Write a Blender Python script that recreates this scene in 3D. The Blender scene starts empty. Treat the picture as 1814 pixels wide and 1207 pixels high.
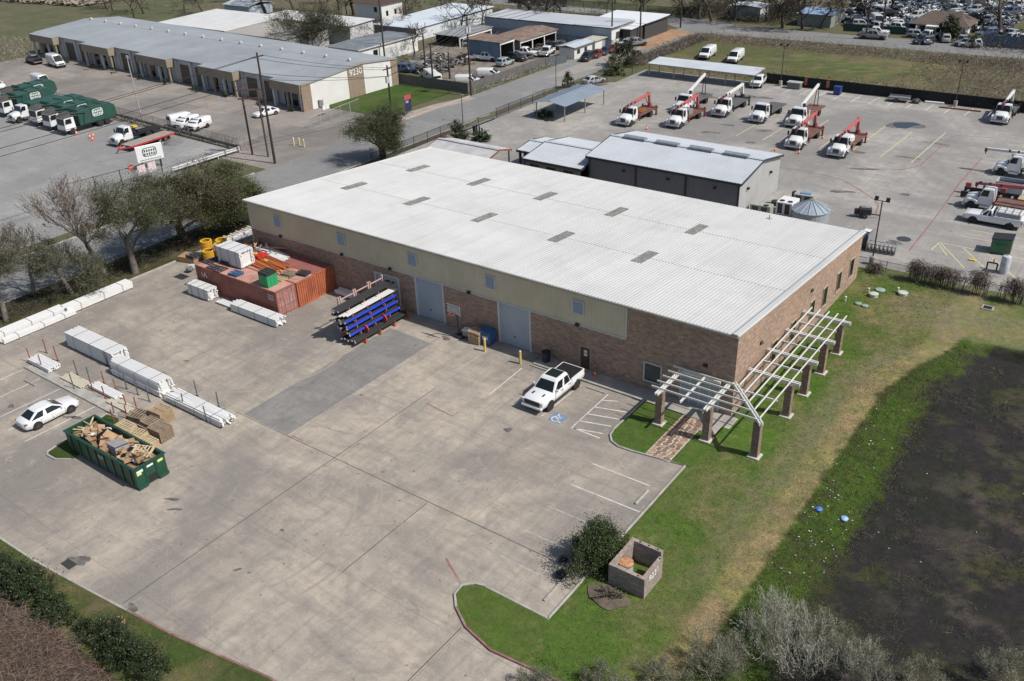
import bpy, bmesh, math, random
from mathutils import Vector, Matrix, noise
R = math.radians
sc = bpy.context.scene
col = sc.collection
rng = random.Random(7)

# ---------------------------------------------------------------- camera
cd = bpy.data.cameras.new('camera'); cam = bpy.data.objects.new('camera', cd); col.objects.link(cam)
cd.sensor_width = 36.0; cd.lens = 31.99; cd.clip_end = 3000; cd.clip_start = 0.5
_r = Vector((0.80724453, 0.58918021, -0.03497052)); _u = Vector((-0.26139421, 0.41000551, 0.87382409)); _f = Vector((-0.52917797, 0.69624863, -0.484983))
cam.matrix_world = Matrix(((_r.x, _u.x, -_f.x, 21.746), (_r.y, _u.y, -_f.y, -55.85), (_r.z, _u.z, -_f.z, 39.433), (0, 0, 0, 1)))
sc.camera = cam
# ---------------------------------------------------------------- sky and sun
SUN = Vector((1.055, 0.188, 1.25)).normalized()
w = bpy.data.worlds.new('World'); sc.world = w; w.use_nodes = True
nt = w.node_tree; nt.nodes.clear()
so = nt.nodes.new('ShaderNodeOutputWorld'); bg = nt.nodes.new('ShaderNodeBackground'); sky = nt.nodes.new('ShaderNodeTexSky')
sky.sky_type = 'NISHITA'; sky.sun_disc = False
sky.sun_elevation = math.asin(SUN.z); sky.sun_rotation = math.atan2(SUN.x, SUN.y)
sky.air_density = 1.0; sky.dust_density = 1.6; sky.ozone_density = 1.0
bg.inputs[1].default_value = 0.09
nt.links.new(sky.outputs[0], bg.inputs[0]); nt.links.new(bg.outputs[0], so.inputs[0])
sl = bpy.data.lights.new('sun', 'SUN'); sl.energy = 4.3; sl.angle = R(0.53); sl.color = (1.0, 0.955, 0.89)
sun = bpy.data.objects.new('sun', sl); col.objects.link(sun); sun.location = (40, 0, 60)
sun.rotation_euler = (-SUN).to_track_quat('-Z', 'Y').to_euler()
sc.view_settings.view_transform = 'Standard'; sc.view_settings.look = 'None'
sc.view_settings.exposure = 0.06; sc.view_settings.gamma = 1.0; sc.view_settings.use_curve_mapping = False
sc.render.engine = 'CYCLES'
sc.cycles.max_bounces = 5; sc.cycles.diffuse_bounces = 3; sc.cycles.glossy_bounces = 3; sc.cycles.transparent_max_bounces = 12
sc.cycles.use_denoising = True

# ---------------------------------------------------------------- mesh builder
CHF = None
class MB:
    def __init__(s): s.v = []; s.f = []; s.m = []
    def add(s, vs, fs, mi=0):
        o = len(s.v); s.v += [tuple(p) for p in vs]
        for q in fs: s.f.append(tuple(i + o for i in q)); s.m.append(mi)
        return s
    def box(s, x0, y0, z0, x1, y1, z1, mi=0):
        return s.add([(x0,y0,z0),(x1,y0,z0),(x1,y1,z0),(x0,y1,z0),(x0,y0,z1),(x1,y0,z1),(x1,y1,z1),(x0,y1,z1)],
                     [(3,2,1,0),(4,5,6,7),(0,1,5,4),(1,2,6,5),(2,3,7,6),(3,0,4,7)], mi)
    def obox(s, c, sz, rot=None, mi=0):
        a, b, d = sz[0]/2, sz[1]/2, sz[2]/2
        vs = [Vector(p) for p in [(-a,-b,-d),(a,-b,-d),(a,b,-d),(-a,b,-d),(-a,-b,d),(a,-b,d),(a,b,d),(-a,b,d)]]
        if rot is not None:
            m = rot if isinstance(rot, Matrix) else Matrix.Rotation(rot, 3, 'Z')
            vs = [m @ q for q in vs]
        c = Vector(c)
        return s.add([q + c for q in vs], [(3,2,1,0),(4,5,6,7),(0,1,5,4),(1,2,6,5),(2,3,7,6),(3,0,4,7)], mi)
    def bar(s, a, b, wd, ht, mi=0):
        a = Vector(a); b = Vector(b); d = b - a; L = d.length
        x = d.normalized(); up = Vector((0,0,1)) if abs(x.z) < .99 else Vector((0,1,0))
        y = up.cross(x).normalized(); z = x.cross(y)
        m = Matrix((x, y, z)).transposed()
        return s.obox((a + b) / 2, (L, wd, ht), m, mi)
    def cyl(s, a, b, r0, r1=None, n=10, mi=0, caps=True):
        if r1 is None: r1 = r0
        a = Vector(a); b = Vector(b); d = (b - a).normalized()
        u = d.orthogonal().normalized(); v = d.cross(u)
        vs = []
        for k in range(n):
            t = 2 * math.pi * k / n; q = u * math.cos(t) + v * math.sin(t)
            vs.append(a + q * r0); vs.append(b + q * r1)
        fs = [(2*k, 2*((k+1) % n), 2*((k+1) % n)+1, 2*k+1) for k in range(n)]
        if caps: fs += [tuple(2*k for k in range(n-1, -1, -1)), tuple(2*k+1 for k in range(n))]
        return s.add(vs, fs, mi)
    def tube(s, pts, r, n=6, mi=0):
        for a, b in zip(pts, pts[1:]): s.cyl(a, b, r, r, n, mi)
        return s
    def prism(s, poly, ax, a0, a1, mi=0):
        n = len(poly)
        def P(p, t): return (p[0], p[1], t) if ax == 'z' else ((p[0], t, p[1]) if ax == 'y' else (t, p[0], p[1]))
        vs = [P(p, a0) for p in poly] + [P(p, a1) for p in poly]
        fs = [(k, (k+1) % n, (k+1) % n + n, k + n) for k in range(n)] + [tuple(range(n-1, -1, -1)), tuple(range(n, 2*n))]
        return s.add(vs, fs, mi)
    def loft(s, rings, mi=0, caps=True):
        n = len(rings[0]); vs = [p for r in rings for p in r]; fs = []
        for i in range(len(rings) - 1):
            for k in range(n):
                k2 = (k+1) % n
                fs.append((i*n+k, i*n+k2, (i+1)*n+k2, (i+1)*n+k))
        if caps: fs += [tuple(range(n-1, -1, -1)), tuple(range((len(rings)-1)*n, len(rings)*n))]
        return s.add(vs, fs, mi)
    def lathe(s, prof, n=16, mi=0, c=(0,0,0), ax='z'):
        rings = []
        for r, z in prof:
            ring = []
            for k in range(n):
                t = 2*math.pi*k/n; x, y = r*math.cos(t), r*math.sin(t)
                ring.append((c[0]+x, c[1]+y, c[2]+z) if ax == 'z' else (c[0]+x, c[1]+z, c[2]+y))
            rings.append(ring)
        return s.loft(rings, mi)
    def quad(s, a, b, c, d, mi=0): return s.add([a, b, c, d], [(0,1,2,3)], mi)
    def sheet(s, poly, z, mi=0): return s.add([(p[0], p[1], z) for p in poly], [tuple(range(len(poly)))], mi)
    def mesh(s, name, mats, smooth=None, fix=True, bevel=0, seg=1):
        me = bpy.data.meshes.new(name)
        me.from_pydata(s.v, [], s.f)
        if not isinstance(mats, (list, tuple)): mats = [mats]
        for m in mats: me.materials.append(m)
        me.polygons.foreach_set('material_index', s.m)
        if fix or bevel:
            bm = bmesh.new(); bm.from_mesh(me)
            if bevel:
                bmesh.ops.remove_doubles(bm, verts=bm.verts, dist=1e-4)
                bmesh.ops.recalc_face_normals(bm, faces=bm.faces)
                ed = [e for e in bm.edges if len(e.link_faces) == 2 and e.calc_face_angle(0) > .35]
                bmesh.ops.bevel(bm, geom=ed, offset=bevel, segments=seg, affect='EDGES', clamp_overlap=True)
            bmesh.ops.recalc_face_normals(bm, faces=bm.faces)
            bm.to_mesh(me); bm.free()
        if smooth:
            me.shade_smooth(); me.set_sharp_from_angle(angle=R(smooth))
        me.update()
        return me
    def build(s, name, mats, parent=None, loc=None, rz=0, **k):
        return ob(name, s.mesh(name, mats, **k), parent, loc, rz)

def ob(name, me, parent=None, loc=None, rz=0):
    o = bpy.data.objects.new(name, me); col.objects.link(o)
    if parent is not None: o.parent = parent
    if loc is not None: o.location = loc if len(loc) == 3 else (loc[0], loc[1], 0)
    if rz: o.rotation_euler = (0, 0, rz)
    return o
def tag(o, label=None, cat=None, group=None, kind=None):
    if label: o['label'] = label
    if cat: o['category'] = cat
    if group: o['group'] = group
    if kind: o['kind'] = kind
    return o
def thing(name, label, cat, loc=(0,0,0), rz=0, group=None):
    o = bpy.data.objects.new(name, None); col.objects.link(o); o.empty_display_size = .3
    o.location = loc if len(loc) == 3 else (loc[0], loc[1], 0); o.rotation_euler = (0,0,rz)
    return tag(o, label, cat, group)
KIDS = {}
def dup(root, loc, rz=0, label=None, group=None, scale=None):
    def cp(o, par):
        c = o.copy(); col.objects.link(c)
        if par is not None: c.parent = par
        for ch in list(o.children): cp(ch, c)
        return c
    r = cp(root, None); r.location = loc if len(loc) == 3 else (loc[0], loc[1], 0); r.rotation_euler = (0,0,rz)
    if label: r['label'] = label
    if group: r['group'] = group
    if scale: r.scale = scale
    return r

# ---------------------------------------------------------------- materials
MATS = {}
def nodes(name):
    m = bpy.data.materials.new(name); m.use_nodes = True
    t = m.node_tree; b = t.nodes['Principled BSDF']
    return m, t, b
def N(t, typ, **k):
    n = t.nodes.new(typ)
    for a, v in k.items():
        if a.startswith('_'): n.inputs[int(a[1:])].default_value = v
        else: setattr(n, a, v)
    return n
def coords(t, jitter=True):
    tc = N(t, 'ShaderNodeTexCoord')
    if not jitter: return tc.outputs['Object']
    oi = N(t, 'ShaderNodeObjectInfo'); mu = N(t, 'ShaderNodeMath', operation='MULTIPLY', _1=97.0)
    t.links.new(oi.outputs['Random'], mu.inputs[0])
    ad = N(t, 'ShaderNodeVectorMath', operation='ADD'); t.links.new(tc.outputs['Object'], ad.inputs[0]); t.links.new(mu.outputs[0], ad.inputs[1])
    return ad.outputs[0]
def noi(t, vec, scale, detail=4, rough=.55, dist=0):
    n = N(t, 'ShaderNodeTexNoise'); n.inputs['Scale'].default_value = scale; n.inputs['Detail'].default_value = detail
    n.inputs['Roughness'].default_value = rough; n.inputs['Distortion'].default_value = dist
    t.links.new(vec, n.inputs['Vector']); return n.outputs[0]
def ramp(t, fac, stops):
    r = N(t, 'ShaderNodeValToRGB'); e = r.color_ramp.elements
    while len(e) < len(stops): e.new(.5)
    for el, (p, c) in zip(e, stops): el.position = p; el.color = (*c, 1) if len(c) == 3 else c
    t.links.new(fac, r.inputs[0]); return r.outputs[0]
def g3(v): return (v, v, v)
def mix(t, fac, a, b, typ='MIX'):
    m = N(t, 'ShaderNodeMix', data_type='RGBA', blend_type=typ)
    for sk, v in ((m.inputs[0], fac), (m.inputs[6], a), (m.inputs[7], b)):
        if hasattr(v, 'node'): t.links.new(v, sk)
        elif isinstance(v, (int, float)): sk.default_value = v
        else: sk.default_value = (*v, 1) if len(v) == 3 else v
    return m.outputs[2]
def bump(t, b, h, strength=.3, dist=.02):
    n = N(t, 'ShaderNodeBump'); n.inputs['Strength'].default_value = strength; n.inputs['Distance'].default_value = dist
    t.links.new(h, n.inputs['Height']); t.links.new(n.outputs[0], b.inputs['Normal'])
def M(name, c, rough=.6, metal=0, var=.18, scale=2.5, bmp=0, bscale=40, dirt=None, dscale=1.2, coat=0, damt=.5):
    if name in MATS: return MATS[name]
    m, t, b = nodes(name); v = coords(t)
    lo = tuple(x*(1-var) for x in c); hi = tuple(min(1, x*(1+var)) for x in c)
    o = mix(t, ramp(t, noi(t, v, scale), [(.3, g3(0)), (.7, g3(1))]), lo, hi)
    if dirt:
        f = ramp(t, noi(t, v, dscale, 6, .65), [(.5, g3(0)), (.72, g3(damt))])
        o = mix(t, f, o, dirt)
    t.links.new(o, b.inputs['Base Color'])
    b.inputs['Roughness'].default_value = rough; b.inputs['Metallic'].default_value = metal
    if coat: b.inputs['Coat Weight'].default_value = coat
    if bmp: bump(t, b, noi(t, v, bscale, 3), bmp)
    MATS[name] = m; return m
def flat(name, c, rough=.5, **k): return M(name, c, rough, var=.05, **k)

def concrete(name, base, warm, dark, stain=.5, rnd=.10, sc_=1.0):
    m, t, b = nodes(name); v = coords(t, False)
    oi = N(t, 'ShaderNodeObjectInfo')
    a = mix(t, ramp(t, noi(t, v, .13*sc_, 6, .62, .4), [(.36, g3(0)), (.62, g3(1))]), base, warm)
    a = mix(t, ramp(t, noi(t, v, .06*sc_, 6, .62, .8), [(.42, g3(0)), (.58, g3(stain*1.05))]), a, dark)
    a = mix(t, ramp(t, noi(t, v, .42*sc_, 9, .72, .9), [(.46, g3(0)), (.64, g3(stain*.7))]), a, dark)
    a = mix(t, ramp(t, noi(t, v, 1.6*sc_, 8, .78, .6), [(.50, g3(0)), (.68, g3(stain*.6))]), a, dark)
    # broad sweeping tyre wear, stretched along the drive lanes
    mp = N(t, 'ShaderNodeMapping'); mp.inputs['Scale'].default_value = (.07, .6, 1); mp.inputs['Rotation'].default_value = (0, 0, .3); t.links.new(v, mp.inputs[0])
    a = mix(t, ramp(t, noi(t, mp.outputs[0], 1.5, 6, .65, 1.2), [(.47, g3(0)), (.68, g3(.42))]), a, dark)
    mp = N(t, 'ShaderNodeMapping'); mp.inputs['Scale'].default_value = (.6, .06, 1); mp.inputs['Rotation'].default_value = (0, 0, -.15); t.links.new(v, mp.inputs[0])
    a = mix(t, ramp(t, noi(t, mp.outputs[0], 1.6, 6, .65, 1.0), [(.47, g3(0)), (.68, g3(.42))]), a, dark)
    # small oil spots
    a = mix(t, ramp(t, noi(t, v, 2.3*sc_, 3, .5), [(.685, g3(0)), (.73, g3(.7))]), a, tuple(x*.35 for x in dark))
    # pale dusty scuffs
    a = mix(t, ramp(t, noi(t, v, .55*sc_, 8, .8, 1.5), [(.55, g3(0)), (.72, g3(.55))]), a, tuple(min(1, x*1.18) for x in warm))
    # hairline cracks
    vo = N(t, 'ShaderNodeTexVoronoi', feature='DISTANCE_TO_EDGE'); vo.inputs['Scale'].default_value = .16
    wv = N(t, 'ShaderNodeVectorMath', operation='MULTIPLY_ADD'); nn = N(t, 'ShaderNodeTexNoise'); nn.inputs['Scale'].default_value = .9; nn.inputs['Detail'].default_value = 6; t.links.new(v, nn.inputs['Vector'])
    wv.inputs[1].default_value = (1.6, 1.6, 0); t.links.new(nn.outputs['Color'], wv.inputs[0]); t.links.new(v, wv.inputs[2]); t.links.new(wv.outputs[0], vo.inputs['Vector'])
    ck = mix(t, 1.0, ramp(t, vo.outputs[0], [(.0, g3(.45)), (.0045, g3(0))]), ramp(t, noi(t, v, .12, 3), [(.48, g3(0)), (.6, g3(1))]), 'MULTIPLY')
    a = mix(t, ck, a, tuple(x*.45 for x in dark))
    # fine grain
    a = mix(t, .16, a, ramp(t, noi(t, v, 22, 3), [(.3, g3(.12)), (.7, g3(.6))]))
    rr = ramp(t, oi.outputs['Random'], [(0, g3(1-rnd)), (1, g3(1+rnd*.6))])
    a = mix(t, 1.0, a, rr, 'MULTIPLY')
    t.links.new(a, b.inputs['Base Color']); b.inputs['Roughness'].default_value = .88
    bump(t, b, noi(t, v, 18, 4), .15, .01)
    MATS[name] = m; return m

# ================================================================ ground
def turf(name, tint=1.0):
    m, t, b = nodes(name); v = coords(t, False)
    at = N(t, 'ShaderNodeAttribute', attribute_name='Col')
    a = at.outputs['Color']
    a = mix(t, ramp(t, noi(t, v, 1.1, 6, .75), [(.42, g3(0)), (.68, g3(.8))]), a, mix(t, 1.0, a, (1.5, 1.32, 1.3), 'MULTIPLY'))
    a = mix(t, ramp(t, noi(t, v, .38, 6, .7, .5), [(.42, g3(0)), (.68, g3(.85))]), a, mix(t, 1.0, a, (.78, 1.06, .62), 'MULTIPLY'))
    a = mix(t, ramp(t, noi(t, v, 3.2, 5, .8), [(.42, g3(0)), (.68, g3(.65))]), a, mix(t, 1.0, a, g3(.5), 'MULTIPLY'))
    a = mix(t, ramp(t, noi(t, v, 9, 4, .8), [(.5, g3(0)), (.7, g3(.75))]), a, mix(t, 1.0, a, (1.9, 1.7, 1.5), 'MULTIPLY'))
    t.links.new(a, b.inputs['Base Color']); b.inputs['Roughness'].default_value = .95; b.inputs['Specular IOR Level'].default_value = .15
    h = mix(t, .5, noi(t, v, 7, 5, .8), noi(t, v, 25, 3, .8))
    bump(t, b, h, .9, .06)
    return m
MT_TURF = turf('turf')
def nz(x, y, s, o=0): return noise.fractal(Vector((x*s + o, y*s - o*.7, o*.31)), 1.0, 2.0, 4)
def sm(a, b, x):
    t = max(0, min(1, (x - a) / (b - a))); return t*t*(3 - 2*t)
def lerp3(a, b, t): return tuple(p + (q - p)*t for p, q in zip(a, b))
def grid_sheet(name, x0, x1, y0, y1, step, hf, cf, mat=None, kind='structure'):
    nx = int((x1-x0)/step) + 1; ny = int((y1-y0)/step) + 1
    vs = []; cs = []
    for j in range(ny):
        y = y0 + (y1-y0)*j/(ny-1)
        for i in range(nx):
            x = x0 + (x1-x0)*i/(nx-1)
            vs.append((x, y, hf(x, y))); cs += [*cf(x, y), 1.0]
    fs = [(j*nx+i, j*nx+i+1, (j+1)*nx+i+1, (j+1)*nx+i) for j in range(ny-1) for i in range(nx-1)]
    me = bpy.data.meshes.new(name); me.from_pydata(vs, [], fs); me.materials.append(mat or MT_TURF)
    a = me.color_attributes.new('Col', 'FLOAT_COLOR', 'POINT'); a.data.foreach_set('color', cs)
    me.shade_smooth()
    o = ob(name, me); tag(o, kind=kind); return o
GREEN = (.072, .122, .025); DRY = (.195, .17, .092); TAN = (.265, .208, .115); MUD = (.026, .0245, .0265); OLIVE = (.12, .13, .052); BROWN = (.11, .085, .055); DEAD = (.178, .163, .105)

def edge_x(y): return 8.4 + 3.1*sm(9, 23, y) + .15*nz(0, y, .5, 3)
def lawn_h(x, y):
    if (-8.2 < x < .05 and y > -25) or (y < -27.6 and x < 6.5)  or (-37.2 < y < -27.6) or (x < -4 and y < -24): return -.06
    h = .1; e = edge_x(y)
    if y > 21.5: e += (y-21.5)*9
    h -= .85*sm(e - .3, e + 3.6, x)
    return h + .03*nz(x, y, .5, 9)
def lawn_c(x, y):
    n1 = nz(x, y, .12, 1); n2 = nz(x, y, .4, 5); n3 = nz(x, y, 1.5, 8)
    c = lerp3(GREEN, OLIVE, sm(-.3, .5, n1 + .6*n2)*(.55 + .45*sm(2, 6, x)))
    c = lerp3(c, DRY, .55*sm(.15, .7, n2 + .5*n3))
    e = edge_x(y); d = x - e
    up = sm(16, 23, y)
    # grey worn band, then the straw coloured mown edge of the ditch
    grey = sm(-4.6, -2.9, d + .9*n2)*(1 - sm(.0, .15, d))*sm(-21, -8, y + 3*n1)
    c = lerp3(c, lerp3(DEAD, OLIVE, sm(-.1, .6, n2 + .6*n3)), .8*grey)
    tanw = sm(-2.3, -1.4, d + .4*n2 + .3*n3)*(1 - sm(-.05, .12, d))
    c = lerp3(c, lerp3(TAN, DRY, sm(-.4, .5, n2 + n3)), min(1, tanw)*(1-.5*up))
    ub = sm(19, 23, y + 1.5*n1)*(1 - sm(27.5, 30.3, y + n1))*sm(1.5, 6, x + n2*2)
    c = lerp3(c, lerp3(DEAD, DRY, sm(-.4, .4, n2 + n3)), .8*ub)
    lim = sm(22.2, 21.2, y - max(0, x-12)*.1 + .5*n2)
    bank = sm(-.15, .25, d + .4*n3 + .15*n2)*lim
    c = lerp3(c, lerp3((.045, .075, .014), (.042, .052, .019), sm(-.3, .5, n2 + .6*n3)), bank)
    mw = sm(2.9, 3.6, d + .5*n2 + .7*n3 + .9*sm(2, 18, y))*lim
    mud = lerp3(MUD, (.062, .053, .048), sm(-.1, .6, n2 + .6*n3)*sm(13, 18, x + 3*n1))
    c = lerp3(c, mud, mw)
    veg = mw*sm(.25, .6, nz(x, y, .22, 6) + .5*n3)
    c = lerp3(c, (.06, .06, .025), .6*veg)
    return tuple(max(.004, q) for q in c)
lawn = grid_sheet('lawn', -8.0, 44.0, -46.0, 33.0, .3, lawn_h, lawn_c)

gm, gt, gb = nodes('rough_ground'); gv = coords(gt, False)
ga = mix(gt, ramp(gt, noi(gt, gv, .035, 6, .6, .6), [(.4, g3(0)), (.62, g3(1))]), (.075, .095, .032), (.135, .112, .066))
ga = mix(gt, ramp(gt, noi(gt, gv, .25, 7, .7), [(.45, g3(0)), (.7, g3(.75))]), ga, (.17, .135, .085))
ga = mix(gt, ramp(gt, noi(gt, gv, 1.6, 6, .75), [(.4, g3(0)), (.75, g3(.7))]), ga, (.045, .042, .025))
gt.links.new(ga, gb.inputs['Base Color']); gb.inputs['Roughness'].default_value = .95
bump(gt, gb, noi(gt, gv, 3, 5, .8), .8, .1)
g = MB()
for q in ((-900,-700,-8,900), (-8,33,900,900), (-8,-700,900,-46), (44,-46,900,33)): g.sheet([(q[0],q[1]),(q[2],q[1]),(q[2],q[3]),(q[0],q[3])], 0)
tag(g.build('ground', gm, fix=False), kind='structure')

def clip(poly, x0, y0, x1, y1):
    def cut(ps, f, inter):
        o = []
        for i, p in enumerate(ps):
            q = ps[i-1]
            if f(p):
                if not f(q): o.append(inter(q, p))
                o.append(p)
            elif f(q): o.append(inter(q, p))
        return o
    def ix(v): return lambda a, b: (v, a[1] + (b[1]-a[1])*(v-a[0])/(b[0]-a[0]))
    def iy(v): return lambda a, b: (a[0] + (b[0]-a[0])*(v-a[1])/(b[1]-a[1]), v)
    for f, i in ((lambda p: p[0] >= x0, ix(x0)), (lambda p: p[0] <= x1, ix(x1)), (lambda p: p[1] >= y0, iy(y0)), (lambda p: p[1] <= y1, iy(y1))):
        poly = cut(poly, f, i)
        if len(poly) < 3: return []
    return poly
MT_JOINT = flat('joint_filler', (.17, .155, .14), .9); MT_GAP = flat('open_joint', (.05,.046,.042), .9)
def paving(name, poly, xs, ys, mat, z=.02, gap=.012, wide=()):
    base = MB(); base.sheet(poly, .008)
    root = base.build(name, MT_JOINT, fix=False); tag(root, kind='structure')
    for i in range(len(xs)-1):
        for j in range(len(ys)-1):
            gx0 = .03 if xs[i] in wide else gap; gx1 = .03 if xs[i+1] in wide else gap
            gy0 = .03 if ys[j] in wide else gap; gy1 = .03 if ys[j+1] in wide else gap
            p = clip(poly, xs[i]+gx0, ys[j]+gy0, xs[i+1]-gx1, ys[j+1]-gy1)
            if p:
                m = mat((xs[i]+xs[i+1])/2, (ys[j]+ys[j+1])/2) if callable(mat) else mat
                s = MB(); s.sheet(p, z); s.build('slab', m, root, fix=False)
    return root
CON = concrete('lot_concrete', (.365, .314, .252), (.46, .39, .298), (.155, .136, .118), .7, .03)
COND = concrete('dark_patch_concrete', (.185, .175, .16), (.23, .212, .188), (.10, .096, .09), .8, .06)
CONY = concrete('yard_concrete', (.355, .338, .31), (.41, .372, .32), (.18, .17, .16), .8, .04, .8)
CONW = concrete('truck_yard_concrete', (.315, .312, .305), (.345, .335, .315), (.19, .187, .182), .8, .04, .7)
CONM = concrete('court_concrete', (.27, .235, .20), (.33, .265, .21), (.15, .135, .12), .85, .16, .8)
ASPH = concrete('street_asphalt', (.20, .198, .192), (.245, .236, .222), (.135, .134, .13), .6, .03, .7)
KERB = M('kerb_concrete', (.36, .345, .31), .9, 0, .2, 1.5, .2, 30, (.18, .165, .15), .9)
KRED = M('kerb_red_paint', (.235, .115, .11), .85, 0, .3, 1.6, .2, 30, (.30, .25, .23), .8, damt=.98)
PAINT = M('white_line_paint', (.62, .61, .58), .8, 0, .12, 3, 0, 30, (.36, .34, .31), 1.6, damt=.9)
YPAINT = M('yellow_line_paint', (.58, .50, .30), .8, 0, .12, 3, 0, 30, (.40, .37, .31), 1.2, damt=.9)
RPAINT = M('red_line_paint', (.27, .13, .12), .85, 0, .15, 3, 0, 30, (.33, .29, .26), 1.0, damt=.9)
BPAINT = M('blue_panel_paint', (.13, .22, .36), .8, 0, .15, 3, 0, 30, (.36, .32, .27), 1.8, damt=1.0)

arc_e = [(-6.6,-1.75), (-6.6,-6.3), (-6.45,-7.1), (-5.95,-7.75), (-5.2,-8.05), (-4.2,-8.0), (-.1,-7.5)]
arc_s = [(-4.6,-24.75), (-5.3,-24.95), (-5.85,-25.5), (-5.75,-26.3), (-5.0,-27.1), (-3.6,-27.95), (-1.4,-28.5), (2.8,-28.15), (9,-27.75), (50,-27.7)]
lot = [(-62.8,7.5), (-54.9,7.5), (-54.9,-.03), (-17.3,-.03), (-17.3,-1.75)] + arc_e + [(-.02,-24.75)] + arc_s + [(50,-36.8), (4,-36.4), (-10.1,-36.75), (-17.4,-37.9), (-24,-38.55), (-30,-39.1), (-36,-39.3), (-62.8,-39.4)]
xs = [-62.8] + [-21.84 + 9.1*k for k in range(-4, 8)]
ys = [-39.5, -36.9, -28.75, -20.6, -12.4, -4.2, 7.6]
lotmat = CON
LOT = paving('concrete_lot', lot, xs, ys, lotmat, .02, .009, ())
m = MB(); m.sheet([(-32.2,-20.5), (-27.0,-20.5), (-27.0,-3.6), (-32.2,-3.4)], .0225); m.build('repaired_strip', COND, LOT, fix=False)
def line(parent, a, b, mat=PAINT, wd=.1, z=.026, name='parking_line'):
    a = Vector((*a, 0)); b = Vector((*b, 0)); d = (b-a).normalized(); n = Vector((-d.y, d.x, 0))*wd/2
    m = MB(); m.sheet([a-n, b-n, b+n, a+n], z); return m.build(name, mat, parent, fix=False)
for a, b in (((-21.84,-38.1),(-21.84,-9.2)), ((-33,-20.6),(-.3,-20.6)), ((-3.8,-36.4),(-3.8,-28.1)), ((-12.74,-28.7),(-12.74,-20.7))): line(LOT, a, b, MT_GAP, .05, .024, 'open_joint')
PAINTF = M('worn_line_paint', (.40,.385,.355), .85, 0, .2, 3, 0, 30, (.31,.285,.25), 1.2, damt=.95)
for a, b in (((-17.7,-2.7),(-17.5,-7.5)), ((-14.9,-6.4),(-14.9,-7.6)), ((-12.1,-2.3),(-12.2,-7.8)), ((-9.5,-2.3),(-9.4,-7.8)),
             ((-5.7,-10.8),(-1.1,-10.8)), ((-5.7,-13.65),(-.3,-13.6)), ((-5.7,-16.45),(-.2,-16.4)), ((-5.5,-22.1),(-2.2,-22.1)), ((-5.6,-19.3),(-.4,-19.25)),
             ((-57.4,-27.1),(-57.4,-32.3)), ((-54.4,-26.6),(-54.4,-32.3)), ((-51.6,-26.6),(-51.6,-32.3)), ((-48.5,-26.6),(-48.6,-32.3)), ((-46,-26.6),(-46.1,-32.3)), ((-43.4,-26.5),(-43.5,-32.4))):
    line(LOT, a, b, PAINTF if b[1] in (-19.25,-22.1,-16.4) else PAINT, .085)
for k in range(5):     # hatched access aisle
    line(LOT, (-9.45, -3.3-1.15*k), (-7.0, -2.6-1.15*k) if k else (-8.3, -2.75))
line(LOT, (-9.4,-7.8), (-6.9,-7.85)); line(LOT, (-21.0,-11.3), (-18.0,-11.6), RPAINT, .12); line(LOT, (-18.0,-11.6), (-18.0,-10.9), RPAINT, .12)
line(LOT, (-8.2,-24.2), (-5.85,-25.5), RPAINT, .16); line(LOT, (-26.6,-20.4), (-25.4,-20.4), RPAINT, .1)
# wheelchair emblem
bp = MB(); bp.sheet([(-11.55,-7.95), (-10.4,-7.95), (-10.4,-6.75), (-11.55,-6.75)], .026); em = bp.build('accessible_panel', BPAINT, LOT, fix=False)
wc = MB()
pts = [(-11.05+.34*math.cos(t), -7.5+.34*math.sin(t)) for t in [R(a) for a in range(100, 385, 15)]]
for a, b in zip(pts, pts[1:]):
    n = Vector((a[0]+11.05, a[1]+7.5)).normalized()*.045; n2 = Vector((b[0]+11.05, b[1]+7.5)).normalized()*.045
    wc.add([(a[0]-n.x,a[1]-n.y,.03),(b[0]-n2.x,b[1]-n2.y,.03),(b[0]+n2.x,b[1]+n2.y,.03),(a[0]+n.x,a[1]+n.y,.03)], [(0,1,2,3)])
for a, b in (((-11.15,-6.98),(-11.1,-7.45)), ((-11.1,-7.42),(-10.75,-7.42)), ((-10.75,-7.42),(-10.6,-7.8)), ((-10.6,-7.8),(-10.45,-7.75)), ((-11.13,-7.15),(-10.82,-7.17))):
    a = Vector((*a, .03)); b = Vector((*b, .03)); d = (b-a).normalized(); n = Vector((-d.y, d.x, 0))*.05
    wc.add([a-n, b-n, b+n, a+n], [(0,1,2,3)])
wc.add([(-11.16+.09*math.cos(R(60*k)), -6.9+.09*math.sin(R(60*k)), .03) for k in range(6)], [tuple(range(6))])
wc.build('wheelchair_emblem', PAINT, LOT, fix=False)
TYRE = M('tyre_scuff', (.30,.264,.22), .9, 0, .1, 1.2, 0, 30, (.35,.308,.256), .7, damt=1.0)
def arcmark(c, rad, a0, a1, wd=.2):
    m = MB(); za = .0228 + .0008*(int(rad*10) % 7)/7 + .0003*(int(abs(c[0])) % 3); n = 26; pts = [(c[0]+rad*math.cos(R(a0+(a1-a0)*k/n)), c[1]+rad*math.sin(R(a0+(a1-a0)*k/n))) for k in range(n+1)]
    q = [(c[0]+(rad+wd)*math.cos(R(a0+(a1-a0)*k/n)), c[1]+(rad+wd)*math.sin(R(a0+(a1-a0)*k/n))) for k in range(n+1)]
    for k in range(n): m.add([(*pts[k],za), (*pts[k+1],za), (*q[k+1],za), (*q[k],za)], [(0,1,2,3)])
    m.build('tyre_mark', TYRE, LOT, fix=False)
for c, rad, a0, a1 in (((-24,-29),9,-20,70), ((-24,-29),10.7,-25,65), ((-40,-12),8,-60,30), ((-8,-31),9,60,150)): arcmark(c, rad, a0, a1)
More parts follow.
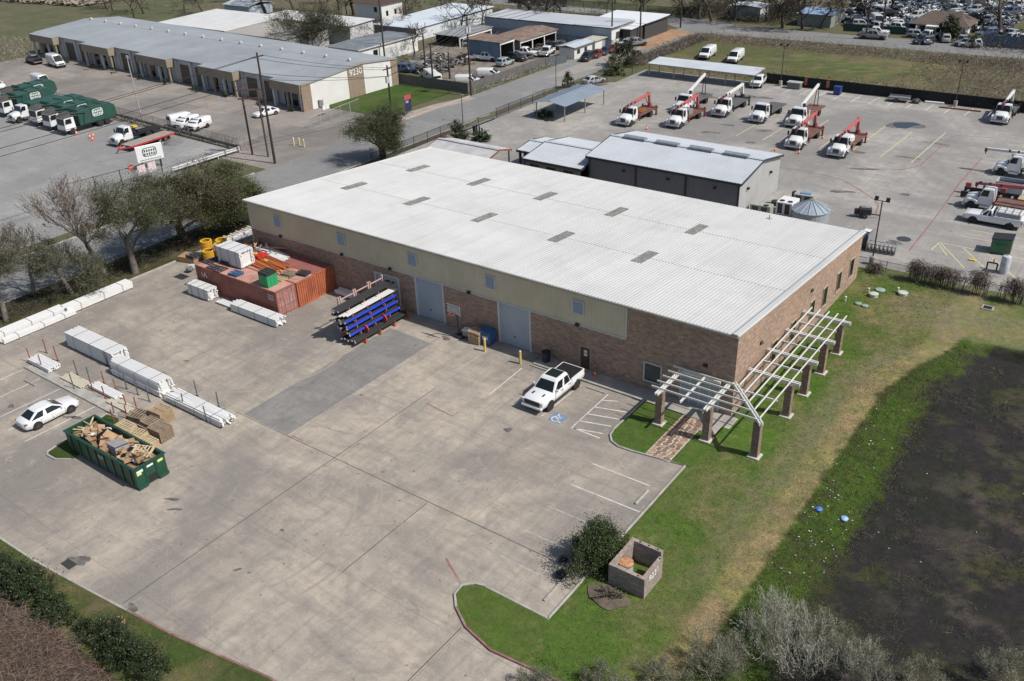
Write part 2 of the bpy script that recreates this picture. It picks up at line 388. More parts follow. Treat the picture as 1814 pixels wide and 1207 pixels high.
# oil stains with a shape of their own
OIL = M('oil_stain', (.12, .11, .10), .75, 0, .45, 2.5, 0, 30, (.26,.24,.215), 1.3, damt=.9)
WSP = M('lime_spill', (.55, .54, .52), .95, 0, .2, 3)
def blot(parent, c, rx, ry, rot=0, mat=OIL, z=.026, seed=0, name='oil_stain'):
    r = random.Random(seed + int(c[0]*31 + c[1]*17)); n = 28; m = MB(); ps = []; ph = r.uniform(0,6)
    for k in range(n):
        t = 2*math.pi*k/n; q = 1 + .22*math.sin(2*t+ph) + .16*math.sin(3*t+2*ph) + r.uniform(-.07,.07)
        x, y = rx*q*math.cos(t), ry*q*math.sin(t)
        ps.append((c[0] + x*math.cos(rot) - y*math.sin(rot), c[1] + x*math.sin(rot) + y*math.cos(rot)))
    m.sheet(ps, z); return m.build(name, mat, parent, fix=False)
for px, rx, ry, ro in (((-13.28, -10.71), .35, .25, .2), ((-27.79, -30.28), .5, .16, .6), ((-26.71, -30.87), .45, .15, .6), ((-21.00, -37.97), .45, .25, -.1), ((-26.53, -2.15), .5, .3, 0), ((-44.41, -23.97), .3, .2, 0),
                   ((-18.88, -28.19), .15, .1, 0), ((-26.27, -13.26), .2, .1, .4), ((-43.32, -17.71), .3, .12, .3), ((-18.39, -32.31), .25, .12, .8), ((-43.44, -28.39), .7, .22, .5), ((-47.81, -29.28), .5, .3, .1), ((-49.42, -30.32), .4, .22, .1)):
    blot(LOT, px, rx, ry, ro)
gr = MB(); c0 = (-27.80, -38.04)
gr.box(c0[0]-.5, c0[1]-.28, .021, c0[0]+.5, c0[1]+.28, .03)
for k in range(11): gr.box(c0[0]-.48+.093*k, c0[1]-.26, .03, c0[0]-.44+.093*k, c0[1]+.26, .05, 1)
gr.build('drain_grate', [flat('drain_dark', (.012,.012,.012)), M('drain_iron', (.12,.115,.11), .6, .6)], LOT)
blot(LOT, (c0[0]+.2, c0[1]+.55), .9, .35, .3)

def kerb(path, name='kerb', mat=None, wd=.15, h=.14, z=0):
    m = MB(); n = len(path); L = []; Rr = []
    for i, p in enumerate(path):
        a = Vector(path[max(0, i-1)]); b = Vector(path[min(n-1, i+1)])
        d = (b - a).normalized(); s = Vector((-d.y, d.x))
        L.append(Vector(p) + s*wd/2); Rr.append(Vector(p) - s*wd/2)
    rings = [[(l.x,l.y,z), (l.x,l.y,z+h-.02), (l.x*.85+r.x*.15,l.y*.85+r.y*.15,z+h), (l.x*.1+r.x*.9,l.y*.1+r.y*.9,z+h), (r.x,r.y,z+h-.03), (r.x,r.y,z)] for l, r in zip(L, Rr)]
    m.loft(rings); o = m.build(name, mat or KERB); tag(o, kind='structure'); return o
kerb(arc_e + [(-.05,-24.8)]); kerb([(-.0,-24.8), (-4.6,-24.8)]); kerb(arc_s[:5])
kerb(arc_s[4:], mat=KRED)
kerb([(-62.8,-39.45), (-36,-39.35), (-30,-39.15), (-24,-38.6), (-21,-38.3)]); kerb([(-21,-38.3), (-17.4,-37.95), (-10.1,-36.8), (4,-36.45), (50,-36.85)], mat=KRED)
kerb([(-62.85,-39.4), (-62.85,7.5)])
# raised grass islands
def island(name, poly, cf, z=.1):
    m = MB(); m.prism(poly, 'z', 0, z); o = m.build(name, MT_TURF)
    a = o.data.color_attributes.new('Col', 'FLOAT_COLOR', 'POINT')
    cs = []
    for v in o.data.vertices: cs += [*cf, 1]
    a.data.foreach_set('color', cs); return tag(o, kind='structure')
island('entrance_lawn', [(-6.52,-1.8), (-6.52,-6.3), (-6.38,-7.05), (-5.9,-7.67), (-5.2,-7.97), (-4.2,-7.92), (-3.15,-7.8), (-3.15,-1.8)], (.068,.108,.026), .104)
island('entrance_lawn', [(-1.2,-7.55), (-.05,-7.4), (.4,-7.4), (.4,-1.0), (-1.2,-1.0)], (.074,.116,.028), .104)
island('end_lawn', [(-5.75,-25.6), (-5.2,-25.05), (-4.6,-24.87), (.05,-24.87), (.4,-24.87), (.4,-28.25), (-1.4,-28.42), (-3.6,-27.85), (-5.0,-27.0), (-5.68,-26.2)], (.08,.115,.030), .108)
island('parking_island', [(-41.4,-26.7), (-40.1,-26.5), (-38.9,-27.2), (-38.2,-31.5), (-39.2,-32.2), (-40.5,-32.2)], (.042,.068,.018), .104)
kerb([(-41.5,-26.6), (-40.6,-32.15), (-40.2,-32.4), (-39.2,-32.35), (-38.2,-31.7)])
kerb([(-54.6,-26.35), (-40.6,-26.35)])
sw = MB(); sw.box(-54.4,-26.25,.021,-41,-25.4,.075); tag(sw.build('storage_kerb_strip', KERB), kind='structure')
m = MB(); m.box(-17.3,-1.7,0,-6.7,-.04,.13); m.box(-6.7,-1.7,0,.6,-.04,.128); m.box(-1.35,-3.0,.0,.0,-1.71,.125)
tag(m.build('sidewalk', M('sidewalk_concrete', (.34,.32,.29), .9, 0, .2, 1.2, .2, 30, (.2,.185,.17), .8)), kind='structure')
def vgrass(x, y):
    n = nz(x, y, .25, 2); return lerp3((.058,.078,.026), (.125,.108,.06), sm(-.3, .5, n + .5*nz(x, y, 1.2, 4)))
KY = [(-63,-39.45), (-36,-39.35), (-30,-39.15), (-24,-38.6), (-21,-38.3), (-17.4,-37.95), (-10.1,-36.8), (4,-36.45), (50,-36.85)]
def kerb_y(x):
    for a, b in zip(KY, KY[1:]):
        if a[0] <= x <= b[0]: return a[1]+(b[1]-a[1])*(x-a[0])/(b[0]-a[0])
    return KY[0][1]
vs = []; cs = []; fs = []; nx = 150; ny = 40
for j in range(ny):
    for i in range(nx):
        x = -62.9 + 69*i/(nx-1); y = kerb_y(x) - .02 - 22*(j/(ny-1))**1.6; vs.append((x, y, .115 + .03*nz(x, y, .6, 3))); cs += [*vgrass(x, y), 1]
fs = [(j*nx+i+1, j*nx+i, (j+1)*nx+i, (j+1)*nx+i+1) for j in range(ny-1) for i in range(nx-1)]
me = bpy.data.meshes.new('roadside_verge'); me.from_pydata(vs, [], fs); me.materials.append(MT_TURF); at = me.color_attributes.new('Col', 'FLOAT_COLOR', 'POINT'); at.data.foreach_set('color', cs); tag(ob('roadside_verge', me), kind='structure')
grid_sheet('tree_verge', -69.2, -62.9, -70, 30, .8, lambda x, y: .06 + .03*nz(x, y, .5, 1), lambda x, y: lerp3((.052,.052,.025), (.11,.09,.06), sm(-.3, .5, nz(x, y, .5, 2))))

# flagstone path at the entrance
fp = MB(); fp.box(-3.13,-7.75,.0,-1.22,-1.72,.1); tag(fp.build('stone_path', M('path_mortar', (.48,.45,.41), .95, 0, .2, 3)), kind='structure')
path = bpy.data.objects['stone_path']
stm = [M('flagstone_rust', (.27,.15,.085), .85, 0, .3, 3, .3, 12), M('flagstone_brown', (.20,.13,.09), .85, 0, .3, 3, .3, 12), M('flagstone_buff', (.34,.24,.155), .85, 0, .3, 3, .3, 12)]
r = random.Random(3)
for j in range(15):
    off = r.random()*.2
    xcuts = [-3.1]
    while xcuts[-1] < -1.6: xcuts.append(xcuts[-1] + r.uniform(.28, .55))
    xcuts[-1] = -1.25
    for i in range(len(xcuts)-1):
        xa, xb = xcuts[i]+.03, xcuts[i+1]-.03; ya, yb = -7.7+.395*j+.03, -7.7+.395*(j+1)-.03
        cx, cy = (xa+xb)/2, (ya+yb)/2; n = 7; ph = r.random()
        ps = []
        for k in range(n):
            t = 2*math.pi*(k+ph)/n; q = r.uniform(.92, 1.18)
            ps.append((min(xb, max(xa, cx + (xb-xa)*.56*q*math.cos(t))), cy + max(-.2, min(.2, .21*q*math.sin(t)))))
        s = MB(); s.prism(ps, 'z', .09, .118 + r.random()*.012); s.build('flagstone', r.choice(stm), path)

# ---- streets and neighbouring yards
STREET = [(-79.2,-120), (-69.2,-120), (-69.2,118), (-67.5,127), (-63,133.5), (-56,136.5), (60,141), (60,150), (-64,146.5), (-70,150), (-150,158), (-260,170), (-260,163), (-150,150.5), (-84,146), (-75,138), (-77.5,122), (-79.2,116)]
m = MB(); m.sheet(STREET, .012); tag(m.build('street', ASPH, fix=False), kind='structure')
kerb([(-69.1,-90), (-69.1,60)], h=.12, wd=.2); kerb([(-79.3,-60), (-79.3,20)], h=.12, wd=.2); kerb([(-79.3,50), (-79.3,68)], h=.1, wd=.2)
paving('truck_yard', [(-260,-60), (-81.5,-60), (-81.5,12), (-90,15.5), (-90,25.6), (-260,29.5)], [-260 + 9*k for k in range(21)], [-60 + 9*k for k in range(11)], CONW, .016, .006)
COURT = paving('court', [(-190,29.6), (-122,27.3), (-90,26.2), (-90,22), (-79.2,22), (-79.2,50), (-93.5,50), (-97.3,49), (-97.3,47.5), (-190,52)], [-190 + 7.4*k for k in range(16)], [22 + 4.3*k for k in range(8)], CONM, .018, .008)
for k, c in enumerate(((-104.80, 45.56), (-117.10, 44.10), (-142.68, 43.81))):
    blot(COURT, c, .9, .55, .1, BPAINT, .026, k, 'accessible_marking')
YARD = paving('crane_yard', [(-67.5,36), (-55,31.8), (-1.2,31.8), (3,33), (60,33), (60,99.4), (-41,99.4), (-62,99.4), (-62,88), (-67.5,84)], [-70 + 9.2*k for k in range(15)], [31 + 8.6*k for k in range(9)], CONY, .016, .008)
for k in range(16): line(YARD, (-33 + 2.85*k, 99), (-33.3 + 2.85*k, 94.3), PAINT, .13)
for k in range(7): line(YARD, (-29.5 + 4.1*k, 84 - (k % 3)), (-29.9 + 4.1*k, 68), YPAINT, .13)
for a, b in (((6.5,47.8),(13.5,48.0)), ((5.9,45.6),(13.5,45.7)), ((4.5,42.6),(4.3,40.2)), ((4.5,42.6),(14,42.5)), ((4.7,42.4),(8.2,37.2)), ((6.9,42.4),(10.6,37.2)), ((9.1,42.4),(12.9,37.2)), ((4.5,42.2),(6,39.5))): line(YARD, a, b, YPAINT, .12)
def rline(pts, wd=.16):
    for a, b in zip(pts, pts[1:]): line(YARD, a, b, RPAINT, wd, .024, 'fire_lane_line')
rline([(-19.23, 57.64), (-15.55, 57.93), (-10.86, 57.09), (-7.96, 54.68), (-5.05, 51.82), (-4.15, 50.17), (-3.55, 46.95)])
rline([(-13.86, 63.73), (-9.17, 62.94), (-5.38, 64.61), (-3.99, 67.26), (-3.93, 73.93), (-3.60, 83.17)])
rline([(-3.60, 83.17), (1.32, 84.37)]); rline([(2.44, 38.71), (2.35, 47.89), (1.85, 62.83), (1.95, 74.48)])
for c, rx, ry, ro in (((-33.89, 67.81), 1.2,.6,.2), ((-33.21, 72.62), 1.0,.5,.2), ((-26.77, 66.03), .9,.4,.5), ((-27.48, 72.40), 1.0,.7,.2), ((-12.57, 69.00), 1.1,.5,.1), ((-6.12, 69.85), 1.6,.4,.1), ((-43.04, 86.45), 1.7,.9,0), ((-36.54, 89.93), 2.6,.9,0),
                  ((-2.63, 55.50), .7,.35,0), ((-4.58, 77.97), 1.6,.3,0), ((-9.71, 62.37), 1.8,.35,.3), ((-9.37, 52.67), 1.3,.5,.3), ((0.58, 40.22), 1.0,.45,.1), ((1.77, 69.03), 1.6,.35,.1)):
    blot(YARD, c, rx, ry, ro, z=.022)
PUD = flat('puddle_water', (.03,.035,.045), .04); 
blot(YARD, (-10.86, 85.03), 2.2, 2.1, .4, OIL, .021); blot(YARD, (-10.86, 85.03), 1.75, 1.6, .4, PUD, .026, 5, 'puddle')
m = MB(); c0 = (1.11, 41.63); m.cyl((c0[0],c0[1],.017), (c0[0],c0[1],.025), .75, n=20); m.build('manhole_cover', flat('manhole_iron', (.05,.05,.05)), YARD)
DIRT = M('bare_dirt', (.20,.175,.145), .95, 0, .3, .5, .4, 8, (.10,.09,.075), .3)
m = MB(); m.sheet([(-97,68.6), (-80.2,68.9), (-80.2,92), (-77,96), (-69.2,97), (-69.2,119), (-79.2,119), (-97,119), (-113,119), (-113,88), (-97,88)], .009); tag(m.build('scrap_lot', DIRT, fix=False), kind='structure')
m = MB(); m.sheet([(-75.82, 98.58), (-76.87, 112.23), (-74.42, 118.51), (-70.09, 113.11), (-68.95, 102.05), (-72.78, 87.90), (-75.27, 84.10)], .018); tag(m.build('parking_apron', concrete('apron_concrete', (.33,.30,.26), (.36,.31,.26), (.22,.2,.18), .6, .05), fix=False), kind='structure')
m = MB(); m.sheet([(-75.96, 116.47), (-76.13, 137.07), (-69.85, 135.65), (-70.31, 128.45), (-70.12, 115.55)], .016); tag(m.build('red_dirt_yard', M('red_dirt', (.33,.20,.12), .95, 0, .2, .6, .3, 6), fix=False), kind='structure')
def field_c(x, y):
    n = nz(x, y, .06, 2); n2 = nz(x, y, .3, 6); n3 = nz(x, y, .9, 1)
    c = lerp3((.145,.125,.075), (.088,.095,.04), sm(-.25, .3, n + .5*n2 + .3*n3))
    bx = math.exp(-(((x+26)/9)**2 + ((y-117)/5)**2)) + .7*math.exp(-(((x+42)/9)**2 + ((y-121)/4)**2))
    c = lerp3(c, (.05,.10,.02), min(1, bx*1.1)*sm(-.5, .3, n2 + n3))
    br = max(sm(126, 131, y + 3*n), sm(-20, -8, x + 6*n)*.9, .8*sm(.1, .5, n2 + .5*n3))
    return lerp3(c, lerp3((.13,.105,.08), (.09,.08,.055), sm(-.3, .4, n3)), br)
grid_sheet('field', -68.8, 60, 99.6, 136, 1.0, lambda x, y: .03 + .05*nz(x, y, .3, 4), field_c)
def lot_c(x, y): return lerp3((.042,.08,.018), (.07,.09,.03), sm(-.3, .4, nz(x, y, .3, 2)))
grid_sheet('mall_lawn', -97, -83.5, 50, 68.4, .7, lambda x, y: .05, lot_c)
m = MB(); m.sheet([(-81.84, 52.03), (-81.14, 60.48), (-79.09, 67.15), (-77.05, 66.93), (-78.61, 58.96), (-78.71, 49.94)], .02); tag(m.build('roadside_strip', M('strip_concrete', (.33,.27,.23), .9, 0, .2, .5), fix=False), kind='structure')
grid_sheet('street_verge', -81.0, -79.2, 69, 97, .6, lambda x, y: .05, lambda x, y: lerp3((.06,.12,.02), (.16,.13,.08), sm(-.2, .5, nz(x, y, .5, 7))))

# ================================================================ the warehouse
def brickmat(name, c1, c2, mort, bw=.40, bh=.20, rough=.9, rel=.6):
    m, t, b = nodes(name); tc = N(t, 'ShaderNodeTexCoord'); sp = N(t, 'ShaderNodeSeparateXYZ'); t.links.new(tc.outputs['Object'], sp.inputs[0])
    ad = N(t, 'ShaderNodeMath', operation='ADD'); t.links.new(sp.outputs[0], ad.inputs[0]); t.links.new(sp.outputs[1], ad.inputs[1])
    cb = N(t, 'ShaderNodeCombineXYZ'); t.links.new(ad.outputs[0], cb.inputs[0]); t.links.new(sp.outputs[2], cb.inputs[1])
    br = N(t, 'ShaderNodeTexBrick'); t.links.new(cb.outputs[0], br.inputs['Vector'])
    br.inputs['Color1'].default_value = (*c1, 1); br.inputs['Color2'].default_value = (*c2, 1); br.inputs['Mortar'].default_value = (*mort, 1)
    br.inputs['Scale'].default_value = 1.0; br.inputs['Brick Width'].default_value = bw; br.inputs['Row Height'].default_value = bh
    br.inputs['Mortar Size'].default_value = .008; br.inputs['Bias'].default_value = 0
    v = tc.outputs['Object']
    a = mix(t, ramp(t, noi(t, v, 5.5, 5, .75), [(.3, g3(0)), (.72, g3(.85))]), br.outputs['Color'], mix(t, 1, br.outputs['Color'], (.5,.47,.46), 'MULTIPLY'))
    mp = N(t, 'ShaderNodeMapping'); mp.inputs['Scale'].default_value = (1, 1, 5); t.links.new(v, mp.inputs[0])
    a = mix(t, ramp(t, noi(t, mp.outputs[0], 1.6, 4, .7), [(.5, g3(0)), (.75, g3(.5))]), a, tuple(min(1, x*1.7) for x in c1))
    a = mix(t, ramp(t, noi(t, v, .25, 5, .6), [(.45, g3(0)), (.75, g3(.35))]), a, mix(t, 1, a, g3(.6), 'MULTIPLY'))
    t.links.new(a, b.inputs['Base Color']); b.inputs['Roughness'].default_value = rough
    h = mix(t, .6, noi(t, v, 9, 5, .8), br.outputs['Fac']); bump(t, b, noi(t, v, 8, 5, .8), rel, .06)
    MATS[name] = m; return m
BRICK = brickmat('split_face_block', (.50,.355,.265), (.34,.24,.175), (.29,.23,.19))
BRICKP = brickmat('pillar_block', (.34,.25,.195), (.25,.18,.14), (.26,.21,.175), .3, .15)
def seam(name, c, rough=.45, metal=0., dirt=(.3,.29,.27)): return M(name, c, rough, metal, .07, .6, 0, 30, dirt, .5, damt=.35)
ROOFW = M('white_roof_steel', (.56,.56,.55), .5, 0, .04, .22, 0, 30, (.47,.465,.45), .18, damt=.6)
_t = ROOFW.node_tree; _b = _t.nodes['Principled BSDF']; _v = coords(_t); _mp = N(_t, 'ShaderNodeMapping'); _mp.inputs['Scale'].default_value = (1.6, .06, 1); _t.links.new(_v, _mp.inputs[0])
_old = _b.inputs['Base Color'].links[0].from_socket
_c = mix(_t, ramp(_t, noi(_t, _mp.outputs[0], 1.0, 5, .65), [(.42, g3(0)), (.72, g3(.5))]), _old, mix(_t, 1.0, _old, (.80,.79,.77), 'MULTIPLY'))
_c = mix(_t, ramp(_t, noi(_t, _v, .07, 4, .6), [(.4, g3(0)), (.65, g3(.45))]), _c, mix(_t, 1.0, _c, (.88,.88,.87), 'MULTIPLY')); _t.links.new(_c, _b.inputs['Base Color'])
SIDING = M('tan_wall_steel', (.565,.515,.375), .5, 0, .07, .5, 0, 30, (.47,.425,.31), .6, damt=.5)
GUT = M('grey_gutter_steel', (.36,.355,.33), .5, 0, .1, 1, 0, 30, (.22,.21,.19), .8, damt=.5)
TRIMW = flat('pale_trim_steel', (.58,.585,.57), .5)
DOORG = M('roller_door_steel', (.38,.44,.49), .5, 0, .05, .6, 0, 30, (.30,.35,.39), .7, damt=.5)
GLASSD = flat('dark_glass', (.012,.018,.02), .08); GLASSB = flat('blue_glass', (.03,.05,.06), .06)
BLACK = flat('black_metal', (.018,.018,.02), .5); WHITE = M('white_paint', (.78,.78,.76), .5, 0, .04, 1.5, 0, 30, (.62,.61,.58), 1.0, damt=.4)
def rib_sheet(L, W, pitch, rh, rw, th=.03, along='y'):
    """corrugated sheet: ribs every `pitch` across L, running over W (local x across, y along the ribs, z up)"""
    m = MB(); prof = [(0, 0)]; x = pitch/2
    while x < L - rw:
        prof += [(x - rw*.5, 0), (x - rw*.25, rh), (x + rw*.25, rh), (x + rw*.5, 0)]; x += pitch
    prof.append((L, 0)); n = len(prof)
    vs = [(p, 0, z) for p, z in prof] + [(p, W, z) for p, z in prof] + [(0, 0, -th), (L, 0, -th), (0, W, -th), (L, W, -th)]
    fs = [(k, k+1, n+k+1, n+k) for k in range(n-1)]
    a = 2*n
    fs += [(a, a+2, a+3, a+1), tuple([a] + [a+1] + list(range(n-1, -1, -1))), tuple([a+2] + list(range(n, 2*n)) + [a+3]), (a, 0, n, a+2), (n-1, a+1, a+3, 2*n-1)]
    return m.add(vs, fs)
LB, WB, HE, SL = 54.71, 29.36, 7.2, .08
WH = thing('warehouse', 'long warehouse with ribbed white roof, tan upper siding and brown block walls', 'warehouse', (0,0,0))
DOORS = [(-31.7,-28.39,4.12), (-22.02,-18.68,4.12), (-36.9,-33.9,3.3)]
# block walls
m = MB()
xs_ = [-LB]
for a, b, h in sorted(DOORS): xs_ += [a, b]
xs_.append(-9.34)
for k in range(0, len(xs_), 2): m.box(xs_[k], 0, 0, xs_[k+1], .3, 4.12)
m.box(-36.9, 0, 3.3, -33.9, .3, 4.12)
m.box(-9.34, 0, 0, 0, .3, HE-.1)
m.build('front_wall', BRICK, WH)
m = MB(); m.prism([(.3,0), (WB,0), (WB,HE-SL*WB-.08), (.3,HE-.12)], 'x', -.3, 0); m.build('side_wall', BRICK, WH)
m = MB(); m.box(-LB, WB-.3, 0, -.3, WB, HE-SL*WB-.08); m.build('back_wall', BRICK, WH)
m = MB(); m.prism([(.3,0), (WB-.3,0), (WB-.3,HE-SL*WB-.08), (.3,HE-.12)], 'x', -LB, -LB+.3); m.build('end_wall', SIDING, WH)
# tan siding, panel by panel
npan = 15; pw = (LB-9.34)/npan
pan = rib_sheet(pw-.006, HE-.1-4.12, .3, .03, .09, .02)
pm = pan.mesh('siding_panel', SIDING)
for k in range(npan):
    o = ob('siding_panel', pm, WH, (-LB+k*pw, .0, 4.12)); o.rotation_euler = (R(90), 0, 0); o.location.y = -.02
m = MB(); m.box(-LB, .001, 4.14, -9.36, .29, HE-.1); m.build('upper_wall', SIDING, WH)
# roof in three lapped courses
ya, yb = -.35, WB+.25
laps = [ya, 10.1, 19.6, yb]
for k in range(3):
    a, b = laps[k], laps[k+1] + (.12 if k < 2 else 0)
    s = rib_sheet(LB+.35, (b-a)*math.sqrt(1+SL*SL), .305, .03, .10, .04).mesh('roof_course', ROOFW)
    o = ob('roof_course', s, WH, (-LB-.15, a, HE - SL*a + .012*(2-k))); o.rotation_euler = (-math.atan(SL), 0, 0)
for k in (1, 2):
    m = MB()
    for i in range(179):
        x = -LB - .15 + .1525 + .305*i + .1525
        m.obox((x, laps[k]+.1, HE - SL*laps[k] + .035), (.12,.07,.012), Matrix.Rotation(-math.atan(SL), 3, 'X'))
    tag(m.build('lap_fixings', flat('roof_screw_grey', (.22,.22,.21)), WH), kind='stuff')
SKYL = M('aged_skylight', (.20,.19,.175), .45, 0, .2, 2, 0, 30, (.33,.32,.31), 2, damt=.6)
skm = rib_sheet(1.05, 3.3, .305, .045, .09, .02).mesh('skylight', SKYL)
for q in ((-49.12, 20.51), (-49.65, 10.52), (-39.94, 20.32), (-40.44, 10.46), (-30.94, 20.38), (-31.47, 10.44), (-22.08, 20.22), (-22.23, 10.25), (-13.13, 20.15), (-13.34, 10.20)):
    y0 = q[1]-1.65; o = ob('skylight', skm, WH, (q[0]-.5, y0, HE - SL*y0 + .055)); o.rotation_euler = (-math.atan(SL), 0, 0)
# gutters, rake trim and posts
m = MB()
for k in range(8): m.prism([(-.32,HE-.2), (-.42,HE-.02), (-.42,HE+.02), (-.18,HE+.02), (-.15,HE-.2)], 'x', -LB-.1+k*6.86, -LB-.1+(k+1)*6.86-.02)
m.build('gutter', GUT, WH)
m = MB(); m.prism([(-.4,HE-.12), (-.4,HE+.16), (WB+.3,HE-SL*WB+.13), (WB+.3,HE-SL*WB-.15)], 'x', .02, .09); m.prism([(-.4,HE+.07), (-.4,HE+.165), (WB+.3,HE-SL*WB+.135), (WB+.3,HE-SL*WB+.05)], 'x', -.28, .02); m.build('rake_trim', ROOFW, WH)
m = MB(); m.prism([(-.4,HE+.10), (-.4,HE+.172), (WB+.3,HE-SL*WB+.142), (WB+.3,HE-SL*WB+.08)], 'x', -.36, -.285); m.build('rake_seam', flat('seam_blue_steel', (.2,.24,.28)), WH)  # thin blue-grey line beside the white rake trim
m = MB(); m.prism([(-.4,HE-.12), (-.4,HE+.1), (WB+.3,HE-SL*WB+.08), (WB+.3,HE-SL*WB-.15)], 'x', -LB-.2, -LB-.15); m.build('rake_trim', TRIMW, WH)
m = MB(); m.box(-LB, -.09, 4.04, -9.3, -.003, 4.13); m.build('siding_ledge', TRIMW, WH)
m = MB(); m.box(-9.34, -.05, 4.14, -9.24, -.003, HE-.15); m.build('corner_trim', TRIMW, WH)
m = MB(); m.box(-LB-.06, -.06, 0, -LB+.05, .05, HE-.15); m.build('corner_trim', TRIMW, WH)
# roller doors
for a, b, h in DOORS:
    d = MB(); n = int(h/.11)
    for k in range(n): d.box(a+.06, .05 + (.012 if k % 2 else 0), h*k/n, b-.06, .09, h*(k+1)/n - .004)
    do = d.build('roller_door', DOORG, WH)
    for q in (a-.01, b+.01): f = MB(); f.box(q-.08, -.06, 0, q+.08, .06, h); f.build('door_jamb', TRIMW, do)
    if h < 4: f = MB(); f.box(a+.07, -.05, h-.1, b-.07, .05, h+.03); f.build('door_head', TRIMW, do)
    hd = MB(); hd.box((a+b)/2-.12, .03, .9, (a+b)/2+.02, .05, 1.05); hd.build('door_handle', BLACK, do)
# louvres in the siding
for q in ((-50.23, 5.77), (-41.00, 5.73), (-31.78, 5.73), (-22.78, 5.64), (-13.76, 5.68)):
    x, z = q[0], 5.72
    f = MB()
    for bx in ((x-.55,z-.62,x+.55,z-.55), (x-.55,z+.55,x+.55,z+.62), (x-.55,z-.55,x-.48,z+.55), (x+.48,z-.55,x+.55,z+.55)): f.box(bx[0], -.13, bx[1], bx[2], -.055, bx[3])
    f.box(x-.48,-.06,z-.55,x+.48,-.05,z+.55)
    lv = f.build('louvre', TRIMW, WH)
    for k in range(11):
        s = MB(); s.obox((x, -.09, z-.5+.1*k), (.95,.075,.012), Matrix.Rotation(R(38), 3, 'X')); s.build('blade', M('louvre_steel', (.46,.51,.55), .5, 0, .06), lv)
# personnel door, window, entrance
m = MB(); m.box(-13.55,-.03,.13,-12.65,.02,2.15); pd = m.build('personnel_door', M('brown_door_paint', (.09,.048,.035), .5, 0, .12), WH)
m = MB()
for bx in ((-13.66,.13,-13.55,2.26), (-12.65,.13,-12.54,2.26), (-13.55,2.15,-12.65,2.26)): m.box(bx[0],-.045,bx[1],bx[2],.02,bx[3])
m.build('door_frame', M('tan_frame', (.36,.28,.21), .6), pd)
for z in (1.35, 1.66):
    m = MB(); m.box(-13.22,-.04,z,-12.9,-.031,z+.24); m.build('door_notice', flat('paper', (.75,.75,.74)), pd)
m = MB(); m.box(-12.82,-.07,1.0,-12.74,-.03,1.08); m.build('door_knob', BLACK, pd)
def window(x0, z0, x1, z1, bars=0, par=WH):
    m = MB(); m.box(x0,-.02,z0,x1,.01,z1); wn = m.build('window', GLASSB, par); f = MB()
    for bx in ((x0-.09,z0-.09,x1+.09,z0), (x0-.09,z1,x1+.09,z1+.09), (x0-.09,z0,x0,z1), (x1,z0,x1+.09,z1)): f.box(bx[0],-.07,bx[1],bx[2],.01,bx[3])
    f.build('window_frame', TRIMW, wn); return wn
a = (-7.52, 0.39); b = (-6.14, 2.27)
window(a[0], .95, b[0]+.05, 2.5)
ex0, ex1 = -4.35, -1.1
m = MB(); m.box(ex0,-.02,.13,ex1,.01,2.75); en = m.build('entrance', M('entrance_panel', (.33,.39,.42), .35, 0, .05), WH)
for k in range(5):
    x = ex0 + (ex1-ex0)*k/4; m = MB(); m.box(x-.035,-.05,.13,x+.035,-.021,2.75); m.build('mullion', TRIMW, en)
m = MB(); m.box(ex0-.1,-.3,2.76,ex1+.1,-.02,2.98); m.build('entrance_canopy', WHITE, en)
# windows and lamps on the long side wall
for q in ((26.92, 2.17), (23.32, 2.01), (19.60, 1.93), (16.35, 1.92), (11.87, 2.27), (7.75, 1.69)):
    y = q[0]; m = MB(); m.box(-.01, y-.5, 1.15, .02, y+.5, 3.0); wn = m.build('window', GLASSD, WH); f = MB()
    for bx in ((y-.6,1.02,y+.6,1.15), (y-.57,3.0,y+.57,3.08), (y-.57,1.15,y-.5,3.0), (y+.5,1.15,y+.57,3.0)): f.box(-.01, bx[0], bx[1], .07, bx[2], bx[3])
    f.build('window_frame', M('buff_stone_frame', (.42,.34,.27), .8), wn)
def lamp(p, ax):
    m = MB()
    if ax == 'x': m.prism([(p[1]-.0,p[2]+.12), (p[1]-.0,p[2]-.12), (p[1]-.16,p[2]-.12), (p[1]-.16,p[2]-.02)], 'x', p[0]-.18, p[0]+.18)
    else: m.prism([(0,p[2]+.12), (0,p[2]-.12), (.16,p[2]-.12), (.16,p[2]-.02)], 'y', p[1]-.18, p[1]+.18)
    m.build('wall_lamp', M('bronze_metal', (.05,.042,.035), .5, .3), WH)
for q in ((15.59, 4.11), (4.65, 4.01)): lamp((0, q[0], 4.4), 'y')
for q in (((-25.21, 4.09)), ((-13.82, 4.05)), ((-34.72, 3.76)), ((-41.13, 4.15)), ((-50.06, 4.32))): lamp((q[0], -.09, 4.15), 'x')
q = (-2.40, 3.98); lamp((q[0], 0, 3.9), 'x')
# roof vent pipe
q = (-8.86, 27.80); m = MB(); z = HE - SL*q[1]; m.cyl((q[0],q[1],z), (q[0],q[1],z+.4), .06, n=8); m.box(q[0]-.25,q[1]-.2,z+.03,q[0]+.25,q[1]+.2,z+.06); m.build('vent_pipe', GUT, WH)

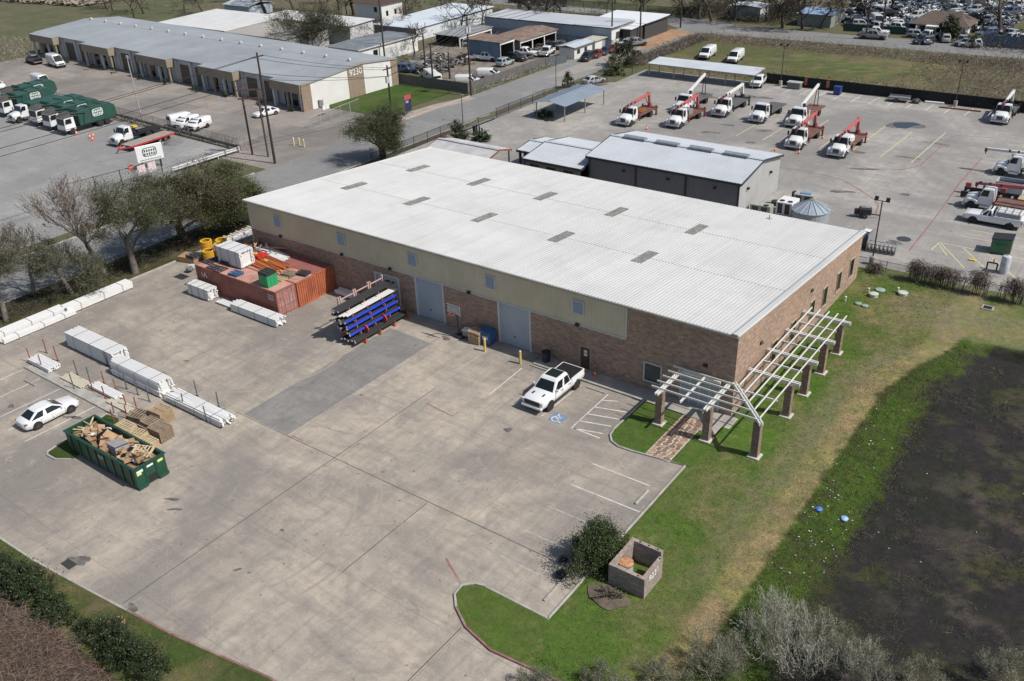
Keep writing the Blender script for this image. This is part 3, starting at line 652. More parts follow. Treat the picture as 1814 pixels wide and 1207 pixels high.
# ---------------------------------------------------------------- pergola
PG = thing('pergola', 'white timber pergola on brown block pillars around the warehouse corner', 'pergola', (0,0,0))
PIL = [(-4.14,-3.78), (-.25,-3.80), (3.5,-3.78), (3.42,2.38), (3.42,6.05), (3.4,9.88), (3.38,13.72)]
HP = 2.95
PLINTH = M('plinth_concrete', (.50,.47,.43), .9, 0, .12, 2)
WOOD = M('white_pergola_timber', (.66,.655,.635), .6, 0, .05, 2, 0, 30, (.6,.58,.54), 1.2, damt=.4)
for x, y in PIL:
    m = MB(); m.box(x-.27,y-.27,.1,x+.27,y+.27,HP); p = m.build('pillar', BRICKP, PG, bevel=.01)
    m = MB(); m.box(x-.44,y-.44,.0,x+.44,y+.44,.2); m.build('plinth', PLINTH, p, bevel=.02)
def timber(name, a, b, wd, ht):
    m = MB(); m.bar(a, b, wd, ht); m.build(name, WOOD, PG, bevel=.006)
for x, n in ((-4.14, 2), (-2.2, 1), (-.25, 2)):
    for k in range(n):
        o = (k-.5)*.2 if n == 2 else 0
        timber('beam', (x+o,-.12,HP+.1), (x+o,-4.5,HP+.1), .09, .2)
for k in range(5):
    y = -.45 - k*.86; xe = {0: .4, 1: 1.2, 2: 2.0, 3: 2.75, 4: 3.5}[k]
    timber('rafter', (-4.85,y,HP+.29), (xe,y,HP+.29), .06, .15)
for o in (-.11, .11):
    timber('hip_beam', (.05+o*.7,-.12+o*.7,HP+.2), (3.85+o*.7,-4.15+o*.7,HP+.2), .09, .24)
for y in (2.38, 6.05, 9.88, 13.72):
    timber('beam', (.08,y-.1,HP+.12), (4.15,y-.1,HP+.12), .1, .26); timber('beam', (.08,y+.12,HP+.12), (4.15,y+.12,HP+.12), .1, .26)
for y in (-.65, 4.2, 7.95, 11.8): timber('cross_member', (.35,y,HP+.14), (3.6,y,HP+.14), .08, .16)
for k in range(5):
    x = .55 + k*.74; timber('rafter', (x,-.35-k*.83,HP+.33), (x,14.6,HP+.33), .06, .13)

# ================================================================ vehicles (local axes: +x forward, z up, origin on the ground)
CARW = M('white_car_paint', (.72,.73,.73), .25, 0, .02, 1, coat=.6)
def paint(n, c): return M(n, c, .28, 0, .03, 1, coat=.6)
RUB = flat('tyre_rubber', (.02,.02,.021), .85); RIMS = flat('rim_alloy', (.35,.35,.36), .35); RIMD = flat('rim_black', (.03,.03,.032), .4); RIMW = flat('rim_white', (.62,.62,.61), .5)
HLAMP = flat('headlamp_lens', (.55,.57,.58), .1); TLAMP = flat('tail_lamp_lens', (.25,.015,.012), .2); PLASTIC = flat('black_plastic', (.022,.022,.024), .6); CHROME = M('bright_metal', (.55,.55,.55), .25, .9, .03)
GREYM = M('grey_steel', (.28,.285,.29), .5, .3, .15); UNDER = flat('underbody', (.015,.015,.015), .9)
WC = {}
def wheel(par, x, y, r=.34, wd=.22, rim=RIMS, dual=False):
    key = (round(r, 3), round(wd, 3), rim.name)
    if key not in WC:
        t = MB(); t.lathe([(r*.6,-wd/2), (r*.93,-wd/2), (r,-wd/2+.03), (r,wd/2-.03), (r*.93,wd/2), (r*.6,wd/2)], 18, ax='y')
        q = MB(); q.lathe([(.01,-wd*.36), (r*.3,-wd*.38), (r*.56,-wd*.30), (r*.62,-wd*.5), (r*.62,wd*.5), (r*.56,wd*.30), (r*.3,wd*.38), (.01,wd*.36)], 14, ax='y')
        for k in range(5):
            a = 2*math.pi*k/5
            for s in (-1, 1): q.bar((r*.1*math.cos(a), s*wd*.41, r*.1*math.sin(a)), (r*.58*math.cos(a), s*wd*.41, r*.58*math.sin(a)), .05, .03)
        WC[key] = (t.mesh('tyre', RUB, smooth=40), q.mesh('rim', rim, smooth=40))
    a, b = WC[key]
    o = ob('wheel', a, par, (x, y, r)); ob('rim', b, o)
    return o
def panel(par, name, mat, q, mg=(.06,.08,.06,.08), off=.012, th=.015):
    a, b, c, d = [Vector(p) for p in q]; n = (b-a).cross(d-a).normalized()
    def at(u, v): return (a*(1-u) + b*u)*(1-v) + (d*(1-u) + c*u)*v
    l, bo, r_, t = mg
    ps = [at(l,bo), at(1-r_,bo), at(1-r_,1-t), at(l,1-t)]
    m = MB(); m.add([p + n*off for p in ps] + [p + n*(off-th) for p in ps], [(0,1,2,3), (7,6,5,4), (0,4,5,1), (1,5,6,2), (2,6,7,3), (3,7,4,0)])
    return m.build(name, mat, par)
def hexa(m, xb0, xb1, yb, z0, xt0, xt1, yt, z1, mi=0):
    """cab block; x0 is the rear, x1 the front; returns its outer faces"""
    P = [(xb0,-yb,z0), (xb1,-yb,z0), (xb1,yb,z0), (xb0,yb,z0), (xt0,-yt,z1), (xt1,-yt,z1), (xt1,yt,z1), (xt0,yt,z1)]
    m.add(P, [(3,2,1,0), (4,5,6,7), (0,1,5,4), (1,2,6,5), (2,3,7,6), (3,0,4,7)], mi)
    return dict(front=(P[1],P[2],P[6],P[5]), rear=(P[3],P[0],P[4],P[7]), right=(P[0],P[1],P[5],P[4]), left=(P[2],P[3],P[7],P[6]), top=(P[4],P[5],P[6],P[7]))
def body_loft(m, st, mi=0):
    """stations (x, half width, bottom, top)"""
    rings = []
    for x, hw, zb, zt in st:
        h = zt - zb
        half = [(hw*.86, zb), (hw*.97, zb+h*.16), (hw, zb+h*.45), (hw*.985, zb+h*.72), (hw*.93, zb+h*.92), (hw*.78, zt)]
        rings.append([(x, -y, z) for y, z in reversed(half)] + [(x, y, z) for y, z in half] )
    m.loft(rings, mi)
def arches(m, xs, hw, r, mi=1):
    for x in xs:
        for s in (-1, 1): m.cyl((x, s*(hw-.25), r), (x, s*(hw+.004), r), r*1.17, n=18, mi=mi)
def light_pair(par, x, y, z, sx, sy, sz, mat, name):
    for s in (-1, 1):
        m = MB(); m.obox((x, s*y, z), (sx, sy, sz)); m.build(name, mat, par, bevel=.015)
def mirrors(par, x, y, z, mat, s=.16):
    for k in (-1, 1):
        m = MB(); m.obox((x, k*(y+.1), z), (.1, .2, s)); m.build('mirror', mat, par, bevel=.02)

def rrect(x0, x1, hy, rad, n=3):
    """rounded rectangle ring; returns points with their sector: 0 front, 1 corner, 2 side, 3 rear"""
    pts = []
    def lin(a, b, m, s):
        for k in range(m): u = k/m; pts.append((a[0]+(b[0]-a[0])*u, a[1]+(b[1]-a[1])*u, s))
    def arc(cx, cy, a0, s):
        for k in range(n): a = R(a0 + 90*k/n); pts.append((cx+rad*math.cos(a), cy+rad*math.sin(a), s))
    lin((x1,-hy+rad), (x1,hy-rad), 4, 0); arc(x1-rad, hy-rad, 0, 1); lin((x1-rad,hy), (x0+rad,hy), 8, 2); arc(x0+rad, hy-rad, 90, 1); lin((x0,hy-rad), (x0,-hy+rad), 4, 3); arc(x0+rad, -hy+rad, 180, 1); lin((x0+rad,-hy), (x1-rad,-hy), 8, 4); arc(x1-rad, -hy+rad, 270, 1)
    return pts
def cabin(t, mat, xb0, xb1, yb, z0, xt0, xt1, yt, z1, name='cabin', rear=True, sun=None):
    lv = [0, .10, .45, .80, .93, 1.0]; rings = []
    for v in lv:
        w_ = v**1.12 if v < .9 else v; ex = 0 if v < .9 else (.03 if v < .97 else .12)
        rings.append((rrect(xb0+(xt0-xb0)*w_+ex, xb1+(xt1-xb1)*w_-ex, yb+(yt-yb)*w_-ex*.9, .12+.06*v), z0+(z1-z0)*(v if v < .97 else 1.0)))
    n = len(rings[0][0]); P = [[(x, y, z) for x, y, s in rg] for rg, z in rings]; sec = [s for x, y, s in rings[0][0]]
    paintm = MB(); gl = {0: MB(), 2: MB(), 3: MB(), 4: MB(), 12: MB(), 14: MB()}
    side = {2: [k for k in range(n) if sec[k] == 2], 4: [k for k in range(n) if sec[k] == 4]}
    bp = {side[2][4], side[4][3]}
    for i in range(len(lv)-1):
        for k in range(n):
            k2 = (k+1) % n; q = [P[i][k], P[i][k2], P[i+1][k2], P[i+1][k]]; s = sec[k]
            glass = i in (1, 2) and s != 1 and not (s == 3 and not rear) and k not in bp
            (gl[s + (10 if s in (2, 4) and k > side[s][3] else 0)] if glass else paintm).add(q, [(0,1,2,3)])
    paintm.add(P[-1], [tuple(range(n))])
    c = paintm.build(name, mat, t, smooth=50)
    for s, nm in ((0, 'windscreen'), (2, 'side_window'), (4, 'side_window'), (12, 'side_window'), (14, 'side_window'), (3, 'rear_window')):
        if gl[s].v: gl[s].build(nm, GLASSD, c, smooth=50)
    if sun: m = MB(); m.box((xt0+xt1)/2-sun[0]/2, -sun[1]/2, z1+.002, (xt0+xt1)/2+sun[0]/2, sun[1]/2, z1+.012); m.build('sunroof', GLASSD, c, bevel=.004)
    return c
def sedan(name, label, mat, loc, rz, suv=0, L=4.55, group=None, rim=RIMS, seams=False):
    t = thing(name, label, 'car', loc, rz, group); k = L/4.55
    W = .90; bz = .22; bt = .86 + .14*suv; ht = 1.43 + .22*suv
    st = [(2.27,.55,.34,.60), (2.18,.72,.24,.70), (1.95,.83,bz,.76+.1*suv), (1.45,.885,bz,.83+.13*suv), (.85,.90,bz,.90+.12*suv), (-.3,.91,bz,.93+.12*suv), (-1.3,.90,bz,.95+.12*suv), (-1.85,.86,bz,.95+.12*suv), (-2.15,.78,.28,.90+.14*suv), (-2.27,.62,.36,.80+.1*suv)]
    m = MB(); body_loft(m, [(x*k, a, b, c) for x, a, b, c in st]); arches(m, (1.38*k, -1.36*k), W, .33)
    m.box(-1.9*k,-.75,.16,1.9*k,.75,.24, 1); m.build('body', [mat, UNDER], t, smooth=38)
    if suv: cabin(t, mat, -2.12*k, 1.08*k, .84, .93, -1.85*k, .22*k, .64, ht)
    else: cabin(t, mat, -1.92*k, 1.08*k, .83, .84, -.95*k, .12*k, .60, ht)
    for x, y in ((1.38*k,.80), (1.38*k,-.80), (-1.36*k,.80), (-1.36*k,-.80)): wheel(t, x, y, .33, .22, rim)
    light_pair(t, 2.08*k, .62, .62+.1*suv, .3, .3, .12, HLAMP, 'headlight'); light_pair(t, -2.12*k, .62, .78+.1*suv, .22, .34, .12, TLAMP, 'tail_light')
    m = MB(); m.obox((2.2*k,0,.44), (.12,.9,.2)); m.build('grille', PLASTIC, t, bevel=.02)
    mirrors(t, .72*k, .84, .98+.12*suv, mat, .12)
    if seams:
        for sd in (-1, 1):
            for x in (.95,-.1,-1.02): m = MB(); m.box(x*k-.008, sd*.905-.006, .34, x*k+.008, sd*.905+.006, .80); m.build('door_seam', PLASTIC, t)
            for x in (.1,-.9): m = MB(); m.box(x*k-.09, sd*.915-.012, .74, x*k+.09, sd*.915+.012, .77); m.build('door_handle', mat, t)
    return t
def pickup(name, label, mat, loc, rz, L=5.7, cover=None, rim=RIMS, black=False, regular=False, group=None, sunroof=False, load=None):
    t = thing(name, label, 'pickup truck', loc, rz, group); k = L/5.7; W = .98
    st = [(2.85,.72,.50,.98), (2.72,.90,.42,1.06), (2.3,.96,.42,1.12), (1.3,.985,.42,1.17), (.9,.99,.42,1.17), (-.95,.99,.42,1.17), (-1.0,.99,.42,1.17), (-2.6,.985,.42,1.17), (-2.84,.94,.50,1.16)]
    m = MB(); body_loft(m, [(x*k, a, b, c) for x, a, b, c in st]); arches(m, (1.85*k, -1.72*k), W, .40)
    m.box(-2.6*k,-.7,.32,2.4*k,.7,.43,1); m.build('body', [mat, UNDER], t, smooth=38)
    rr = -.95 if not regular else .0
    cabin(t, mat, rr*k, 1.38*k, .93, 1.08, (rr+.14)*k, .56*k, .74, 1.88, 'cab', True, (1.05, 1.05) if sunroof else None)
    # bed: rails and floor or cover
    x0, x1 = -2.78*k, (rr-.05)*k
    m = MB()
    m.box(x0+.1,-.872,1.171,x1,.872,1.262 if cover else 1.19)
    m.build('bed_cover' if cover else 'bed_floor', cover or flat('bed_liner', (.03,.03,.03), .8), t)
    m = MB()
    for s in (-1, 1): m.box(x0+.02, s*.93-.05, 1.12, x1, s*.93+.05, 1.25)
    m.box(x0-.01,-.88,1.1,x0+.09,.88,1.25); m.build('bed_rails', mat, t, bevel=.02)
    for x, y in ((1.85*k,.86), (1.85*k,-.86), (-1.72*k,.86), (-1.72*k,-.86)): wheel(t, x, y, .41, .28, rim)
    m = MB(); m.obox((2.82*k,0,.86), (.12,1.35,.34)); m.build('grille', PLASTIC if black else GREYM, t, bevel=.03)
    m = MB(); m.obox((2.86*k,0,.55), (.2,1.8,.22)); m.build('front_bumper', mat if black else CHROME, t, bevel=.05)
    m = MB(); m.obox((-2.86*k,0,.6), (.2,1.8,.2)); m.build('rear_bumper', PLASTIC if black else CHROME, t, bevel=.05)
    light_pair(t, 2.76*k, .79, .93, .2, .24, .22, HLAMP, 'headlight'); light_pair(t, -2.82*k, .9, .98, .1, .12, .34, TLAMP, 'tail_light')
    mirrors(t, 1.05*k, .95, 1.28, mat, .2)
    if black:
        for sd in (-1, 1):
            for x in (1.22,.22,-.82,-1.0): m = MB(); m.box(x*k-.009, sd*.988-.006, .55, x*k+.009, sd*.988+.006, 1.08); m.build('door_seam', PLASTIC, t)
            for x in (.4,-.62): m = MB(); m.box(x*k-.11, sd*.995-.014, 1.0, x*k+.11, sd*.995+.014, 1.035); m.build('door_handle', PLASTIC, t)
            m = MB(); m.box(-.9*k, sd*.97-.07, .40, 1.2*k, sd*.97+.07, .45); m.build('running_board', PLASTIC, t)
    if black:
        for s in (-1, 1):
            m = MB(); m.obox((1.95*k, s*.45, 1.17), (.32,.12,.03)); m.build('hood_vent', PLASTIC, t)
    return t
def van(name, label, mat, loc, rz, L=5.6, H=2.0, group=None, nose=1.0, band=None, W=.98, rack=False):
    t = thing(name, label, 'van', loc, rz, group); k = L/5.6; hl = 2.8*k
    m = MB()
    rings = []
    prof = [(hl,.62,.5,.92), (hl-.12,.86,.4,1.02), (hl-.5*nose,.94,.4,1.16), (hl-.95*nose,.965,.4,1.30), (hl-.95*nose-.35,.97,.4,1.55), (hl-.95*nose-.9,.98,.4,H-.02), (hl-.95*nose-1.5,.98,.4,H), (-hl+.5,.98,.4,H), (-hl+.08,.96,.42,H-.06), (-hl,.90,.48,H-.22)]
    for x, hw, zb, zt in prof:
        h = zt-zb; hw *= W/.98
        half = [(hw*.9,zb), (hw,zb+.18), (hw,zb+min(.75,h*.6)), (hw*(.985 if zt < 1.4 else .95),zb+h*.82), (hw*(.93 if zt < 1.4 else .86),zb+h*.95), (hw*.72,zt)]
        rings.append([(x,-y,z) for y, z in reversed(half)] + [(x,y,z) for y, z in half])
    m.loft(rings); arches(m, (hl-.95, -hl+1.25), W, .36); m.build('body', [mat, UNDER], t, smooth=40)
    xw = hl-.95*nose
    panel(t, 'windscreen', GLASSD, ((xw+.05,-.86*W,1.26), (xw+.05,.86*W,1.26), (xw-.86,.76*W,H-.05), (xw-.86,-.76*W,H-.05)), (.03,.03,.03,.06), .05, .03)
    for s in (-1, 1):
        q = ((xw-.35,s*W*.965,1.25), (xw-1.25,s*W*.965,1.25), (xw-1.25,s*W*.93,1.78), (xw-.75,s*W*.93,1.78))
        if s < 0: q = (q[1], q[0], q[3], q[2])
        panel(t, 'side_window', GLASSD, q, (.02,.02,.02,.02), .02, .03)
        m = MB(); m.box(-hl+.6, s*(W+.004)-.004, .95, xw-1.5, s*(W+.004)+.004, 1.0)
        m.build('side_moulding', band or GREYM, t)
    panel(t, 'rear_window', GLASSD, ((-hl+.02,.75,1.2), (-hl+.02,-.75,1.2), (-hl+.04,-.7,H-.35), (-hl+.04,.7,H-.35)), (.02,.02,.02,.02), .05, .03)
    for x, y in ((hl-.95,.86*W), (hl-.95,-.86*W), (-hl+1.25,.86*W), (-hl+1.25,-.86*W)): wheel(t, x, y, .36, .24, RIMW)
    m = MB(); m.obox((hl-.03,0,.86), (.14,1.1,.26)); m.build('grille', PLASTIC, t, bevel=.03)
    m = MB(); m.obox((hl,0,.55), (.2,1.75,.2)); m.build('front_bumper', PLASTIC, t, bevel=.05)
    light_pair(t, hl-.08, .7, .93, .16, .26, .2, HLAMP, 'headlight'); light_pair(t, -hl+.02, .86, 1.2, .06, .1, .4, TLAMP, 'tail_light')
    mirrors(t, xw-.3, W, 1.35, PLASTIC, .24)
    return t
def semi_cab(t, mat, zf=.62, sleeper=False, aero=True):
    """conventional medium truck cab with its nose at x = 0, running back to x = -3.1; returns cab part"""
    m = MB()
    rings = []
    for x, hw, zb, zt in ((-.12,.72,.75,1.35), (-.22,.80,.72,1.48), (-.8,.86,.72,1.62), (-1.45,.93,.72,1.74)):
        half = [(hw*.96,zb), (hw,zb+.2), (hw*.97,zb+(zt-zb)*.7), (hw*.86,zb+(zt-zb)*.92), (hw*.6,zt)]
        rings.append([(x,-y,z) for y, z in reversed(half)] + [(x,y,z) for y, z in half])
    m.loft(rings); hd = m.build('hood', mat, t, smooth=40)
    m = MB(); m.obox((-.13,0,1.06), (.08,.86,.56)); m.build('grille', M('grille_bars', (.09,.09,.10), .4, .5), hd, bevel=.04)
    for s in (-1, 1):
        m = MB(); pr = [(-.15,.72), (-.2,1.18), (-.45,1.32), (-1.2,1.3), (-1.55,1.1), (-1.62,.75), (-1.3,.75), (-1.2,.98), (-.95,1.08), (-.65,1.05), (-.42,.85), (-.38,.72)]
        m.prism(pr, 'y', s*.80, s*1.17); m.build('fender', mat, t, bevel=.04, smooth=40)
        m = MB(); m.obox((-.2,s*.92,1.02), (.14,.26,.24)); m.build('headlight', HLAMP, t, bevel=.03)
    m = MB(); m.obox((-.06,0,.58), (.3,2.35,.32)); m.build('bumper', CHROME if mat is CARW else BLACK, t, bevel=.07)
    m = MB(); F_ = hexa(m, -3.05, -1.3, 1.02, .75, -3.05, -1.42, 1.02, 1.66); G_ = hexa(m, -3.05, -1.42, 1.02, 1.66, -2.95, -1.85, .92, 2.6)
    c = m.build('cab', mat, t, bevel=.07, seg=2, smooth=45)
    panel(c, 'windscreen', GLASSD, G_['front'], (.04,.08,.04,.1), .004)
    for sd in ('left', 'right'): panel(c, 'side_window', GLASSD, G_[sd], (.10,.1,.36,.16) if sd == 'left' else (.36,.1,.10,.16), .006)
    for s in (-1, 1):
        m = MB(); m.obox((-1.55,s*1.28,1.95), (.12,.2,.55)); m.bar((-1.6,s*1.0,1.75), (-1.55,s*1.28,1.8), .03, .03); m.build('mirror', PLASTIC, t)
        m = MB(); m.box(-2.9, s*1.08-.18, .45, -1.75, s*1.08+.18, .75); m.build('step_tank', CHROME, t, bevel=.05)
        wheel(t, -.93, s*1.0, .5, .28, RIMW)
    return c
DECK = M('rusty_deck', (.15,.075,.058), .8, 0, .3, 1.2, .2, 20, (.09,.06,.05), .9); DECKG = M('grey_deck', (.10,.10,.10), .75, 0, .25, 1.5, .2, 20)
CRED = M('crane_red', (.45,.115,.115), .5, 0, .12, 1.5, 0, 30, (.30,.09,.085), 1.2, damt=.6); CWHT = M('crane_white', (.66,.655,.63), .5, 0, .06, 1.5, 0, 30, (.45,.42,.38), 1.5, damt=.5); CBLK = flat('crane_black', (.025,.025,.027), .55); DRED = M('dark_red_steel', (.19,.045,.042), .6, 0, .2, 2)
def truck_chassis(t, L, deck=DECK, tandem=False, wid=1.22, dz=1.15, x0=-3.3):
    m = MB()
    for s in (-1, 1): m.box(-L+.2, s*.42-.05, .72, -.4, s*.42+.05, .95)
    m.build('chassis', BLACK, t)
    m = MB(); m.box(-L, -wid, dz-.1, x0, wid, dz)
    m.box(-L,-wid-.03,dz-.14,x0,-wid,dz+.03); m.box(-L,wid,dz-.14,x0,wid+.03,dz+.03); m.build('deck', deck, t)
    ax = [-L+2.0] if not tandem else [-L+1.4, -L+2.7]
    for a in ax:
        for s in (-1, 1):
            wheel(t, a, s*1.0, .5, .28, RIMW); wheel(t, a, s*.68, .5, .26, RIMD)
    light_pair(t, -L-.02, 1.0, dz-.2, .05, .2, .12, TLAMP, 'tail_light')
def crane_truck(label, loc, rz, L=9.0, boom='red', mount='rear', cargo=None, deck=DECK, raised=False, reach=-1.0, group='crane trucks in the yard'):
    t = thing('crane_truck', label, 'truck', loc, rz, group); semi_cab(t, CARW); truck_chassis(t, L, deck)
    cm = CRED if boom == 'red' else CWHT; fm = DRED if boom == 'red' else CBLK
    if mount == 'rear':
        # articulated crane standing on the tail, its boom folded forward over the cab
        m = MB(); m.cyl((-L+.6,0,1.1), (-L+.6,0,1.75), .38, .3, 12); m.box(-L+.2,-1.15,.85,-L+1.0,1.15,1.25); cb = m.build('crane_base', fm, t)
        for s in (-1, 1):
            m = MB(); m.box(-L+.45,s*1.22-.09,.14,-L+.75,s*1.22+.09,1.5); m.obox((-L+.6,s*1.22,.1), (.4,.36,.06)); m.build('outrigger', fm, t)
            m = MB(); m.box(-3.32,s*1.2-.08,.4,-3.1,s*1.2+.08,1.35); m.build('outrigger', fm, t)
        m = MB(); m.bar((-L+.6,0,1.6), (-L+.95,0,3.35), .34, .34); m.build('crane_mast', cm, t, bevel=.03)
        m = MB(); m.bar((-L+.9,0,3.3), (-2.9,0,2.95), .34, .44); m.bar((-L+.75,0,3.2), (-L+1.4,0,3.42), .36, .5); m.build('boom', cm, t, bevel=.04)
        m = MB(); m.bar((-3.0,0,2.95), (reach,0,2.85), .26, .32); bt = m.build('boom_extension', cm if reach > 0 else M('boom_ext', (.26,.13,.13) if boom == 'red' else (.5,.5,.48), .5), t, bevel=.02)
        m = MB()
        for x in (-3.4,-2.3,-1.3): m.obox((x,.22,3.05), (.22,.18,.22))
        m.build('hydraulic_heads', CBLK, bt)
        m = MB(); m.obox((reach+.1,0,2.7), (.3,.3,.4)); m.cyl((reach+.1,0,2.55), (reach+.1,0,2.2), .07, .05, 8); m.build('hook', DRED, t)
        m = MB(); m.cyl((-L+1.3,.0,1.9), (-L+2.2,0,3.1), .09, .09, 8); m.build('ram', CHROME, t)
    else:
        # telescopic crane behind the cab, boom raised to the rear
        m = MB(); m.box(-3.75,-1.1,.9,-3.15,1.1,1.3); m.cyl((-3.45,0,1.2), (-3.45,0,2.5), .34, .28, 12); m.build('crane_base', cm if raised else CBLK, t)
        for s in (-1, 1):
            m = MB(); m.box(-3.6,s*1.18-.08,.15,-3.35,s*1.18+.08,2.1); m.obox((-3.47,s*1.18,.12), (.4,.36,.06)); m.build('outrigger', CWHT, t)
        m = MB(); m.obox((-3.35,.35,2.75), (.35,.3,.5)); m.build('operator_station', CBLK, t)
        z1 = 3.9 if not raised else 4.4
        m = MB(); m.bar((-3.2,0,2.65), (-L+.9,0,z1), .34, .42); m.bar((-3.1,0,2.5), (-4.6,0,2.95), .4, .55); m.build('boom', CWHT, t, bevel=.04)
        m = MB(); m.bar((-L+1.0,0,z1-.02), (-L+.2,0,z1+.1), .24, .3); m.build('boom_tip', CWHT if not raised else CBLK, t, bevel=.03)
        m = MB()
        for s in (-1, 1): m.bar((-L+1.0,s*.3,1.15), (-L+.95,s*.12,z1-.2), .09, .09)
        m.bar((-L+1.0,-.3,1.2), (-L+1.0,.3,1.2), .1, .1); m.build('boom_rest', CBLK if raised else CWHT, t)
        m = MB(); m.cyl((-3.9,0,1.7), (-4.9,0,2.85), .09, .09, 8); m.build('ram', CHROME, t)
    if cargo == 'box':
        m = MB(); m.box(-5.6,-.9,1.15,-4.2,.7,1.95); m.build('tool_box', GREYM, t, bevel=.03)
    if cargo == 'drum':
        m = MB(); m.box(-5.4,-.8,1.15,-3.7,.8,2.15); m.build('cargo_tank', M('tank_white', (.6,.62,.65), .5), t, bevel=.2, seg=3, smooth=50)
    if cargo == 'straps':
        m = MB()
        for k in range(4): m.bar((-6.8+.5*k,-.9,1.2), (-5.6+.4*k,.9,1.45), .16, .12)
        m.build('orange_slings', M('sling_orange', (.55,.22,.03), .7), t)
    if cargo == 'timber':
        for k in range(3):
            m = MB(); m.box(-7.6,-1.05+.16*k,1.16,-4.2,-.92+.16*k,1.36+.06*k); m.build('timber', M('timber_brown', (.24,.13,.06), .8, 0, .25), t)
    return t
FACE = -math.pi/2      # the yard trucks face the camera side (-Y)
crane_truck('white truck with red knuckle boom nearest the street carport', (-46.6,63.9), FACE, 9.2, 'red', 'rear', 'straps')
crane_truck('white truck with red knuckle boom and grey tool box on its deck', (-39.6,66.6), FACE, 9.2, 'red', 'rear', 'box')
crane_truck('white boom truck standing behind the red crane with the tool box', (-42.6,74.5), FACE, 10.0, 'white', 'front', None, DECKG, True)
crane_truck('white boom truck with grey deck beside the flatbed', (-36.3,75.4), FACE, 9.8, 'white', 'rear', None, DECKG)
t = thing('flatbed_truck', 'white truck with empty black flatbed and no crane', 'truck', (-30.0,75.0), FACE); semi_cab(t, CARW); truck_chassis(t, 9.4, DECKG)
m = MB(); m.box(-3.32,-1.2,1.15,-3.22,1.2,2.3); m.build('headboard', BLACK, t)
crane_truck('white boom truck with brown deck behind the red crane carrying timber', (-24.4,75.4), FACE, 10.6, 'white', 'front', None, DECK, True)
crane_truck('white truck with red crane and brown timber on its deck, outriggers down', (-20.5,65.3), FACE, 9.2, 'red', 'rear', 'timber')
crane_truck('white truck with red crane and pale tank, nearest the puddle', (-14.3,64.6), FACE, 9.6, 'red', 'rear', 'drum')
crane_truck('white truck with white crane parked against the black screen fence', (.5,91.2), FACE, 8.6, 'white', 'rear', None, DECKG)
# two more seen side-on at the right edge, facing -X
t = crane_truck('white truck with long white boom projecting over its cab at the right edge', (4.4,69.2), math.pi, 9.4, 'white', 'rear', None, DECKG, False, 1.3)
t2 = crane_truck('white truck with red boom over its cab behind the white service pickup', (4.0,55.4), math.pi, 9.0, 'red', 'rear', None)
pickup('service_pickup', 'white regular cab pickup with canopy and ladder rack beside green bin', CARW, (8.0,50.9), math.pi, 5.9, CARW, RIMS, False, True)
sp = bpy.data.objects['service_pickup']
m = MB(); F_ = hexa(m, -2.75, -.1, .92, 1.26, -2.7, -.15, .84, 1.82); cn = m.build('canopy', CARW, sp, bevel=.05, seg=2, smooth=45)
for sd in ('left', 'right'): panel(cn, 'canopy_window', GREYM, F_[sd], (.06,.1,.06,.2), .006)
m = MB()
for x in (-2.5,-1.8,-1.1,-.4): m.bar((x,-.85,1.92), (x,.85,1.92), .05, .05); m.bar((x,-.85,1.8), (x,-.85,1.92), .05, .05); m.bar((x,.85,1.8), (x,.85,1.92), .05, .05)
for y in (-.5,.5): m.bar((-2.6,y,1.96), (-.2,y,1.96), .05, .04)
m.build('ladder_rack', GREYM, sp)
# cars in the main lot
sedan('sedan', 'white sedan parked beside the grass island', CARW, (-45.05,-29.45), R(90), 0, 4.62, rim=flat('dark_alloy', (.10,.10,.105), .35), seams=True)
pk = pickup('pickup_truck', 'white crew cab pickup with black bed cover parked by the warehouse wall', CARW, (-13.1,-4.75), FACE, 5.75, flat('tonneau_black', (.014,.014,.015), .6), RIMD, True, False, None, True)
pk.scale = (1.06, 1.08, 1.08)
# vans and cars around the neighbouring lots
van('cargo_van', 'white cargo van left of its twin on the field grass', CARW, (-56.4,114.0), R(-82), 5.8, 2.1, 'vans on the field'); van('cargo_van', 'white cargo van right of its twin on the field grass', CARW, (-50.2,113.2), R(-82), 5.8, 2.1, 'vans on the field')
pickup('pickup_truck', 'white pickup under the end of the long carport', CARW, (-39.0,97.6), R(-80), 5.4)
BLUEB = paint('blue_band', (.12,.26,.5))
van('courier_van', 'white and blue high van beside the black pickup', CARW, (-173.6,45.6), R(-10), 6.0, 2.5, None, .9, BLUEB); van('courier_van', 'white and blue high van behind the green refuse trucks', CARW, (-157.5,33.4), R(-8), 6.0, 2.5, None, .9, BLUEB)
pickup('pickup_truck', 'black pickup at the far end of the strip units', paint('black_car', (.012,.012,.014)), (-181.5,45.0), R(170), 5.5)
sedan('car', 'white car half cut off by the left edge', CARW, (-165.5,28.5), R(0), 1)
REDB = paint('red_band', (.45,.05,.05))
van('service_van', 'white van with red roof rails, leftmost of three at the pipe barrier', CARW, (-109.6,30.9), R(78), 5.2, 2.0, None, 1.0, REDB); van('service_van', 'small white van in the middle of three at the pipe barrier', CARW, (-107.6,29.9), R(-80), 4.4, 1.75, None, .9, REDB, .9); van('service_van', 'small white van with red band, rightmost of three at the barrier', CARW, (-105.0,30.3), R(-78), 4.4, 1.75, None, .9, REDB, .9)
sedan('car', 'white coupe parked in front of the last strip unit', CARW, (-101.6,41.2), R(-100), 0, 4.5)
r = random.Random(11)
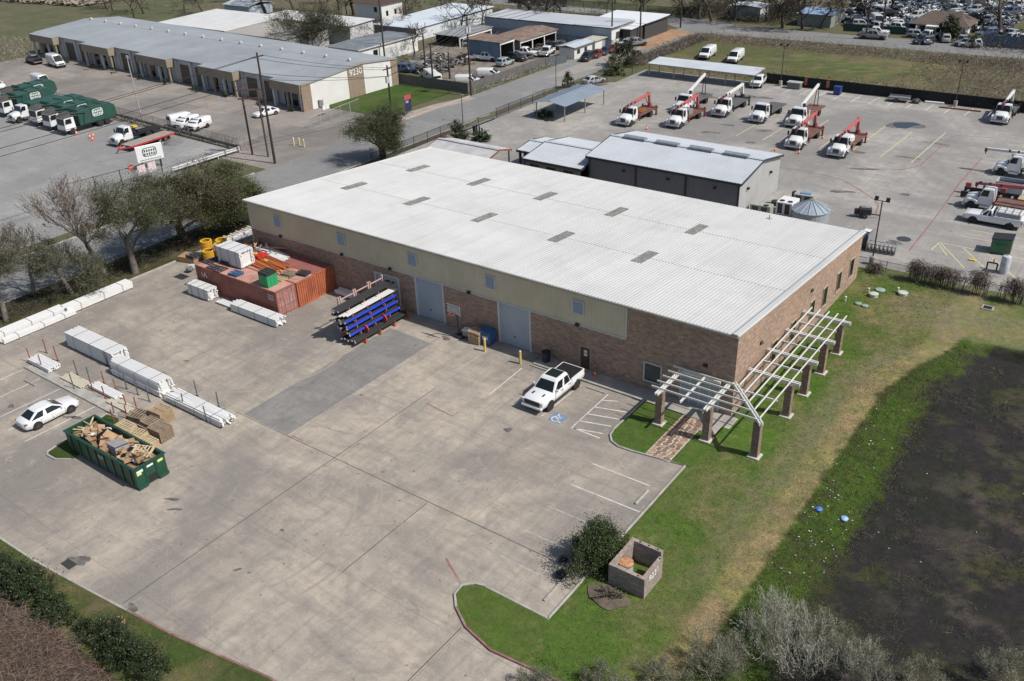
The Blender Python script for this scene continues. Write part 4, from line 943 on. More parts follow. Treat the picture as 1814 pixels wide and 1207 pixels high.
for q, cm, lb, sv, a in (((-76.18, 101.23), (.015,.017,.024), 'black estate car nearest the mobile office', 1, 118), ((-76.01, 104.79), (.16,.02,.022), 'dark red sedan between black estate and blue hatchback', 0, 116), ((-75.96, 107.78), (.02,.035,.06), 'dark blue hatchback in the kerbside row', 0, 116), ((-75.64, 110.37), (.24,.025,.022), 'bright red sedan in the kerbside row', 0, 115), ((-75.31, 113.00), (.7,.71,.71), 'white sedan in the kerbside row', 0, 114), ((-75.68, 115.97), (.45,.46,.47), 'silver car at the upper end of the kerbside row', 1, 112)):
    sedan('parked_car', lb, paint('car_%02d' % int(cm[0]*100 + cm[2]*37), cm), q, R(a+160), sv, 4.4, 'cars parked along the far kerb')
pickup('pickup_truck', 'grey pickup beside the tall pole at the far kerb', paint('grey_car', (.2,.2,.2)), (-74.38, 117.24), R(60), 5.2)
for q, a, lb in (((-93.98, 91.69), 15, 'white pickup outside the blue shed'), ((-89.46, 98.66), 12, 'white pickup in front of the open shed bay'), ((-86.01, 101.58), 105, 'white pickup with red load seen from behind'),):
    pickup('pickup_truck', lb, CARW, q, R(a), 5.2)
for q, a, lb in (((-99.58, 78.77), 30, 'dusty silver van deep in the scrap lot'), ((-94.23, 74.23), 150, 'white van left behind the board fence'), ((-91.69, 72.56), 150, 'white van close behind the board fence'), ((-84.21, 73.58), 30, 'white van with roof ladder near the fence corner'), ((-83.90, 79.61), 28, 'white van beside the ladder van')):
    van('old_van', lb, M('dull_white', (.6,.6,.58), .5, 0, .08, 1, 0, 30, (.4,.38,.34), 1) if 'silver' not in lb else GREYM, q, R(a), 4.8, 1.95)
for q, a, lb, cm in (((-101.95, 76.48), 20, 'blue sedan by the strip unit corner', (.03,.06,.16)), ((-88.14, 90.10), 90, 'wrecked pale car in front of the shed', (.35,.4,.42)), ((-88.53, 94.43), 0, 'dark car inside the scrap lot', (.02,.02,.022)), ((-105.93, 101.84), 40, 'grey car under the low shelter', (.3,.31,.32)), ((-87.44, 107.03), 20, 'dark car between shed and mobile office', (.03,.03,.035)), ((-97.43, 97.73), 100, 'white wreck leaning at the shed', (.5,.5,.5))):
    sedan('scrap_car', lb, paint('scrap_%02d' % int(cm[2]*100), cm), q, R(a), 1, 4.3)
sedan('parked_car', 'silver car in front of the street carport', paint('silver', (.45,.46,.48)), (-64.98, 85.59), R(70), 0, 4.4)
# refuse trucks
RGRN = M('refuse_green', (.022,.075,.058), .5, 0, .12, 1, 0, 30, (.05,.07,.055), .8, damt=.5); RDRK = M('refuse_hood', (.085,.075,.065), .7, 0, .25, 1.5); YEL = flat('yellow_paint', (.65,.5,.05), .5)
EMB = flat('emblem_white', (.72,.73,.72), .5)
def emblem(par, c, ux, sz, name='company_emblem', back=EMB, mark=RGRN):
    """hexagonal badge with two rows of lettering blocks; ux is the badge's right, up is z"""
    ux = Vector(ux); up = Vector((0,0,1)); nn = ux.cross(up); c = Vector(c)
    def sh(pts, off): return [c + ux*(p[0]*sz) + up*(p[1]*sz) + nn*off for p in pts]
    hexp = [(-.5,-.2), (-.36,-.31), (.36,-.31), (.5,-.2), (.5,.2), (.36,.31), (-.36,.31), (-.5,.2)]
    m = MB(); m.add(sh(hexp, .006), [tuple(range(8))], 0); m.add(sh([(a*.86, b*.84) for a, b in hexp], .009), [tuple(range(8))], 1)
    for row, y in ((0,.10), (1,-.13)):
        for k in range(5):
            x = -.33 + .165*k - (.02 if row else 0); m.add(sh([(x-.055,y-.08), (x+.055,y-.08), (x+.05,y+.08), (x-.05,y+.08)], .012), [(0,1,2,3)], 0)
    return m.build(name, [back, mark], par, fix=False)
def refuse(label, loc, rz, L=9.6):
    t = thing('refuse_truck', label, 'truck', loc, rz, 'refuse trucks lined up')
    m = MB(); F_ = hexa(m, -1.9, -.02, 1.15, .75, -1.85, -.18, 1.08, 2.75); c = m.build('cab', CARW, t, bevel=.06, seg=2, smooth=45)
    panel(c, 'windscreen', GLASSD, F_['front'], (.06,.42,.06,.08), .005)
    for sd in ('left', 'right'): panel(c, 'side_window', GLASSD, F_[sd], (.12,.5,.30,.12) if sd == 'left' else (.30,.5,.12,.12), .006)
    m = MB(); m.box(-.1,-1.2,.45,.15,1.2,.8); m.build('bumper', BLACK, t, bevel=.04)
    m = MB(); m.box(-L+.3,-.45,.7,-.5,.45,1.0); m.build('chassis', BLACK, t)
    m = MB(); m.prism([(-2.6,1.1), (-2.6,3.35), (-L+1.0,3.45), (-L+.2,2.9), (-L,1.5), (-L+.5,1.0)], 'y', -1.22, 1.22); b = m.build('packer_body', RGRN, t, bevel=.05)
    m = MB()
    for x in (-2.75,-5.0,-7.2):
        for s in (-1, 1): m.box(x-.08,s*1.245-.02,1.05,x+.08,s*1.245+.02,3.4)
        m.box(x-.08,-1.22,3.42,x+.08,1.22,3.52)
    tag(m.build('ribs', RGRN, b), kind='stuff')
    m = MB(); m.prism([(-2.7,2.6), (-2.2,3.25), (-1.0,3.15), (-.1,2.85), (-.15,2.78), (-1.9,2.8)], 'y', -1.2, 1.2); m.build('hopper_guard', RDRK, t, bevel=.04)
    for s in (-1, 1):
        m = MB(); m.bar((-3.4,s*1.34,1.5), (-3.9,s*1.34,3.0), .12, .2); m.bar((-3.9,s*1.34,3.0), (-1.4,s*1.34,3.35), .12, .2); m.build('lift_arm', RGRN, t)
    m = MB(); m.obox((-L-.02,-.7,2.0), (.25,.3,1.4)); m.build('tail_board', YEL, t, bevel=.04)
    emblem(b, (-6.1,1.265,2.45), (-1,0,0), 1.9, back=EMB, mark=RGRN); emblem(b, (-6.1,-1.265,2.45), (1,0,0), 1.9)
    for x in (-1.2,-L+2.0,-L+3.3):
        for s in (-1, 1): wheel(t, x, s*1.02, .52, .3, RIMW)
    mirrors(t, -.3, 1.15, 2.1, PLASTIC, .4)
    return t
for k, (x, y, n) in enumerate(((-121.9,16.7,'nearest'), (-126.6,16.9,'second'), (-131.2,17.2,'third'), (-142.5,17.5,'fifth'), (-147.6,21.0,'sixth'))):
    refuse('green and white refuse truck, %s from the orange cones' % n, (x, y), R(-87))
t = thing('refuse_truck', 'green roll-off truck with long white nose between the refuse trucks', 'truck', (-136.9,16.2), R(-87), 'refuse trucks lined up'); semi_cab(t, CARW); truck_chassis(t, 9.4, RGRN, True)
m = MB(); m.prism([(-3.4,1.16), (-3.4,2.7), (-9.2,2.7), (-9.2,1.16)], 'y', -1.2, 1.2); m.build('container_body', RGRN, t, bevel=.05)
t = thing('hook_truck', 'white long nosed roll-off truck with black bare chassis beside the red trailer', 'truck', (-108.6,17.2), R(-87)); semi_cab(t, CARW); truck_chassis(t, 8.6, CBLK, True, .6, 1.05)
m = MB()
for s in (-.5,.5): m.bar((-3.5,s,1.3), (-8.4,s,1.15), .16, .22)
m.bar((-3.6,0,1.2), (-4.4,0,2.2), .3, .3); m.bar((-4.2,-.9,1.5), (-4.2,.9,1.5), .2, .3); m.build('hook_frame', CBLK, t); m = MB(); m.box(-4.6,-.5,2.0,-3.9,.3,2.25); m.build('valve_cover', YEL, t)
t = thing('flatbed_trailer', 'red edged flatbed trailer with wooden deck beside the roll-off truck', 'trailer', (-104.6,16.9), R(-86))
m = MB(); m.box(-8,-1.2,.85,0,1.2,.95); m.build('deck', M('weathered_planks', (.30,.27,.23), .9, 0, .2, 1.5), t)
m = MB(); m.box(-8,-1.27,.7,0,-1.2,.93); m.box(-8,1.2,.7,0,1.27,.93); m.bar((0,-1.2,.8), (1.5,0,.7), .12, .15); m.bar((0,1.2,.8), (1.5,0,.7), .12, .15); m.build('side_rails', M('trailer_red', (.45,.03,.035), .5), t)
for x in (-5.3,-6.3):
    for s in (-1, 1): wheel(t, x, s*1.0, .4, .24, RIMW)
m = MB(); m.box(-7.6,-.5,.2,-.2,.5,.84); m.build('trailer_frame', BLACK, t)

# ================================================================ things stored in the lot
RUST = M('container_maroon', (.27,.105,.08), .75, 0, .12, .9, 0, 30, (.12,.05,.04), .8, damt=.6); RUSTO = M('container_orange', (.42,.125,.06), .7, 0, .14, .8, 0, 30, (.17,.05,.035), .7, damt=.7); RUSTP = M('container_roof_faded', (.43,.235,.19), .8, 0, .12, .8, 0, 30, (.20,.085,.065), .6, damt=.7)
RUSTD = M('container_door_faded', (.36,.15,.13), .75, 0, .2, 1.4, 0, 30, (.45,.36,.34), 1.6, damt=.8)
def container(label, x0, y0, mat, roofm, end, L=12.19, W=2.43, H=2.59):
    t = thing('shipping_container', label, 'container', (x0, y0, .02))
    def side(sy):
        m = MB(); n = 44; p = (L-.3)/n; pr = [(.15, 0)]
        for k in range(n):
            x = .15 + k*p; pr += [(x+p*.2, 0), (x+p*.3, .04), (x+p*.7, .04), (x+p*.8, 0)]
        pr.append((L-.15, 0)); vs = []; q = len(pr)
        for z in (.16, H-.12): vs += [(x, (sy + d if sy < W/2 else sy - d), z) for x, d in pr]
        m.add(vs, [(k, k+1, q+k+1, q+k) for k in range(q-1)]); m.build('side_panel', mat, t, fix=False)
    side(.03); side(W-.03)
    m = MB()
    for y in (0, W-.1): m.box(0,y,0,L,y+.1,.16); m.box(0,y,H-.12,L,y+.1,H)
    for x in (0, L-.15):
        for y in (0, W-.15): m.box(x,y,.16,x+.15,y+.15,H-.12)
        m.box(x,.1,0,x+.15,W-.1,.15); m.box(x,.1,H-.12,x+.15,W-.1,H)
    m.build('frame', mat, t)
    m = MB(); n = 44; p = (L-.3)/n; pr = []
    for k in range(n): pr += [(.15+k*p, -.02), (.15+k*p+p*.3, -.02), (.15+k*p+p*.4, .005), (.15+k*p+p*.9, .005)]
    q = len(pr); m.add([(x,.1,H+d-.01) for x, d in pr] + [(x,W-.1,H+d-.01) for x, d in pr], [(k,k+1,q+k+1,q+k) for k in range(q-1)]); m.build('roof_panel', roofm, t, fix=False)
    if end == 'doors':
        for k in (0, 1):
            ya = .15 + k*(W/2-.15); m = MB(); m.box(L-.06, ya+.01, .16, L-.02, ya+W/2-.16, H-.13)
            for z in (.55,1.0,1.45,1.9,2.25): m.box(L-.02, ya+.08, z-.09, L+.0, ya+W/2-.24, z+.09)
            d = m.build('door', RUSTD, t)
            for o in (.3,.75):
                m = MB(); m.cyl((L+.03,ya+o,.1), (L+.03,ya+o,H-.08), .022, n=6); m.build('lock_bar', M('galvanised', (.45,.42,.40), .5, .4), d)
    else:
        m = MB(); n = 8; p = (W-.3)/n
        for k in range(n): m.prism([(.15+k*p,L-.08), (.15+k*p+p*.3,L-.08), (.15+k*p+p*.4,L-.02), (.15+k*p+p*.9,L-.02), (.15+(k+1)*p,L-.08), (.15+(k+1)*p,L-.12), (.15+k*p,L-.12)], 'z', .15, H-.12)
        m.v = [(b, a, c) for a, b, c in m.v]; m.build('end_panel', mat, t)
    m = MB(); m.box(0,.1,.15,.04,W-.1,H-.12); m.build('end_panel', mat, t)
    return t
c1 = container('maroon shipping container with double doors, in front of the others', -54.9, -7.52, RUST, RUSTP, 'doors')
c2 = container('orange container between the maroon one and the wall side one', -54.75, -5.04, RUSTO, RUSTP, 'panel'); c3 = container('orange container closest to the warehouse wall', -54.85, -2.56, RUSTO, M('container_roof_red', (.24,.085,.075), .8, 0, .15, .9), 'panel')
LOGO = flat('faded_white_print', (.66,.62,.6), .7)
m = MB()
for a, b in (((.95,2.05),(1.0,1.65)), ((1.0,1.65),(1.25,1.6)), ((1.25,1.6),(1.42,2.05)), ((1.42,2.05),(1.7,1.55))): m.bar((a[0],-.008,a[1]), (b[0],-.008,b[1]), .012, .1)
m.build('logo', LOGO, c1)
m = MB()
for j in range(3):
    for k in range(4): m.box(11.0+.22*k,-.006,2.05-.22*j,11.12+.22*k,-.001,2.17-.22*j)
tag(m.build('serial_print', LOGO, c1), kind='stuff')

PVC = M('white_vinyl', (.70,.70,.69), .5, 0, .05, 1.5, 0, 30, (.55,.53,.50), 1.5, damt=.5); CREAM = M('cream_vinyl', (.56,.52,.40), .5, 0, .08, 1.5, 0, 30, (.4,.36,.28), 1.2, damt=.5); STRAP = flat('black_strap', (.03,.03,.032), .6)
RSTK = M('red_stake', (.26,.06,.05), .7, 0, .25, 3); GSTK = flat('grey_stake', (.10,.10,.11), .6)
BM = {}
def bundle(label, c, L, W, H, axis='x', bw=.17, bh=.13, jit=.12, mat=PVC, z0=.02, seed=1, strap=True, taper=0, group='bundles of white rails', name='rail_bundle', stakes=0):
    r = random.Random(seed); t = thing(name, label, 'bundle', (c[0], c[1], z0), 0 if axis == 'x' else math.pi/2, group)
    key = (round(L, 2), bw, bh, mat.name)
    if key not in BM:
        m = MB(); m.box(-L/2,-bw*.45,0,L/2,bw*.45,bh-.016); BM[key] = m.mesh('rail', mat, bevel=.012)
    nz_ = max(1, int(H/bh)); ny = max(1, int(W/bw))
    for q in (-.32, 0, .32):
        m = MB(); m.box(L*q-.05,-W/2,0,L*q+.05,W/2,.09); m.build('bearer', M('bearer_wood', (.16,.12,.08), .9), t)
    for j in range(nz_):
        n = ny - (int(taper*j*.5))
        for k in range(n):
            if 0 < j < nz_-1 and 1 < k < n-2 and not (jit > .1 and r.random() < .0): continue
            o = ob('rail', BM[key], t, (r.uniform(-jit, jit), (k-(n-1)/2)*bw + r.uniform(-.004,.004), .09 + j*bh))
            if jit > .2: o.rotation_euler = (0, 0, r.uniform(-.012,.012))
    top = .09 + nz_*bh
    if strap:
        for q in (-.3, .05, .34):
            m = MB()
            wv = W/2+.02
            m.box(L*q-.014,-wv,.09,L*q+.014,-wv+.012,top); m.box(L*q-.014,wv-.012,.09,L*q+.014,wv,top); m.box(L*q-.014,-wv,top,L*q+.014,wv,top+.012); m.build('strap', STRAP, t)
    # an added solid core, not rails, keeps light from passing between the outer rails
    if nz_ > 2: m = MB(); m.box(-L/2+.2,-W/2+bw,.09+bh*.6,L/2-.2,W/2-bw,top-bh*.9); m.build('solid_core', mat, t)
    return t
def stake(c, h, mat, label, lean=0, group='stakes around the stored rails'):
    m = MB(); m.box(-.035,-.035,.02,.035,.035,h); m.box(-.16,-.05,.02,.16,.05,.08); o = m.build('steel_stake', mat, None, (c[0],c[1],0)); o.rotation_euler = (0, lean, 0)
    return tag(o, label, 'stake', group)
bundle('tall strapped stack of white rails, farthest left of the middle row', (-51.1,-21.3), 7.5, 1.7, 1.5, seed=1)
bundle('stepped stack of white rails in the middle of the row', (-43.4,-22.0), 6.9, 1.6, 1.35, seed=2, taper=.5)
bundle('low loose stack of white rails at the right end of the row', (-35.5,-22.15), 7.0, 1.45, .7, seed=3, jit=.3, taper=.6)
bundle('long stack of white planks along the left kerb, upper one', (-61.4,-14.9), 7.2, 1.35, .8, 'y', .3, .14, .03, seed=4)
bundle('long low stack of white planks along the left kerb, inner one', (-60.55,-21.6), 7.2, .7, .5, 'y', .3, .14, .1, seed=5); bundle('long stack of white planks along the left kerb, outer one', (-61.75,-22.3), 7.6, 1.3, .75, 'y', .3, .14, .12, seed=6)
a = (-53.05, -9.06); bundle('short stack of white rails at the left end of the maroon container', (a[0]+.1, a[1]+.55), 3.3, 1.2, 1.2, seed=7)
a = (-49.16, -9.12); bundle('thin layer of white rails beside the maroon container', (a[0], a[1]+.6), 2.6, 1.0, .25, seed=8, strap=False)
a = (-44.52, -9.13); bundle('long stack of white rails in front of the maroon container', (a[0], a[1]+.5), 6.6, 1.25, .8, seed=9, jit=.2)
a = (-40.33, -0.65); bundle('low white rail stack between orange container and pipe rack', (a[0], a[1]), 3.0, .9, .5, seed=10, strap=False)
bundle('square stack of short white rails on top of the maroon container', (-51.5,-4.9), 3.6, 1.9, 1.75, seed=11, bh=.155, bw=.16, z0=2.64, jit=.05)
bundle('white rails between four red stakes near the sedan', (-53.4,-25.15), 3.4, 1.3, .42, seed=12, jit=.1, strap=False); bundle('cream rails on the kerb strip near the sedan', (-48.4,-25.15), 3.2, 1.15, .2, seed=13, jit=.12, mat=CREAM, strap=False, group='bundles of cream rails')
bundle('pinkish white rails between red stakes in front of the sedan', (-44.5,-24.7), 3.8, 1.0, .38, seed=14, jit=.15, strap=False); a = (-41.50, -25.96); bundle('cream boards behind the pallet stacks', (a[0]-.3, a[1]+.7), 3.0, 1.0, .18, seed=15, mat=CREAM, strap=False, jit=.2, group='bundles of cream rails')
for k, q in enumerate(((-54.95, -25.53), (-52.92, -25.62), (-55.44, -23.82), (-53.18, -24.04), (-45.80, -25.19), (-46.06, -23.98), (-43.92, -24.18), (-43.77, -25.33), (-40.97, -26.30), (-41.08, -25.10), (-40.00, -24.88), (-39.56, -26.05), (-39.87, -27.01), (-40.12, -28.57))):
    stake(q, 1.5 if k < 4 else 1.25, RSTK, 'red steel stake standing beside the stored rails', (k % 3 - 1)*.05)
for k, q in enumerate(((-47.41, -25.92), (-49.34, -24.45), (-47.36, -24.49), (-55.15, -20.38), (-48.38, -22.13), (-43.59, -23.44), (-41.98, -23.45), (-40.25, -23.55), (-36.86, -22.64), (-33.74, -22.81), (-37.61, -20.82), (-34.69, -20.93))):
    stake(q, 1.5, GSTK, 'thin grey steel stake standing beside the stored rails', (k % 3 - 1)*.04, 'grey stakes around the stored rails')

# pallets
PWD = [M('pallet_wood', (.42,.31,.195), .9, 0, .2, 3), M('pallet_wood_aged', (.29,.225,.16), .9, 0, .25, 3), M('pallet_blue', (.06,.14,.26), .8, 0, .2, 3), M('pallet_plastic', (.045,.045,.05), .8), M('pallet_new', (.54,.43,.27), .9, 0, .15, 3)]
_b = {}
def pallet(c, z, rz, mi, label, group, tilt=0, w=1.2, d=1.0):
    t = thing('pallet', label, 'pallet', (c[0], c[1], z), rz, group); t.rotation_euler = (tilt, 0, rz)
    if 'skip' in label or 'island' in label or 'white rails' in label: t.scale = (1.22, 1.22, 1.12); z_ = (z-.02)*1.12+.02; t.location.z = z_
    if mi not in _b:
        a = MB(); a.box(-.046,-.5,0,.046,.5,.018); s = MB(); s.box(-.6,-.02,0,.6,.02,.09); _b[mi] = (a.mesh('board', PWD[mi]), s.mesh('stringer', PWD[mi]))
    B, S = _b[mi]
    for k in range(6): ob('board', B, t, (-.554+k*.2216,0,.112))
    for k in (0, 2.5, 5): ob('bottom_board', B, t, (-.554+k*.2216,0,.003))
    for y in (-.47,0,.47): ob('stringer', S, t, (0,y,.0215))
    return t
r = random.Random(5)
def stack(c, n, mi, label, group, rz=0, z=.02, jit=.02):
    ox = oy = oz = 0
    for k in range(n):
        if r.random() < .3: ox, oy, oz = r.uniform(-.12,.12), r.uniform(-.12,.12), r.uniform(-.08,.08)
        pallet((c[0]+ox, c[1]+oy), z+.134*k, rz+oz, mi, label, group)
stack((-23.75,-1.15), 9, 0, 'pallet in the stack beside the blue bin', 'pallets stacked by the wall')
for c, n, mi, nm, rz in (((-37.7,-27.4), 5, 4, 'new pallet in the low stack behind the skip', .1), ((-36.2,-27.45), 5, 4, 'new pallet in the second low stack behind the skip', .15), ((-34.75,-27.5), 4, 4, 'new pallet in the stack nearest the skip end', .1), ((-34.9,-26.1), 7, 1, 'weathered pallet in the right stack behind the skip', .05), ((-36.4,-25.9), 6, 1, 'weathered pallet in the centre stack behind the skip', -.05), ((-36.9,-24.6), 8, 0, 'brown pallet in the tall stack nearest the white rails', .08), ((-38.3,-25.6), 5, 1, 'grey pallet in the stack beside the grass island', .2)):
    stack(c, n, mi, nm, nm.replace(' in the', 's in the'), rz)
# on the containers
for q, nm in (((-56.54, -7.33), 0), ((-52.81, -6.34), 1)):
    for k in range(3): pallet((q[0]+1.0*k*.0 + (.6 if nm else 0)+k*.0, q[1]+.9+k*1.0*0), 2.6+.134*k, .02*k, 3, 'black plastic pallet lying on the container roof', 'black pallets on the containers')
for k, (x, y) in enumerate(((-54.1,-6.3), (-54.0,-5.1), (-52.6,-6.95), (-51.5,-6.95))): pallet((x, y), 2.6, 1.57*(k % 2), 3, 'black plastic pallet lying flat on the maroon container', 'black pallets on the containers')
for k in range(2): pallet((-49.3,-6.8), 2.6+.134*k, .1*k, 2, 'blue pallet lying on the maroon container', 'blue pallets on the container')
for k in range(3): pallet((-44.6,-4.2), 2.6+.134*k, .1*k, 1, 'worn pallet on the orange container', 'worn pallets on the containers')
pallet((-44.7,-5.1), 2.6, 0, 4, 'pale pallet between the green crates and worn pallets', None)
for k in range(2): pallet((-43.6,-3.2), 2.6+.134*k, .2, 3, 'black pallet at the right end of the orange container', 'black pallets at the container end')
# green crates, topped with dark ones
def crate(c, z, mat, label, group, s=(.6,.4,.3)):
    t = thing('crate', label, 'crate', (c[0], c[1], z), 0, group)
    m = MB(); a, b, h = s[0]/2, s[1]/2, s[2]
    m.box(-a,-b,0,a,b,.02); m.build('crate_base', mat, t)
    for nm, bx in (('long', (-a,-b,.02,a,-b+.02,h)), ('long', (-a,b-.02,.02,a,b,h)), ('short', (-a,-b+.02,.02,-a+.02,b-.02,h)), ('short', (a-.02,-b+.02,.02,a,b-.02,h))):
        m = MB(); m.box(*bx); m.build('crate_side', mat, t)
    m = MB(); m.box(-a-.015,-b-.015,h-.045,a+.015,b+.015,h-.02); m.box(-a*.4,-b-.02,h-.12,a*.4,-b,h-.06); m.build('crate_lip', mat, t)
    return t
CG = M('green_plastic', (.03,.30,.12), .5, 0, .08); CD = flat('dark_plastic_crate', (.03,.035,.03), .6)
for j in range(5):
    for k in range(2):
        for i in range(3): crate((-44.9+.62*k, -7.05+.42*i), 2.6+.3*j, CG if j < 4 else CD, ('green plastic crate stacked at the maroon container edge' if j < 4 else 'black plastic crate on top of the green crates'), 'green crates' if j < 4 else 'black crates')
# orange tubes, red boxes, white boards on the orange containers
OT = M('orange_tube', (.62,.20,.045), .55, 0, .12); OT2 = M('rust_tube', (.42,.13,.06), .6, 0, .15)
for k in range(26):
    y = -4.7 + .19*(k % 13) + r.uniform(-.04,.04); z = 2.66 + .12*(k//13); x = -48.3 + r.uniform(-.4,.4); m = MB(); m.cyl((-2.4,0,0), (2.4,0,0), .055, n=8)
    o = m.build('orange_tube', r.choice((OT, OT, OT2)), None, (x, y, z+.02)); o.rotation_euler = (0, 0, r.uniform(-.07,.07)-.12); tag(o, 'long orange tube lying on the container roof', 'tube', 'orange tubes')
for k in range(12):
    m = MB(); m.box(-2.3,-.08,0,2.3,.08,.03); o = m.build('white_board', PVC, None, (-50.0+r.uniform(-.4,.4), -1.9+.15*(k % 9), 2.62+.04*(k//9)+.002*k)); o.rotation_euler = (0, 0, r.uniform(-.05,.05)-.1); tag(o, 'white board lying near the wall on the orange container', 'board', 'white boards')
for k in range(5):
    m = MB(); m.box(-.35,-.25,0,.35,.25,.28); m.box(-.36,-.26,.2,.36,.26,.24); o = m.build('red_box', M('red_plastic', (.5,.03,.025), .5), None, (-50.4+.3*(k % 2), -3.3-.0*k+.55*(k//2), 2.61+.29*(k % 2)), r.uniform(-.3,.3)); tag(o, 'red plastic box beside the square white stack', 'box', 'red boxes')
for k in range(4):
    t = thing('ladder_frame', 'grey metal frame lying across the container roof', 'frame', (-52.4+.35*k,-2.6+.2*k,2.62+.05*k), .5, 'metal frames')
    for y in (-.4,.4): m = MB(); m.box(-1.3,y-.03,0,1.3,y+.03,.04); m.build('rail', GREYM, t)
    for x in (-1.1,-.55,0,.55,1.1): m = MB(); m.box(x-.02,-.37,.005,x+.02,.37,.035); m.build('rung', GREYM, t)
# yellow coils, barrels and mixed goods behind the containers
YC = M('yellow_coil', (.70,.40,.03), .6, 0, .12, 2); YC2 = M('yellow_coil_worn', (.62,.36,.12), .65, 0, .15, 2)
def coil(c, z, mat, label, R0=.62, h=.62, group='yellow pipe coils'):
    m = MB()
    for k in range(6):
        z1 = .05 + k*h/6; n = 18; pr = []
        m.lathe([(R0-.18,z1), (R0-.09,z1-.05), (R0,z1), (R0+.01,z1+.05), (R0-.09,z1+h/6-.01), (R0-.18,z1+.05)], n)
    m.f = [q for q in m.f if len(q) == 4]; m.m = m.m[:len(m.f)]
    o = m.build('pipe_coil', mat, None, (c[0], c[1], z), smooth=50); return tag(o, label, 'coil', group)
for (x, y, n) in ((-58.7,-1.6,3), (-60.7,-1.9,3), (-59.6,-2.6,2), (-59.5,-.8,3)):
    for k in range(n): coil((x, y), .03+.66*k, YC if k == n-1 else YC2, 'yellow coil of drain pipe behind the containers')
o = coil((-55.0,.9), 2.0, M('lemon_hose', (.72,.62,.08), .6), 'flat lemon yellow hose coil near the wall', .8, .25, None)
m = MB(); m.box(-.9,-.9,0,.9,.9,2.0); tag(m.build('timber_crate', PWD[1], None, (-55.9,.9,.02), .1), 'timber crate under the lemon hose coil', 'crate')
t = thing('sheet_stack', 'stack of brown boards with white sheet on top beside the containers', 'stack', (-61.63, -3.64), .25)
for k in range(6):
    m = MB(); m.box(-1.1+.05*(k % 2),-.75,.1+k*.1,1.1,.75-.05*(k % 3),.18+k*.1); m.build('board', M('cardboard_brown', (.36,.235,.13), .85, 0, .15), t)
m = MB(); m.box(-.2,-.5,.72,.9,.35,.75); m.build('white_sheet', PVC, t); m = MB(); m.box(-1,-.6,0,1,.6,.09); m.build('skid', PWD[1], t)
for k in range(7):
    x, y = -62.0+.12*(k % 2), 1.6+.85*k; t = thing('plastic_block', 'pale grey moulded block in the row beside the warehouse end', 'block', (x, y, .02), r.uniform(-.1,.1), 'pale moulded blocks')
    m = MB(); m.box(-.55,-.38,0,.55,.38,.75); m.build('block_body', M('pale_plastic', (.55,.53,.50), .7, 0, .12), t, bevel=.06)
    for q in (-.3,.0,.3):
        m = MB(); m.cyl((q,0,.75), (q,0,.9), .13, n=8); m.build('block_knob', M('pale_plastic', (.55,.53,.50)), t)
for k in range(6):
    x, y = -60.4+.1*(k % 2), 2.0+.8*k; m = MB(); m.lathe([(.02,0), (.36,0), (.38,.1), (.36,.4), (.38,.45), (.36,.8), (.3,.86), (.02,.86)], 14); tag(m.build('barrel', M('grey_barrel', (.34,.35,.40), .6), None, (x, y, .02), smooth=40), 'grey plastic barrel behind the yellow coils', 'barrel', 'grey barrels')
t = thing('work_table', 'black work table near the warehouse corner', 'table', (-57.3,2.6,.02), .1)
m = MB(); m.box(-1.0,-.45,.85,1.0,.45,1.25); m.build('table_top', BLACK, t, bevel=.03)
for x in (-.9,.9):
    for y in (-.38,.38): m = MB(); m.box(x-.04,y-.04,0,x+.04,y+.04,.85); m.build('leg', BLACK, t)
t = thing('tool_crate', 'open black crate with tools between coils and pallets', 'crate', (-57.0,-4.9,.02), .2)
m = MB(); m.box(-.8,-.5,0,.8,.5,.55); m.build('crate_body', CD, t, bevel=.03)
for k in range(4): m = MB(); m.box(-.6+.3*k,-.35,.55,-.42+.3*k,.3,.6+.05*(k % 2)); m.build('tool', GREYM, t)

# pipe rack
RK = thing('pipe_rack', 'steel cantilever rack with pale posts and red arms beside the roller doors', 'rack', (0,0,.02))
PINK = M('faded_red_post', (.52,.36,.33), .7, 0, .12); ARM = M('rack_arm_red', (.45,.14,.07), .6, 0, .2)
PYS = [-6.7,-4.8,-2.9,-1.0]
LV = [(.38,2.95), (.95,2.4), (1.45,2.0), (1.95,1.9), (2.5,1.6), (3.0,1.25)]
for y in PYS:
    m = MB(); m.box(-35.1,y-.07,0,-34.92,y+.07,3.75); m.box(-35.1,y+.17,0,-34.92,y+.29,3.75); m.build('post', PINK, RK)
    m = MB(); m.box(-35.3,y-.1,0,-31.95,y+.1,.2); m.build('foot', ARM, RK)
    for z, a in LV: m = MB(); m.box(-34.92,y-.04,z-.1,-34.92+a,y+.04,z); m.box(-34.96+a,y-.04,z,-34.92+a,y+.04,z+.14); m.build('arm', ARM, RK)
for a, b in zip(PYS, PYS[1:]): m = MB(); m.bar((-35.0,a+.3,3.45), (-35.0,b,3.45), .07, .09); m.build('brace', PINK, RK)
BLKP = flat('black_pipe', (.02,.021,.024), .45); BLUP = M('blue_wrap', (.018,.045,.42), .3, 0, .15, 6); 
def pipe(x, z, rad, L, mat, label, group, y=-4.5, endm=None):
    t = thing('pipe', label, 'pipe', (x, y + r.uniform(-.25,.25), z+.02+rad), 0, group)
    m = MB(); m.cyl((0,-L/2,0), (0,L/2,0), rad, n=12); m.build('tube', mat, t, smooth=40)
    for s in (-1, 1): m = MB(); m.cyl((0,s*L/2,0), (0,s*(L/2+.08),0), rad*.8, rad*.72, n=10); m.build('end_cap', endm or flat('pipe_cap', (.3,.3,.3), .6), t)
for k in range(7): pipe(-32.2-.27*k, .38, .12, 6.8, BLKP, 'black pipe on the lowest arms of the pipe rack', 'black pipes on the lowest arms')
